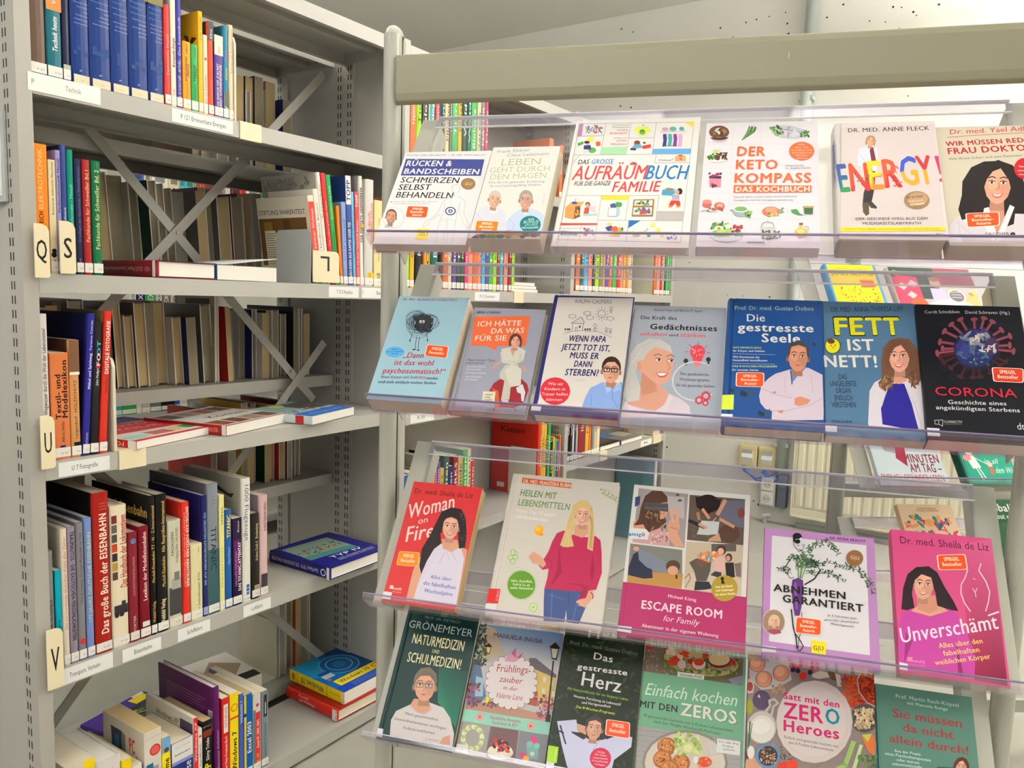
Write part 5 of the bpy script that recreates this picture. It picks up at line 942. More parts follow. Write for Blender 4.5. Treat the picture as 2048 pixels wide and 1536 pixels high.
def a_leben(k):
    b = (120, 142, 152); g = (166, 172, 130)
    k.T('Frank Elstner', 1085, 540, 1365, 522, 26, b); k.T('Claus Leitzmann', 1168, 570, 1525, 555, 26, b)
    k.T('LEBEN', 1118, 645, 1450, 635, 54, g, -1); k.T('GEHT DURCH', 1018, 708, 1530, 690, 44, g, -1); k.T('DEN MAGEN', 1022, 765, 1500, 748, 44, g, -1)
    k.T('Wie Sie mit gesunder Ernährung', 1008, 800, 1488, 788, 19, (110, 132, 146)); k.T('fit und leistungsfähig bleiben', 1022, 830, 1455, 816, 19, (110, 132, 146)); k.T('PIPER', 1480, 885, 1465, 985, 14, (190, 186, 180))
    sh = (206, 204, 216); s2 = (186, 200, 220)
    k.P([(1155, 1215), (1160, 1130), (1200, 1075), (1290, 1010), (1370, 1010), (1450, 1040), (1490, 1080), (1475, 1225)], s2); k.P([(880, 1225), (892, 1090), (910, 1030), (1000, 990), (1060, 1005), (1130, 1020), (1160, 1060), (1165, 1140), (1160, 1215)], sh)
    k.L([(1180, 1090), (1230, 1150), (1200, 1220)], 5, (160, 178, 204)); k.L([(920, 1060), (960, 1120)], 4, (180, 178, 196)); k.P([(1000, 1000), (1040, 1040), (1095, 1020), (1060, 1060), (1030, 1050)], (222, 222, 230)); k.P([(1285, 1010), (1320, 1050), (1370, 1015), (1330, 1070)], (206, 218, 234))
    face(k, 1062, 940, 62, (206, 160, 134), (190, 186, 180), 'short', 10, dx=.1); face(k, 1330, 945, 68, (200, 146, 120), (150, 148, 144), 'short', 4, glasses=(150, 140, 130), dx=-.1)
    badge(k, (905, 1112), (1105, 1120), (1085, 1222), (888, 1216), 'Autoren', (246, 120, 24))
    k.E(1368, 1148, 90, 74, (0, 116, 116)); k.T('DAS', 1352, 1112, 1400, 1110, 15, WH, 1); k.T('BONUS', 1312, 1140, 1436, 1136, 24, (200, 220, 210)); k.T('JAHRE', 1318, 1162, 1428, 1160, 20, (150, 200, 196)); k.T('PROGRAMM', 1295, 1186, 1434, 1182, 15, WH, 1)
    k.P([(905, 1232), (1110, 1205), (1460, 1228), (1455, 1250), (860, 1275)], (150, 120, 60))
    for i, (x, y, rx, c) in enumerate([(1118, 1214, 26, (226, 196, 20)), (1180, 1216, 34, (206, 66, 20)), (1030, 1255, 44, (90, 110, 50)), (960, 1250, 30, (70, 56, 80)), (1110, 1250, 36, (60, 90, 40)), (1240, 1262, 36, (180, 160, 90)), (1330, 1236, 30, (90, 60, 40)), (1400, 1240, 34, (110, 80, 50)), (1440, 1225, 26, (130, 100, 60)), (900, 1262, 30, (80, 70, 60)), (1180, 1255, 26, (120, 110, 50)), (1300, 1255, 24, (60, 80, 40))]): k.E(x, y, rx, rx*.55, c, 14)
front(1, 'C1', .170, .121, .213, .034, False, (222, 214, 206), 'pale nutrition paperback with two grey-haired men, second on the top tray', a_leben, back=(200, 196, 190), sticker=False)
def a_auf(k):
    ln = (110, 108, 106)
    def Lx(*p): k.L(list(p), 3, ln)
    Lx((320, 222), (1388, 205)); Lx((1388, 205), (1262, 1325)); Lx((1262, 1325), (120, 1300)); Lx((320, 222), (120, 1300)); Lx((270, 512), (1355, 503)); Lx((568, 220), (515, 508)); Lx((800, 215), (755, 508)); Lx((1037, 212), (997, 500)); Lx((303, 338), (548, 332)); Lx((778, 356), (1018, 352))
    Lx((1037, 508), (1020, 585), (1345, 582)); Lx((195, 890), (1060, 890)); Lx((525, 890), (462, 1310)); Lx((785, 890), (748, 1120)); Lx((1060, 890), (1030, 1120)); Lx((1050, 1038), (1292, 1038)); Lx((490, 1118), (1285, 1125)); Lx((780, 1120), (755, 1315)); Lx((140, 1165), (480, 1170)); Lx((135, 1195), (335, 1195)); Lx((340, 1170), (318, 1308)); Lx((325, 515), (258, 585))
    k.P([(325, 222), (358, 224), (340, 335), (304, 336)], (176, 120, 170)); k.P([(527, 440), (765, 437), (757, 503), (516, 507)], (160, 208, 160)); k.P([(1003, 455), (1360, 452), (1355, 500), (998, 502)], (96, 160, 214)); k.P([(1296, 207), (1388, 205), (1384, 260)], (234, 206, 60)); k.P([(530, 892), (785, 890), (780, 930), (524, 932)], (236, 206, 40)); k.P([(145, 1146), (488, 1148), (486, 1162), (142, 1164)], (190, 40, 46)); k.P([(1042, 1040), (1292, 1042), (1285, 1124), (1032, 1120)], (180, 174, 168)); k.P([(782, 1122), (888, 1124), (775, 1195)], (0, 104, 170))
    k.T('von der bekannten', 628, 240, 783, 238, 11, DK); k.T('Ordnungsexpertin', 625, 260, 780, 258, 11, DK); k.T('GUNDA', 668, 290, 773, 288, 17, (180, 50, 54)); k.T('BORGEEST', 606, 320, 768, 318, 17, (180, 50, 54)); k.T('mit Bildern von', 640, 360, 762, 358, 10, DK); k.T('KATJA', 668, 388, 758, 386, 16, (180, 50, 54)); k.T('MENSING', 610, 422, 752, 420, 17, (180, 50, 54))
    k.scat(385, 240, 530, 310, 26, 22, [(60, 90, 150), (70, 150, 90), (190, 60, 60), (150, 150, 160), (90, 60, 140)], .25, 3)
    k.P([(862, 248), (905, 250), (915, 262), (935, 248), (965, 250), (988, 290), (960, 296), (948, 290), (948, 334), (862, 330), (868, 285), (835, 292), (828, 282)], (206, 222, 40)); k.E(906, 298, 26, 24, (60, 130, 70)); k.L([(905, 248), (915, 228), (925, 240)], 4, (150, 80, 60)); k.L([(892, 300), (905, 310), (920, 300)], 3, WH)
    for i, c in enumerate([(40, 50, 130), (60, 160, 150), (120, 50, 140), (214, 160, 200)]):
        x = 1120+48*i; k.P([(x-14, 305), (x+8, 302), (x+16, 360), (x+8, 420), (x+18, 430), (x-28, 435), (x-18, 380), (x-22, 330)], c)
    k.P([(1072, 292), (1318, 285), (1310, 318), (1080, 318)], (222, 214, 210)); k.E(1118, 272, 30, 15, (190, 150, 170)); k.E(1192, 270, 34, 20, (90, 170, 160)); k.E(1272, 268, 24, 18, (60, 150, 150)); k.L([(1075, 296), (1315, 290)], 3, ln)
    k.P([(398, 352), (460, 350), (450, 384), (392, 382)], (236, 224, 40)); k.P([(302, 405), (355, 385), (362, 405), (312, 432)], (70, 160, 70)); k.P([(470, 392), (512, 386), (518, 425), (478, 432)], (236, 96, 40)); k.E(440, 468, 36, 26, (90, 160, 80)); k.E(392, 402, 22, 16, (210, 150, 120)); k.E(390, 394, 26, 12, (60, 40, 30)); k.P([(362, 425), (424, 420), (430, 462), (360, 462)], (40, 50, 120)); k.P([(362, 462), (400, 462), (392, 495), (352, 495)], (210, 210, 214))
    k.E(858, 398, 28, 20, (120, 60, 40)); k.P([(830, 415), (890, 410), (905, 450), (810, 448)], (100, 160, 190)); k.P([(900, 430), (985, 412), (985, 445), (915, 458)], (214, 50, 54)); k.P([(800, 448), (850, 452), (845, 470), (790, 466)], (40, 40, 60)); k.E(925, 400, 14, 10, (60, 90, 60))
    k.T('DAS', 305, 600, 405, 598, 42, DK, 1, .1); k.T('GROSSE', 428, 597, 632, 594, 42, (50, 130, 190), 1, .1)
    k.T('AUFRÄUM', 245, 745, 925, 738, 128, (196, 44, 48), 0, .12); k.T('AUFRÄUM', 249, 744, 929, 737, 126, (206, 60, 60), 0, .12); k.T('BUCH', 930, 738, 1312, 738, 128, (0, 112, 180), 1, .12)
    k.T('FÜR DIE GANZE', 270, 800, 604, 796, 40, DK, 0, .1); k.T('FAMILIE', 620, 858, 1058, 853, 96, (200, 50, 50), 1, .12)
    k.E(825, 590, 30, 9, (190, 70, 40)); k.L([(790, 600), (860, 602)], 8, (190, 70, 40)); k.L([(815, 590), (822, 572)], 4, (60, 120, 60)); k.L([(830, 590), (834, 574)], 4, (60, 120, 60))
    k.P([(1210, 525), (1310, 520), (1312, 568), (1212, 570)], (226, 160, 110)); k.E(1262, 520, 24, 8, (160, 80, 60)); k.L([(1055, 560), (1170, 562), (1195, 548)], 7, (150, 146, 140)); k.E(1263, 550, 12, 12, (200, 90, 50))
    k.P([(1092, 838), (1210, 845), (1205, 892), (1086, 885)], (70, 150, 180)); k.P([(1092, 838), (1140, 815), (1215, 828), (1210, 845)], (120, 180, 200)); k.E(1160, 834, 38, 12, (150, 110, 80)); k.E(1254, 852, 26, 30, (30, 26, 26)); k.E(1230, 860, 20, 22, (214, 150, 120)); k.P([(1188, 880), (1246, 880), (1250, 940), (1180, 936)], (220, 220, 226))
    for i in range(4): k.L([(1184, 890+12*i), (1250, 892+12*i)], 5, (40, 50, 130))
    k.P([(1175, 936), (1252, 938), (1262, 985), (1228, 990), (1212, 960), (1185, 990), (1150, 980)], (206, 50, 40)); k.E(1165, 995, 22, 8, (190, 140, 60)); k.E(1240, 995, 20, 8, (190, 140, 60))
    k.P([(190, 1000), (245, 955), (368, 948), (330, 990)], (214, 150, 80)); k.P([(190, 1000), (283, 992), (268, 1110), (184, 1092)], (206, 140, 70)); k.P([(283, 992), (330, 990), (322, 1085), (268, 1110)], (120, 80, 50)); k.scat(285, 1000, 325, 1085, 26, 10, [(226, 200, 60), (90, 60, 40), (190, 60, 50), (60, 60, 60)], .7, 5); k.E(275, 960, 28, 12, (60, 60, 130)); k.L([(280, 950), (290, 915)], 3, DK); k.E(398, 975, 24, 24, (130, 70, 40)); k.E(395, 985, 16, 16, (220, 160, 130)); k.P([(370, 1005), (412, 1000), (405, 1060), (360, 1062)], (206, 60, 40)); k.P([(420, 990), (470, 990), (470, 1040), (425, 1040)], (226, 190, 200)); k.P([(350, 1062), (490, 1058), (480, 1072), (360, 1078)], (150, 200, 206))
    k.P([(590, 1008), (670, 1006), (665, 1086), (586, 1084)], (232, 230, 226)); k.P([(670, 1006), (702, 990), (696, 1062), (665, 1086)], (170, 200, 214)); k.L([(590, 1008), (670, 1006), (665, 1086), (586, 1084), (590, 1008)], 3, ln); k.P([(605, 975), (650, 960), (665, 1000), (612, 1002)], (60, 80, 140)); k.E(688, 975, 32, 22, (60, 150, 70)); k.E(672, 958, 10, 8, (60, 150, 70))
    k.P([(825, 928), (1018, 925), (1005, 1085), (805, 1086)], (150, 110, 60)); k.P([(838, 938), (1004, 935), (998, 985), (830, 986)], (226, 214, 190)); k.P([(825, 1003), (996, 1002), (992, 1070), (818, 1070)], (226, 214, 190)); k.scat(845, 945, 990, 980, 22, 16, [(60, 140, 170), (236, 210, 60), (200, 60, 60), (90, 160, 90), (60, 60, 90)], .6, 6); k.scat(835, 1015, 985, 1060, 16, 20, [(60, 100, 160), (236, 210, 60), (200, 60, 60), (90, 160, 90)], .8, 7)
    k.P([(150, 1220), (312, 1228), (300, 1262), (146, 1258)], (30, 36, 70)); k.T('CARLSEN', 158, 1256, 300, 1258, 22, WH, 2, .15)
    k.scat(360, 1200, 450, 1262, 12, 18, [(170, 80, 150), (200, 60, 60), (60, 150, 160), (150, 190, 60)], .8, 8); k.E(390, 1220, 22, 18, (180, 100, 170)); k.E(392, 1222, 8, 7, (60, 30, 60))
    k.E(600, 1160, 22, 16, (226, 190, 90)); k.P([(560, 1190), (620, 1172), (640, 1205), (585, 1225)], (50, 60, 140)); k.P([(548, 1220), (590, 1222), (570, 1262), (520, 1255)], (214, 214, 220)); k.P([(600, 1240), (708, 1240), (700, 1270), (596, 1268)], (236, 180, 50)); k.E(650, 1205, 34, 26, (214, 90, 50)); k.E(700, 1212, 24, 24, (150, 170, 60)); k.E(720, 1205, 10, 16, (110, 80, 50))
    k.E(1005, 1165, 26, 20, (230, 214, 110)); k.P([(960, 1190), (1025, 1185), (1035, 1225), (955, 1240)], (222, 224, 214)); k.P([(955, 1235), (985, 1235), (980, 1275), (950, 1275)], (70, 150, 80)); k.P([(1040, 1195), (1075, 1198), (1065, 1235), (1032, 1230)], (214, 210, 60)); k.P([(1085, 1240), (1112, 1236), (1105, 1270), (1070, 1278)], (222, 214, 50)); k.L([(895, 1255), (940, 1215), (960, 1200)], 4, ln); k.E(850, 1262, 36, 12, (180, 160, 130)); k.E(830, 1240, 8, 20, (180, 160, 130), rot=-30); k.scat(1130, 1262, 1230, 1300, 12, 14, [(90, 100, 150), (120, 120, 120)], .4, 9)
front(1, 'C2', .304, .217, .2965, .018, True, (226, 222, 218), 'large white tidying picture book with comic panels, third on the top tray', a_auf, pages=M_PAGEW, sticker=False)
def food(k, x, y, rx, ry, cols, plate=(214, 210, 210), seed=1, n=26, bowl=None):
    k.E(x, y, rx, ry, plate)
    if bowl: k.E(x, y+ry*.15, rx*.95, ry*.9, bowl)
    rg = random.Random(seed)
    for _ in range(n):
        a = rg.uniform(0, 6.28); q = rg.uniform(0, .72)**.5*.85; k.E(x+rx*q*math.cos(a)*.85, y+ry*q*math.sin(a)*.7, rx*rg.uniform(.1, .24), ry*rg.uniform(.12, .26), rg.choice(cols), 8, rg.uniform(0, 180))
GRN = [(60, 110, 50), (100, 150, 70), (140, 180, 100), (40, 80, 40)]
def a_keto(k):
    o = (226, 96, 42); ln = (206, 202, 204)
    for p in (((190, 412), (1240, 412)), ((455, 205), (400, 1110)), ((712, 200), (705, 412)), ((160, 640), (430, 632)), ((135, 862), (410, 865)), ((120, 1110), (1220, 1108)), ((400, 965), (1250, 960)), ((672, 985), (665, 1320)), ((955, 985), (950, 1110))): k.L(list(p), 3, ln)
    food(k, 318, 300, 94, 62, [(90, 40, 40), (206, 200, 190), (60, 40, 36), (90, 130, 60), (180, 90, 60)], (110, 66, 50), 2, 34); k.E(322, 372, 70, 26, (200, 186, 196)); k.E(318, 340, 90, 36, (80, 50, 44), a0=10, a1=170)
    for i in range(9): k.L([(530+6*i, 375-4*i), (575+9*i, 310-2*i), (600+8*i, 245+6*(i % 3))], 8, GRN[i % 4])
    k.P([(790, 250), (900, 235), (1010, 245), (1160, 290), (1140, 345), (1020, 365), (900, 355), (810, 310)], (190, 188, 196)); k.scat(800, 250, 900, 320, 14, 26, GRN+[(180, 190, 120)], .6, 4); k.scat(1070, 290, 1155, 340, 14, 22, GRN, .6, 5); k.L([(860, 270), (1110, 300)], 5, (120, 110, 140)); k.L([(870, 300), (1090, 325)], 4, (120, 110, 140)); k.scat(900, 262, 1080, 335, 12, 34, [(206, 204, 210), (160, 156, 176)], .35, 6)
    food(k, 305, 530, 108, 54, [(80, 50, 40), (60, 40, 30)], (226, 222, 214), 7, 4); k.scat(280, 495, 390, 555, 18, 24, [(90, 54, 44), (60, 36, 30)], .5, 8); k.scat(210, 505, 280, 550, 14, 18, [(60, 110, 40), (110, 160, 60)], .6, 9); k.E(290, 480, 34, 18, (190, 200, 120)); k.E(322, 470, 20, 10, (214, 200, 180))
    k.P([(225, 710), (338, 712), (332, 812), (226, 810)], (206, 130, 150)); k.P([(225, 708), (338, 710), (338, 735), (225, 730)], (60, 40, 70)); k.scat(228, 680, 335, 725, 16, 14, [(190, 40, 60), (50, 40, 80), (150, 60, 90)], .8, 10); k.scat(232, 780, 328, 806, 8, 13, [(190, 40, 50), (60, 30, 60)], .9, 11)
    k.E(205, 975, 44, 30, (190, 90, 80)); k.E(205, 950, 42, 20, (220, 130, 110)); k.E(320, 990, 50, 36, (206, 90, 80)); k.E(325, 985, 30, 20, (236, 160, 150)); k.scat(200, 1000, 350, 1035, 16, 14, [(90, 140, 60), (150, 80, 60), (190, 60, 60)], .6, 12); k.L([(145, 1045), (180, 1030), (230, 1045), (300, 1040)], 4, (170, 60, 90))
    k.T('DER', 482, 522, 745, 522, 84, o, 2); k.T('KETO', 470, 645, 862, 645, 84, o, 2); k.T('KOMPASS', 458, 772, 1175, 770, 86, o, 2)
    k.P([(455, 795), (1178, 798), (1175, 862), (452, 866)], o); k.T('DAS KOCHBUCH', 470, 858, 1162, 855, 48, WH, 2)
    k.E(1085, 478, 118, 86, (222, 98, 44))
    for i, s in enumerate(['Mit', 'über 120', 'Rezepten und', 'detaillierten', 'Wochen-', 'plänen']): w_ = [30, 60, 96, 92, 62, 48][i]; k.T(s, 1085-w_, 425+25*i, 1085+w_, 425+25*i, 13, (240, 200, 170), 1)
    k.T('Ulrike Gonder', 935, 620, 1112, 616, 15, (120, 116, 116)); k.T('Dr. Brigitte Karner', 932, 646, 1172, 640, 15, (120, 116, 116)); k.T('Gesund leben, lecker essen und Krankheiten', 450, 912, 1045, 906, 15, (110, 106, 106)); k.T('therapieren mit der ketogenen Ernährung', 448, 942, 1005, 938, 15, (110, 106, 106))
    k.E(520, 1040, 78, 50, (150, 160, 170)); k.E(520, 1020, 72, 30, (214, 216, 210)); k.E(520, 1018, 58, 22, (110, 160, 90)); k.scat(555, 1045, 618, 1090, 10, 20, GRN, .7, 13); k.E(435, 1030, 16, 8, (140, 150, 160))
    k.E(800, 1040, 82, 44, (214, 110, 80)); k.E(800, 1028, 56, 26, (230, 150, 120)); k.scat(770, 1055, 870, 1085, 10, 20, [(226, 180, 90), (140, 160, 70), (190, 90, 60)], .6, 14); k.scat(860, 1010, 910, 1060, 8, 16, [(110, 150, 90), (150, 170, 180)], .5, 15)
    k.P([(1105, 1005), (1192, 1005), (1188, 1065), (1112, 1062)], (50, 96, 50)); k.P([(1095, 990), (1198, 990), (1194, 1008), (1100, 1008)], (180, 150, 90)); k.P([(985, 1025), (1040, 1020), (1070, 1060), (1112, 1078), (1060, 1075), (1000, 1055)], (60, 140, 60))
    k.E(385, 1235, 172, 92, (206, 206, 210)); k.scat(250, 1150, 420, 1200, 34, 26, GRN+[(150, 190, 110)], .5, 16); k.scat(430, 1180, 520, 1230, 18, 20, [(150, 30, 40), (110, 30, 40), (190, 50, 60)], .6, 17); k.E(315, 1200, 40, 26, (232, 226, 214)); k.E(315, 1200, 17, 14, (226, 120, 40)); k.E(400, 1182, 32, 20, (232, 226, 214)); k.E(330, 1245, 80, 34, (120, 170, 60)); k.E(345, 1230, 50, 22, (170, 200, 100)); k.E(400, 1238, 30, 40, (150, 190, 80), rot=20); k.scat(450, 1235, 550, 1270, 16, 22, GRN, .5, 18)
    k.L([(710, 1185), (725, 1150), (768, 1135), (815, 1150), (830, 1185)], 6, (120, 120, 124)); k.P([(705, 1190), (835, 1190), (860, 1260), (840, 1290), (725, 1290), (700, 1250)], (190, 192, 190)); k.scat(715, 1225, 885, 1295, 46, 18, [(90, 90, 70), (120, 120, 90), (60, 70, 50), (90, 130, 90)], .5, 19); k.E(768, 1180, 40, 14, (214, 214, 216))
    k.E(1080, 1240, 60, 44, (214, 170, 50)); k.E(1075, 1225, 40, 20, (236, 206, 110)); k.P([(1068, 1165), (1092, 1165), (1096, 1210), (1062, 1210)], (200, 180, 120)); k.P([(1060, 1150), (1098, 1150), (1095, 1170), (1064, 1170)], (120, 70, 40)); k.L([(1110, 1180), (1150, 1185), (1145, 1215), (1120, 1225)], 6, (170, 170, 160)); k.E(1145, 1270, 20, 16, (214, 210, 190))
    k.T('systemed', 578, 1337, 735, 1337, 17, (60, 58, 58), 1)
front(1, 'C3', .531, .178, .2765, .021, False, (222, 216, 222), 'white ketogenic cookbook with orange title and small food paintings', a_keto, pages=M_PAGEW, sticker=False)
def a_energy(k):
    k.P([(183, 320), (1005, 290), (1070, 1260), (175, 1270)], (206, 192, 190)); k.L([(180, 320), (170, 1280)], 4, (176, 166, 164)); k.T('DR. MED. ANNE FLECK', 240, 362, 935, 342, 34, (50, 30, 34), 1)
    # person standing: coat, trousers, boots
    k.P([(405, 690), (470, 690), (470, 820), (440, 960), (478, 990), (485, 1010), (440, 1008), (420, 985), (415, 1060), (390, 1072), (368, 1040), (362, 980), (372, 880), (405, 780)], (40, 36, 40)); k.P([(366, 960), (415, 960), (420, 1060), (392, 1075), (366, 1040)], (84, 70, 48)); k.P([(418, 955), (446, 955), (488, 1000), (480, 1014), (430, 1005)], (60, 50, 40))
    k.P([(330, 500), (395, 480), (430, 490), (485, 500), (495, 600), (480, 690), (410, 700), (400, 640), (330, 650), (318, 600)], (206, 210, 224)); k.P([(430, 485), (455, 490), (480, 610), (440, 620), (425, 520)], (120, 30, 46)); k.L([(345, 560), (395, 620), (400, 690)], 6, (176, 182, 200)); k.L([(470, 520), (485, 600)], 5, (180, 186, 204))
    face(k, 432, 440, 40, (214, 156, 124), (170, 130, 84), 'bob', 8)
    L = 'ENERGY'; xs = [(175, 262), (265, 430), (432, 555), (555, 708), (700, 855), (850, 985)]
    C = [[(50, 80, 150), (40, 140, 80)], [(206, 70, 30), (206, 44, 50)], [(236, 200, 30), (222, 130, 40)], [(222, 80, 40), (190, 40, 40)], [(50, 80, 190), (236, 160, 40)], [(190, 50, 60), (232, 160, 40)]]
    ys = [(870, 230), (862, 230), (848, 234), (832, 234), (812, 234), (802, 232)]
    for i, ch in enumerate(L):
        (a, b), (y, h) = xs[i], ys[i]; k.T(ch, a, y, b, y-6, h, C[i][1], 2)
        vs, fs = text2d(ch, 2)
        # upper half in the second colour
        A = np.array(k.c0(a, y)); B = np.array(k.c0(b, y-6)); w = B-A; Ln = np.linalg.norm(w); wd = w/Ln; H = np.linalg.norm(np.array(k.c0((a+b)/2, y-h))-np.array(k.c0((a+b)/2, y))); hd = np.array([-wd[1], wd[0]]); z = k._z()
        vv = [tuple(A+w*x+hd*H*q) for x, q, _ in vs]; k.mb.tris([(*p, z+3.5e-6*vs[i_][2]) for i_, p in enumerate(vv)], [f for f in fs if np.mean([vs[j][1] for j in f]) > .5], C[i][0]); k.k += 3
    k.P([(975, 565), (1010, 562), (1032, 720), (1022, 722)], (190, 50, 110)); k.E(1030, 770, 12, 14, (200, 50, 90))
    k.scat(290, 690, 420, 850, 12, 14, [(60, 110, 50), (110, 60, 40)], .4, 3); k.scat(590, 650, 690, 820, 12, 20, [(240, 110, 60), (206, 60, 70)], .3, 4)
    k.E(825, 942, 110, 78, (150, 118, 84)); k.E(835, 930, 84, 56, (176, 142, 104)); k.T('MIT 30-TAGE-', 742, 928, 882, 914, 16, (70, 46, 30), 2); k.T('SELBSTHILFE-', 750, 962, 890, 950, 16, (214, 190, 160), 1); k.T('PROGRAMM', 772, 990, 892, 978, 16, (230, 214, 190), 2)
    k.T('DER GESUNDE WEG AUS DEM', 305, 1112, 918, 1108, 22, (70, 56, 56)); k.T('MÜDIGKEITSLABYRINTH', 365, 1150, 862, 1148, 22, (70, 56, 56)); k.P([(178, 1174), (1068, 1170), (1070, 1202), (178, 1210)], (240, 206, 20)); k.T('IMMUNSYSTEM STÄRKEN · ENTZÜNDUNGEN HEILEN · RICHTIG ENTGIFTEN', 218, 1194, 1025, 1192, 10, (110, 90, 20), 1); k.T('dtv', 985, 1245, 1055, 1243, 24, (90, 76, 74))
b = front(1, 'C4', .729, .146, .2445, .041, True, (212, 200, 198), 'thick pale pink hardback with rainbow title letters on the top tray', a_energy, spine=(196, 190, 186), sticker=False)
ik = Ink(0, flip=-1); ik.put = lambda a, b_, z: (z, b_, a); ik.T('ENERGY!', .029, .205, .029, .115, .016, (30, 80, 170), 2); ik.mb.build('spine_print', M_COVER, b)
def a_wir(k):
    k.T('Dr. med. Yael Adler', 1110, 378, 1830, 345, 40, (200, 44, 46), 0, .1); k.L([(1085, 405), (1300, 388), (1740, 365)], 4, (190, 50, 50))
    k.T('WIR MÜSSEN REDEN', 1075, 480, 1850, 440, 38, (176, 24, 34), 2); k.T('FRAU DOKTOR', 1095, 548, 1830, 512, 50, (176, 24, 34), 2); k.T('Wie Ärzte ticken und was Patienten brauchen', 1098, 598, 1900, 558, 18, (80, 70, 66), 0, .1)
    k.P([(1080, 1300), (1110, 1150), (1180, 1080), (1300, 1020), (1440, 960), (1640, 960), (1780, 1010), (1920, 1060), (1930, 1300)], (206, 198, 204)); k.L([(1180, 1100), (1200, 1280)], 5, (180, 172, 184)); k.L([(1160, 1120), (1300, 1240)], 5, (184, 178, 190))
    k.P([(1210, 900), (1215, 780), (1290, 660), (1400, 610), (1540, 605), (1640, 640), (1720, 720), (1760, 860), (1900, 1000), (1800, 1060), (1640, 1055), (1620, 960), (1420, 950), (1400, 1010), (1290, 1090), (1210, 1110), (1180, 1020)], (34, 26, 28))
    k.P([(1430, 900), (1610, 900), (1620, 1030), (1500, 1260), (1420, 1050)], (196, 134, 108)); face(k, 1515, 810, 150, (214, 152, 126), (34, 26, 28), 'long', 2, lips=(200, 90, 86)); k.P([(1400, 1010), (1440, 1000), (1510, 1240), (1480, 1300), (1380, 1120)], (222, 216, 220)); k.P([(1620, 980), (1660, 1000), (1560, 1260), (1510, 1300), (1510, 1240)], (222, 216, 220))
    k.E(1745, 670, 90, 90, (190, 30, 40)); k.T('Neue', 1700, 660, 1760, 658, 14, WH, 1); k.T('wissensch.', 1685, 695, 1780, 693, 14, WH, 1); k.T('Erkenntnisse', 1700, 728, 1790, 726, 14, WH, 1)
    badge(k, (1238, 1052), (1532, 1040), (1535, 1158), (1252, 1175), 'Autorin'); k.T('DROEMER', 1415, 1245, 1618, 1242, 26, (50, 40, 50)); k.E(1645, 1232, 22, 18, (60, 50, 60))
front(1, 'C4', .877, .137, .243, .03, False, (200, 190, 170), 'beige paperback with a dark-haired woman at the right end of the top tray', a_wir)
# ---- row two
def a_dann(k):
    k.T('DR. MED. ALEXANDER KUGELSTADT', 320, 345, 788, 352, 20, (140, 46, 72), 1)
    rg = random.Random(3); cx, cy = 485, 540
    for i in range(46):
        r_ = rg.uniform(20, 96); a = rg.uniform(0, 6.28); d = rg.uniform(0, 118-r_*.6); ox, oy = cx+d*1.05*math.cos(a), cy+d*.9*math.sin(a); P = [(ox+r_*math.cos(t*.5)*rg.uniform(.92, 1.08), oy+r_*.86*math.sin(t*.5)*rg.uniform(.92, 1.08)) for t in range(14)]; k.L(P, 2.2, (40, 46, 52))
    k.scat(430, 480, 560, 600, 60, 34, [(40, 42, 46), (52, 56, 60)], .5, 5)
    k.E(475, 527, 10, 13, WH); k.E(500, 527, 10, 13, WH); k.E(476, 528, 4, 6, DK); k.E(499, 528, 4, 6, DK)
    for P in ([(405, 625), (395, 660), (382, 695)], [(528, 620), (530, 660), (534, 695)], [(440, 655), (435, 700), (428, 765)], [(468, 655), (460, 700), (452, 762)]): k.L(P, 4, DK)
    k.E(384, 690, 5, 10, DK); k.E(534, 688, 5, 10, DK); k.E(418, 766, 14, 5, DK); k.E(455, 770, 12, 5, DK)
    k.E(255, 786, 80, 44, (84, 166, 222)); k.T('Alles zur', 228, 770, 290, 768, 10, (30, 60, 100)); k.T('Psychosomatischen', 186, 790, 326, 786, 10, (30, 60, 100)); k.T('Medizin', 225, 808, 285, 804, 10, (30, 60, 100))
    k.T('„Dann', 325, 836, 495, 836, 44, (190, 40, 62), 1, .1); k.T('ist das wohl', 245, 895, 578, 903, 44, (190, 40, 62), 1, .1); k.T('psychosomatisch!“', 150, 965, 680, 975, 44, (190, 40, 62), 1, .1)
    k.T('Wenn Körper und Seele', 130, 1010, 450, 1012, 22, (90, 90, 100), 1); k.T('SOS', 456, 1014, 516, 1016, 22, (190, 40, 62), 1); k.T('senden', 522, 1018, 622, 1022, 22, DK, 1); k.T('und sich einfach nichts finden', 110, 1050, 605, 1062, 22, (60, 60, 66), 1)
    badge(k, (530, 722), (718, 738), (700, 842), (506, 820))
front(2, 'C5', -.005, .137, .2245, .037, False, (150, 186, 200), 'light blue thick paperback with a scribbled ball figure, left end of second tray', a_dann, pages=M_PAGES, sticker=False)
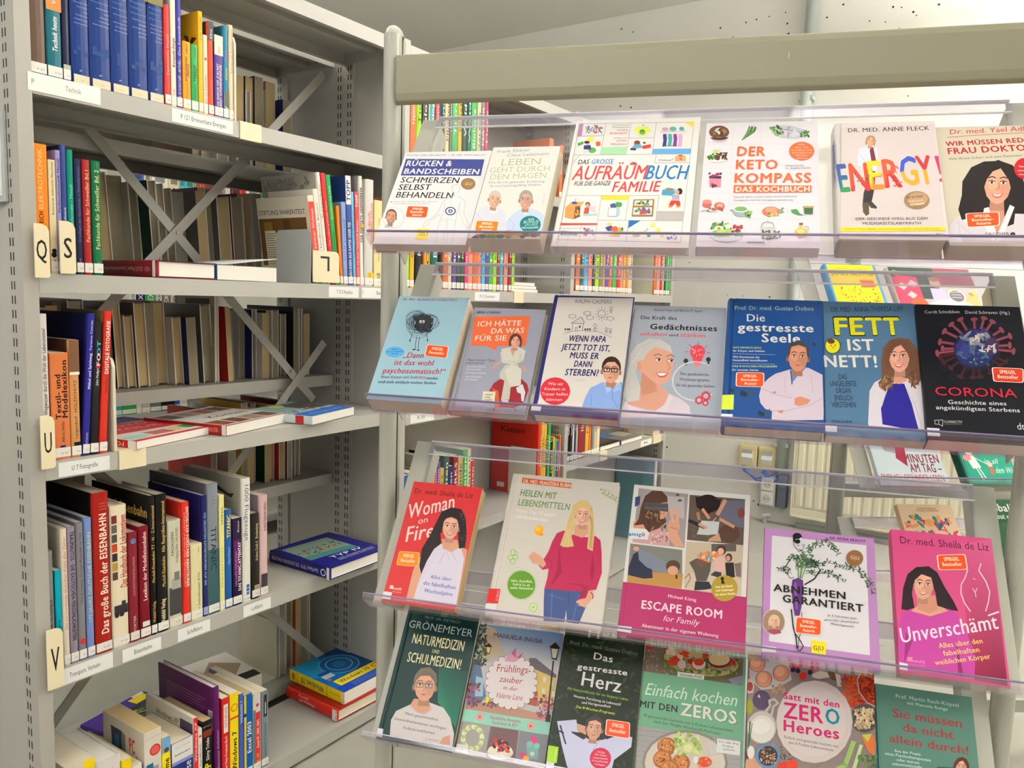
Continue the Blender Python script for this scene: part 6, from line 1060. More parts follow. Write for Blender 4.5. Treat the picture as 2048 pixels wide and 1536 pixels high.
def a_ich(k):
    k.L([(940, 440), (745, 1270)], 4, (110, 112, 124)); k.T('VERA CORDES', 952, 455, 1155, 458, 18, DK, 2); o = (224, 104, 60)
    k.RR((932, 482), (1412, 478), (1370, 735), (906, 732), o, .04); k.P([(1030, 732), (1125, 735), (1118, 770)], o)
    k.T('ICH HÄTTE', 960, 568, 1330, 560, 44, WH, 1); k.T('DA WAS', 1075, 628, 1355, 622, 44, WH, 1); k.T('FÜR SIE', 938, 690, 1205, 688, 44, WH, 1)
    # red chair, seated woman
    k.P([(1060, 1115), (1100, 1050), (1180, 1000), (1320, 1000), (1385, 1060), (1398, 1110), (1350, 1230), (1270, 1262), (1110, 1255), (1105, 1160)], (150, 40, 46)); k.P([(1080, 1090), (1110, 1150), (1110, 1260), (1150, 1250), (1140, 1120)], (190, 90, 60)); k.L([(1110, 1262), (1095, 1290)], 6, (110, 50, 50)); k.L([(1270, 1262), (1290, 1290)], 6, (110, 50, 50))
    k.P([(1150, 960), (1200, 895), (1300, 880), (1335, 960), (1330, 1010), (1250, 1020), (1232, 1190), (1160, 1200), (1190, 1030), (1150, 1010)], (190, 186, 172)); k.P([(1250, 890), (1335, 930), (1330, 1070), (1240, 1085), (1190, 940)], (206, 202, 190)); k.P([(1290, 1090), (1345, 1060), (1368, 1130), (1352, 1215), (1335, 1200), (1330, 1140), (1300, 1130)], (206, 212, 216)); k.P([(1165, 1200), (1225, 1195), (1222, 1218), (1180, 1215)], (200, 206, 210))
    k.P([(1165, 760), (1235, 745), (1320, 745), (1372, 775), (1350, 860), (1270, 890), (1180, 880), (1160, 850)], (206, 202, 190)); k.P([(1235, 750), (1290, 750), (1262, 830)], (206, 150, 124)); k.L([(1170, 870), (1120, 890), (1095, 925)], 16, (206, 150, 124)); k.L([(1335, 905), (1360, 925), (1368, 950)], 16, (206, 150, 124)); k.L([(1330, 800), (1320, 870), (1200, 868)], 20, (196, 192, 178)); k.L([(1165, 790), (1170, 860), (1240, 872)], 18, (200, 196, 184))
    face(k, 1285, 698, 52, (214, 158, 134), (92, 56, 44), 'bob', 5)
    k.T('Meine besten Tipps,', 868, 862, 1110, 866, 20, (70, 66, 74), 0, .35); k.T('selbst erprobt', 860, 888, 1015, 888, 20, (70, 66, 74), 0, .35)
    for i, (s, x, y, x2) in enumerate([('– bei körperlichen', 852, 915, 1025), ('Beschwerden', 866, 938, 990), ('– für Kopf und Seele', 840, 968, 1032), ('– zum Vorbeugen', 838, 1000, 998), ('und Wissen', 846, 1025, 958)]): k.T(s, x, y, x2, y+3, 13, (206, 206, 216), 1)
    k.P([(1008, 1122), (1115, 1124), (1104, 1214), (1000, 1210)], (222, 216, 190))
    for i, s in enumerate(['GRÄFE', 'UND', 'UNZER']): k.T(s, 1020-2*i, 1156+22*i, (1090, 1068, 1086)[i], 1158+22*i, 14, (50, 48, 50), 1)
front(2, 'C5', .1365, .136, .218, .018, True, (150, 150, 166), 'grey-blue hardback with orange speech bubble and seated woman, second tray', a_ich, sticker=False)
def a_papa(k):
    nv = (32, 28, 92); ln = (80, 80, 110)
    k.P([(282, 318), (925, 326), (815, 1278), (112, 1228), (135, 1060)], (218, 210, 202)); k.P([(112, 1228), (815, 1278), (808, 1345), (60, 1290)], (60, 60, 110)); k.P([(120, 1180), (815, 1255), (812, 1300), (100, 1240)], (222, 214, 208))
    k.T('RALPH CASPERS', 428, 368, 738, 374, 32, (110, 108, 122), 0)
    k.L([(330, 630), (400, 608), (500, 602), (620, 610), (740, 660)], 3, ln); k.L([(400, 608), (408, 540), (395, 540), (480, 485), (508, 530), (498, 545), (490, 602)], 4, ln); k.L([(408, 540), (500, 545)], 4, ln); k.L([(430, 605), (432, 575), (445, 575), (445, 605)], 4, ln); k.R(460, 560, 476, 580, ln)
    for i in range(4): k.L([(415+22*i, 530-14*i), (440+20*i, 540)], 2.5, ln)
    k.E(655, 462, 34, 34, ln); k.E(655, 462, 30, 30, (218, 210, 202)); k.L([(640, 470), (655, 480), (670, 468)], 3, ln)
    for i in range(12): a = i*.5236; k.L([(655+42*math.cos(a), 462+42*math.sin(a)), (655+60*math.cos(a), 462+60*math.sin(a))], 3, ln)
    for cx, cy in ((405, 482), (532, 455), (555, 492), (728, 500)):
        for j in range(6): a = j*1.05; k.L([(cx+26*math.cos(a), cy+14*math.sin(a)), (cx+36*math.cos(a+.5), cy+22*math.sin(a+.5)), (cx+26*math.cos(a+1.05), cy+14*math.sin(a+1.05))], 3, ln)
    for cx, cy, r_ in ((598, 560, 15), (695, 590, 11), (728, 596, 11), (735, 412, 13)): k.L([(cx+r_*math.cos(t*.8), cy+r_*math.sin(t*.8)) for t in range(9)], 3.4, ln); k.L([(cx, cy+r_), (cx-3, cy+r_*2.2), (cx-8, cy+r_*3.4)], 3.4, ln); k.L([(cx-3, cy+r_*2.2), (cx+9, cy+r_*3.4)], 3.4, ln); k.L([(cx-r_*1.3, cy+r_*2), (cx, cy+r_*1.4), (cx+r_*1.3, cy+r_*2.1)], 3.4, ln)
    for cx in (345, 365, 380, 515, 535, 555): k.E(cx, 592, 9, 9, ln, 8); k.L([(cx, 598), (cx, 618)], 3, ln)
    k.T('WENN PAPA', 368, 694, 688, 702, 50, nv, 2, .1); k.T('JETZT TOT IST,', 308, 766, 722, 780, 50, nv, 2, .1); k.T('MUSS ER', 380, 838, 626, 846, 50, nv, 2, .1); k.T('DANN', 415, 910, 565, 916, 50, nv, 2, .1); k.T('STERBEN?', 338, 984, 622, 992, 54, nv, 2, .1); k.T('LÜBBE', 424, 1036, 512, 1038, 20, (180, 196, 206))
    k.E(258, 1120, 128, 118, (206, 40, 56)); 
    for s, x, y, x2 in (('Wie wir', 196, 1068, 326), ('Kindern in', 166, 1112, 342), ('Trauer helfen', 140, 1156, 365), ('können', 182, 1202, 314)): k.T(s, x, y, x2, y+3, 25, WH, 0)
    bl = (130, 160, 214); k.P([(486, 1255), (520, 1160), (560, 1090), (670, 1040), (760, 1090), (815, 1040), (835, 1050), (812, 1285)], bl); k.P([(670, 1045), (700, 1140), (745, 1100), (700, 1060)], (160, 186, 230)); k.P([(770, 1090), (815, 1045), (820, 1110), (740, 1130)], (150, 178, 226)); k.L([(745, 1110), (745, 1180), (790, 1260)], 4, (90, 116, 170)); k.L([(570, 1150), (560, 1250)], 4, (100, 128, 184)); k.P([(685, 1050), (790, 1050), (745, 1105)], (170, 120, 96))
    face(k, 735, 950, 94, (206, 152, 126), (56, 38, 32), 'short', 3, glasses=DK, smile=False, dx=-.05)
front(2, 'C6', .2825, .1445, .2465, .025, True, (40, 40, 110), 'dark blue hardback with white front and man in glasses on the second tray', a_papa, pages=M_PAGES)
def a_ged(k):
    rd = (226, 84, 86); k.T('Andrea Friese und Bettina M. Jasper', 1098, 434, 1515, 446, 20, (60, 60, 66)); k.T('Die Kraft des', 988, 505, 1295, 512, 30, DK, 1); k.T('Gedächtnisses', 1066, 590, 1640, 608, 46, DK, 2); k.T('erhalten', 985, 645, 1208, 650, 32, rd, 1); k.T('und', 1230, 650, 1306, 652, 22, DK, 1); k.T('stärken', 1324, 654, 1535, 662, 34, rd, 1)
    hr = (196, 192, 188)
    k.P([(820, 1310), (845, 1220), (930, 1170), (1020, 1130), (1180, 1120), (1320, 1180), (1400, 1240), (1425, 1345), (820, 1345)], (212, 200, 208)); k.P([(960, 1180), (1000, 1050), (1120, 1040), (1230, 1140), (1190, 1230), (1130, 1290), (1040, 1280), (870, 1230), (880, 1200)], (206, 150, 128)); k.P([(870, 1230), (1000, 1290), (1100, 1295), (1200, 1230), (1235, 1140), (1260, 1170), (1210, 1290), (1100, 1330), (900, 1310)], (220, 208, 216))
    k.P([(985, 850), (1010, 760), (1120, 720), (1230, 760), (1268, 850), (1262, 930), (1235, 1020), (1180, 1060), (1110, 1055), (1000, 1000), (975, 920)], (214, 158, 134)); k.P([(1000, 960), (1110, 1050), (1130, 1120), (1000, 1160), (985, 1060)], (190, 132, 108)); k.E(970, 905, 22, 42, (206, 148, 124), rot=-10)
    k.P([(850, 1080), (890, 900), (900, 800), (960, 720), (1060, 672), (1160, 680), (1240, 730), (1262, 800), (1200, 770), (1110, 745), (1050, 790), (1010, 850), (960, 870), (945, 960), (985, 1090), (975, 1200), (880, 1210), (835, 1150)], hr)
    for i in range(12): k.L([(1120-10*i, 690+6*i), (1000-9*i, 740+14*i), (930-5*i, 880+14*i), (940-6*i, 1100+4*i)], 4, (222, 220, 216) if i % 2 else (160, 156, 154))
    for x, y in ((1138, 852), (1245, 860)): k.E(x, y, 26, 11, (226, 214, 206)); k.E(x+6, y, 11, 10, (50, 40, 36)); k.L([(x-28, y-8), (x, y-16), (x+24, y-6)], 5, (60, 44, 40)); k.L([(x-40, y-36), (x, y-50), (x+30, y-34)], 6, (120, 90, 76))
    k.L([(1205, 860), (1240, 920), (1215, 945)], 5, (170, 114, 96)); k.P([(1115, 965), (1160, 955), (1225, 965), (1195, 1000), (1150, 1005)], (186, 84, 80)); k.P([(1125, 968), (1160, 962), (1215, 968), (1185, 988), (1150, 990)], (240, 234, 228)); k.L([(1095, 960), (1110, 1000)], 4, (180, 124, 104))
    k.E(1473, 785, 64, 62, (226, 72, 84)); k.P([(1428, 825), (1520, 825), (1500, 880), (1442, 880)], (226, 72, 84)); k.P([(1442, 882), (1498, 882), (1488, 910), (1452, 910)], (240, 130, 136)); k.scat(1425, 745, 1520, 825, 30, 14, [(240, 140, 146), (200, 50, 64)], .4, 4)
    for P in ([(1478, 700), (1478, 725)], [(1400, 720), (1422, 742)], [(1555, 730), (1534, 750)], [(1365, 785), (1395, 786)], [(1552, 792), (1582, 794)]): k.L(P, 5, (190, 70, 80))
    for x, y in ((1373, 862), (1565, 850)): k.E(x, y, 20, 20, (50, 50, 56)); k.P([(x-10, y+14), (x+10, y+14), (x+8, y+38), (x-4, y+38)], (60, 60, 66))
    P = [(1455+195*math.cos(math.radians(t)), 1035+165*math.sin(math.radians(t))) for t in range(-40, -350, -12)]; k.L([p for p in P if not (p[0] > 1590 and 900 < p[1] < 1050)][0:2], 5, (206, 206, 210)); k.L(P[2:24], 9, (222, 222, 226))
    k.T('Das ganzheitliche', 1326, 982, 1568, 992, 24, (60, 60, 66)); k.T('Wochenprogramm', 1318, 1030, 1572, 1040, 26, (60, 60, 66)); k.T('für ein gesundes Gehirn', 1290, 1078, 1616, 1092, 24, (60, 60, 66))
    for x, y, r_ in ((1543, 1162, 36), (1485, 1198, 30), (1540, 1222, 22)):
        for t in range(10): k.E(x+r_*math.cos(t*.628), y+r_*math.sin(t*.628), r_*.24, r_*.24, (200, 56, 70), 6)
        k.E(x, y, r_, r_, (206, 56, 70)); k.E(x, y, r_*.6, r_*.6, (176, 180, 190))
    k.T('menssana', 920, 1298, 1040, 1300, 14, (60, 30, 40), 1)
front(2, 'C6', .4265, .156, .2395, .012, False, (164, 170, 182), 'grey memory training book with white-haired smiling woman, second tray', a_ged, pages=M_PAGEW, sticker=False)
def a_seele(k):
    k.L([(205, 340), (150, 1395)], 6, (26, 58, 112)); k.T('Prof. Dr. med. Gustav Dobos', 212, 425, 884, 432, 34, (170, 196, 170)); k.T('Die', 315, 524, 470, 524, 62, WH, 1); k.T('gestresste', 235, 605, 885, 616, 66, WH, 2); k.T('Seele', 440, 700, 772, 706, 72, WH, 2)
    lg = (190, 214, 110)
    for s, x, y, x2, c in (('NATURHEILKUNDE', 198, 754, 438, lg), ('für Körper und Gefühle', 196, 782, 468, WH), ('Wie Emotionen die', 194, 834, 422, WH), ('Gesundheit beeinflussen', 192, 862, 490, WH), ('DAS 8-WOCHEN-PROGRAMM', 190, 914, 572, lg), ('für mentale Stärke', 188, 944, 414, WH)): k.T(s, x, y, x2, y+4, 16, c, 1)
    k.L([(194, 800), (555, 808)], 3, (160, 180, 206)); k.L([(190, 882), (552, 890)], 3, (160, 180, 206))
    wc = (206, 190, 204); k.P([(418, 1160), (440, 1070), (500, 1010), (560, 970), (680, 935), (840, 920), (960, 980), (970, 1300), (968, 1365), (525, 1370), (530, 1290), (470, 1270), (430, 1220)], wc)
    k.P([(680, 940), (700, 1050), (740, 1000), (830, 910), (720, 920)], (90, 130, 180)); k.L([(690, 950), (700, 1060)], 10, (40, 80, 130)); k.L([(450, 1100), (560, 1150), (700, 1180)], 6, (176, 160, 180)); k.L([(530, 1285), (640, 1290), (850, 1240), (960, 1180)], 6, (176, 160, 180)); k.L([(640, 1000), (640, 1130), (700, 1170)], 5, (184, 168, 186)); k.L([(860, 980), (880, 1140)], 5, (184, 168, 186)); k.P([(722, 1180), (770, 1165), (862, 1195), (830, 1230), (760, 1248), (722, 1235)], (196, 130, 100)); k.P([(570, 1285), (625, 1280), (620, 1310), (590, 1305)], (196, 130, 100)); k.E(550, 1130, 16, 8, (190, 120, 96))
    face(k, 752, 835, 108, (196, 134, 106), (70, 62, 64), 'bald', 3, smile=False)
    badge(k, (222, 958), (464, 962), (462, 1086), (218, 1080), 'Autor'); k.P([(104, 1152), (205, 1150), (200, 1278), (94, 1276)], (206, 222, 60)); k.T('scorpio', 190, 1262, 192, 1165, 16, (226, 236, 190)); k.P([(92, 1312), (194, 1316), (193, 1345), (92, 1345)], (222, 224, 228))
    for x, y, s in ((325, 1140, 1.), (208, 1110, .6), (470, 1310, .9), (905, 720, .5)): k.P([(x, y), (x-60*s, y-30*s), (x-70*s, y+10*s), (x-20*s, y+30*s)], (30, 44, 66)); k.P([(x, y), (x+50*s, y-50*s), (x+40*s, y+5*s), (x+10*s, y+40*s)], (50, 76, 90))
front(2, 'C7', .5835, .150, .2465, .030, True, (26, 74, 138), 'bright blue hardback with man in white coat on the second tray', a_seele, sticker=False)
def a_fett(k):
    dk = (30, 54, 76); ye = (228, 222, 30)
    k.T('DR. MED  ANNA-THERESA LIPP', 92, 420, 676, 414, 40, dk)
    for ch, a, b_ in (('F', 122, 232), ('E', 248, 362), ('T', 378, 515), ('T', 525, 655)):
        k.T(ch, a-7, 612, b_+7, 612, 152, (24, 30, 24), 2); k.T(ch, a, 604, b_, 604, 134, ye, 2)
    k.scat(130, 480, 640, 590, 40, 3.4, [(120, 120, 20)], .9, 3)
    k.E(102, 695, 64, 64, (24, 30, 24)); k.E(102, 695, 59, 59, (222, 214, 40)); k.E(90, 658, 30, 20, (110, 50, 30)); k.E(90, 692, 4, 6, DK); k.E(122, 690, 4, 6, DK); k.L([(96, 708), (106, 712), (116, 706)], 3, DK); k.L([(160, 690), (176, 672)], 3, DK); k.L([(85, 755), (98, 772)], 3, DK); k.L([(150, 738), (158, 752)], 3, DK)
    k.T('IST', 226, 732, 442, 732, 88, WH, 2); k.T('NETT!', 36, 865, 466, 868, 92, WH, 2)
    for s, x, y, x2 in (('DAS', 152, 965, 220), ('UNGELIEBTE', 84, 1022, 296), ('ORGAN', 130, 1078, 250), ('ENDLICH', 120, 1136, 264), ('VERSTEHEN', 96, 1192, 292)): k.T(s, x, y, x2, y, 42, (24, 40, 56))
    k.P([(388, 1330), (400, 1060), (440, 990), (520, 950), (760, 930), (820, 980), (845, 1380), (400, 1345)], (214, 206, 214)); k.P([(565, 1000), (680, 1000), (740, 1160), (800, 1385), (505, 1330), (492, 1200)], (40, 34, 140)); k.P([(590, 900), (700, 900), (700, 980), (640, 1005), (580, 990)], (200, 142, 122))
    k.P([(500, 960), (495, 820), (510, 710), (560, 650), (640, 628), (720, 640), (785, 720), (808, 850), (810, 980), (760, 1030), (710, 960), (600, 930), (590, 1020), (530, 1066), (480, 1030), (470, 990)], (112, 78, 58)); k.scat(480, 940, 590, 1050, 20, 26, [(160, 116, 76), (96, 64, 50)], .3, 5); k.scat(710, 900, 800, 1025, 20, 26, [(150, 108, 72), (96, 64, 50)], .3, 6)
    face(k, 640, 790, 108, (216, 156, 136), (106, 72, 54), 'bob', -2, dx=-.05, lips=(190, 60, 76)); k.L([(545, 1030), (500, 1180)], 6, (190, 182, 194)); k.L([(700, 1040), (770, 1180), (820, 1340)], 6, (190, 182, 194)); k.T('FISCHER', 96, 1316, 264, 1320, 20, (26, 44, 66))
front(2, 'C8', .7345, .139, .2525, .022, False, (78, 114, 146), 'slate blue paperback with yellow and white lettering and long-haired woman', a_fett, sticker=True)
def a_cor(k):
    k.T('Cordt Schnibben', 848, 432, 1130, 430, 24, (206, 206, 210)); k.T('David Schraven (Hg.)', 1176, 434, 1535, 438, 24, (206, 206, 210))
    k.scat(960, 500, 1480, 950, 40, 60, [(22, 26, 36), (26, 22, 30)], .7, 8)
    k.E(1270, 720, 190, 180, (30, 34, 60)); k.E(1250, 730, 160, 140, (36, 44, 100)); k.scat(1100, 580, 1400, 780, 26, 44, [(52, 60, 120), (70, 90, 120), (90, 110, 120), (50, 50, 110)], .6, 9); k.scat(1190, 590, 1350, 690, 18, 44, [(170, 160, 156), (130, 124, 130), (196, 186, 176)], .4, 10); k.scat(1180, 740, 1380, 850, 16, 20, [(70, 110, 100), (120, 150, 130), (60, 60, 110)], .5, 11); k.E(1390, 700, 60, 70, (70, 46, 80)); k.scat(1300, 690, 1420, 740, 8, 34, [(196, 190, 190)], .25, 12)
    rg = random.Random(6)
    for i in range(22):
        a = math.radians(-200+i*17.5+rg.uniform(-4, 4)); r0, r1 = 175, 225+rg.uniform(0, 60); dk_ = 1 if math.sin(a) < .3 else .5; c = shade((104, 50, 60), dk_)
        x0, y0 = 1260+r0*math.cos(a)*1.05, 710+r0*math.sin(a)*.9; x1, y1 = 1260+r1*math.cos(a)*1.12, 710+r1*math.sin(a)*.92; k.L([(x0, y0), (x1, y1)], 24, c); k.L([(x0, y0), (x1, y1)], 8, shade(c, 1.4)); k.E(x1, y1, 30, 16, shade(c, 1.25), 12, math.degrees(a)+90)
    k.T('CORONA', 935, 1095, 1595, 1115, 68, (196, 34, 54), 0); k.T('Geschichte eines', 1036, 1165, 1508, 1178, 32, (214, 212, 214), 1); k.T('angekündigten Sterbens', 938, 1208, 1616, 1234, 32, (214, 212, 214), 1)
    k.L([(925, 1298), (992, 1295), (990, 1345), (960, 1330), (930, 1328), (925, 1298)], 4, (206, 206, 206)); k.T('CORRECTIV', 1004, 1320, 1152, 1322, 20, (190, 190, 194)); k.T('!', 958, 1325, 964, 1325, 20, WH, 1); k.R(1006, 1330, 1145, 1333, (110, 110, 110)); k.T('dtv', 1596, 1372, 1690, 1376, 52, (214, 212, 212))
    badge(k, (1385, 868), (1645, 880), (1645, 996), (1400, 985), col=(206, 56, 30))
front(2, 'C8', .8715, .1475, .2455, .030, False, (18, 20, 28), 'black paperback with a globe-like virus at the right end of the second tray', a_cor)
# ---- row three
def a_woman(k):
    k.T('Dr. med. Sheila de Liz', 438, 510, 910, 552, 40, (60, 24, 26)); c = (236, 214, 206)
    k.T('Woman', 382, 720, 760, 632, 112, c, 1, .2); k.T('on', 468, 760, 545, 745, 46, c, 0, .2); k.T('Fire', 366, 905, 592, 868, 116, c, 1, .2)
    k.P([(375, 1360), (430, 1130), (500, 1000), (600, 930), (800, 930), (868, 970), (850, 1080), (800, 1420), (380, 1380)], (206, 150, 124)); k.P([(430, 1375), (470, 1240), (520, 1100), (570, 990), (650, 920), (760, 915), (820, 960), (842, 1040), (815, 1200), (790, 1420)], (214, 206, 222)); k.P([(660, 880), (790, 890), (800, 950), (740, 990), (670, 960)], (206, 150, 122)); k.L([(680, 990), (640, 1080)], 6, (186, 178, 206)); k.L([(740, 990), (780, 1060)], 6, (186, 178, 206)); k.L([(700, 960), (720, 1050)], 5, (190, 184, 208))
    k.P([(480, 1100), (500, 960), (560, 860), (620, 740), (660, 660), (740, 625), (820, 640), (855, 720), (862, 850), (850, 950), (800, 960), (790, 800), (700, 700), (650, 800), (655, 920), (600, 960), (540, 1060), (495, 1165)], (42, 32, 34)); k.scat(800, 660, 855, 900, 50, 7, [(90, 84, 86), (62, 54, 56)], .7, 4)
    face(k, 732, 790, 84, (216, 160, 138), (42, 32, 34), 'none', 6); k.P([(640, 830), (640, 700), (700, 655), (790, 660), (830, 740), (840, 880), (805, 820), (800, 740), (740, 690), (680, 730), (662, 830)], (42, 32, 34)); k.T('Alles über', 566, 1200, 738, 1222, 30, (96, 110, 176), 1); k.T('die fabelhaften', 510, 1250, 770, 1290, 32, (96, 110, 176), 1); k.T('Wechseljahre', 515, 1310, 745, 1345, 32, (96, 110, 176), 1)
    badge(k, (318, 978), (485, 990), (468, 1108), (292, 1092), col=(240, 130, 24), edge=(246, 190, 110)); k.P([(245, 1255), (272, 1258), (268, 1285), (238, 1282)], (240, 214, 206)); k.T('rowohlt', 262, 1290, 336, 1298, 24, (240, 220, 210), 1); k.T('POLARIS', 262, 1312, 330, 1320, 11, (236, 180, 170))
front(3, 'C9', .0235, .1385, .2345, .026, False, (204, 52, 54), 'red paperback with long-haired woman at the left end of the third tray', a_woman, pages=M_PAGEO)
def a_heil(k):
    k.L([(300, 195), (60, 1345)], 5, (186, 180, 172))
    rg = random.Random(9)
    for i in range(26): y = 300+44*i; x = rg.uniform(150, 700); k.L([(x, y), (x+rg.uniform(60, 220), y+rg.uniform(5, 24))], 2.5, (192, 186, 178))
    k.P([(352, 230), (762, 275), (756, 320), (346, 274)], (196, 84, 34)); k.T('DR. MED. FRANZISKA RUBIN', 358, 272, 752, 312, 30, (236, 222, 206), 1)
    k.T('HEILEN MIT', 330, 378, 630, 408, 52, (110, 134, 84), 2, .06); k.T('LEBENSMITTELN', 312, 458, 740, 500, 52, (120, 142, 96), 2, .06); k.T('Meine Top 10 gegen', 302, 515, 622, 552, 30, (234, 214, 206), 1); k.T('100 Krankheiten', 298, 565, 562, 596, 30, (238, 222, 214), 1)
    k.E(489, 668, 38, 42, (238, 168, 30), rot=20); k.P([(505, 690), (528, 695), (518, 714), (490, 710)], (230, 140, 20)); k.E(480, 655, 20, 18, (246, 196, 70))
    for i in range(9): x = 1005+16*i; k.L([(1005, 322), (1065, 335), (1110, 380), (1130, 445)], 3, (130, 142, 90)); k.E(x, 330+i*8+(i % 2)*22, 11, 7, (150, 160, 110), 8, 30*i); k.E(x+14, 360+i*9, 10, 6, (166, 172, 126), 8, -20*i)
    for x, y, rx, ry in ((275, 850, 22, 26), (250, 895, 24, 18), (295, 890, 26, 18), (272, 925, 24, 22), (300, 860, 14, 20)): k.E(x, y, rx, ry, (110, 150, 70)); k.E(x, y, rx-3.5, ry-3.5, (196, 206, 160))
    k.E(344, 1120, 124, 126, (120, 156, 60)); k.E(344, 1120, 121, 123, (214, 216, 190)); k.E(344, 1120, 116, 118, (92, 142, 34)); 
    for s, x, y, x2 in (('Hafer, Kartoffeln,', 256, 1094, 436), ('Kohl & Co. als', 274, 1124, 412), ('sanfte Hausmittel', 250, 1152, 438)): k.T(s, x, y, x2, y+9, 20, (226, 232, 206), 1)
    k.E(442, 1306, 35, 37, (140, 178, 90)); k.E(442, 1306, 29, 31, (206, 218, 170)); k.E(442, 1306, 8, 8, (120, 160, 70))
    for t in range(8): k.E(442+18*math.cos(t*.785), 1306+18*math.sin(t*.785), 5, 5, (150, 184, 100), 6)
    mg = (178, 36, 80); md = (150, 28, 68)
    k.P([(528, 1420), (530, 1250), (535, 1150), (900, 1150), (935, 1200), (880, 1300), (820, 1445), (720, 1430), (716, 1330), (700, 1430)], (60, 78, 128)); k.L([(600, 1180), (590, 1400)], 8, (84, 104, 156)); k.L([(820, 1200), (770, 1420)], 8, (84, 104, 156)); k.L([(560, 1200), (700, 1240)], 5, (90, 110, 160)); k.L([(740, 1180), (730, 1300)], 5, (44, 56, 100))
    k.P([(640, 690), (700, 668), (760, 700), (880, 725), (960, 715), (1000, 750), (1010, 850), (1012, 1020), (965, 1160), (890, 1175), (720, 1170), (535, 1150), (560, 1060), (570, 985), (520, 995), (490, 960), (540, 890), (570, 840), (600, 760)], mg); k.P([(660, 800), (640, 1000), (590, 1110), (600, 1120), (680, 1020)], md); k.P([(935, 850), (915, 1020), (930, 1100), (950, 1000)], md); k.L([(560, 900), (600, 940), (590, 985)], 8, md); k.P([(820, 1120), (900, 1140), (890, 1230), (850, 1290), (810, 1240), (860, 1150)], md); k.L([(720, 1110), (850, 1120), (900, 1130)], 7, md)
    k.P([(410, 880), (440, 845), (490, 870), (530, 910), (550, 950), (520, 980), (485, 945), (440, 940), (412, 905)], (206, 150, 124)); k.L([(420, 870), (408, 890)], 9, (206, 150, 124)); k.P([(900, 1170), (945, 1160), (935, 1230), (895, 1280), (870, 1310), (795, 1260), (830, 1240), (880, 1230)], (206, 150, 124)); k.L([(800, 1262), (850, 1280)], 8, (214, 160, 136)); k.L([(815, 1285), (865, 1300)], 8, (214, 160, 136)); k.L([(920, 1180), (940, 1210), (935, 1235)], 8, (150, 30, 60)); k.P([(790, 620), (900, 620), (900, 700), (850, 730), (780, 705)], (206, 150, 122))
    hb_ = (206, 178, 122); k.P([(665, 790), (700, 690), (740, 560), (775, 460), (830, 418), (890, 420), (930, 470), (945, 560), (950, 700), (935, 840), (890, 820), (900, 700), (905, 560), (800, 520), (785, 650), (760, 720), (780, 800), (730, 808), (690, 806)], hb_); 
    for i in range(7): k.L([(830-9*i, 440+10*i), (770-8*i, 600), (700+6*i, 795)], 3, (176, 144, 90) if i % 2 else (226, 204, 156)); k.L([(905+4*i, 480), (925+2*i, 640), (905+4*i, 820)], 3, (180, 148, 94))
    face(k, 855, 545, 78, (218, 164, 140), hb_, 'none', 4, dx=-.03); k.P([(780, 560), (785, 480), (830, 440), (900, 450), (935, 540), (930, 580), (905, 500), (850, 475), (805, 500), (790, 560)], hb_)
    k.P([(75, 1150), (170, 1155), (150, 1275), (52, 1268)], (206, 30, 34)); k.T('ZS VERLAG', 148, 1255, 160, 1165, 18, (240, 170, 160), 1); k.P([(48, 1275), (135, 1278), (125, 1342), (38, 1335)], (222, 220, 218))
front(3, 'C10', .2105, .2025, .2735, .018, True, (206, 198, 188), 'large pale grey cookbook-size hardback with blonde woman in magenta sweater', a_heil, pages=M_PAGEW, sticker=False)
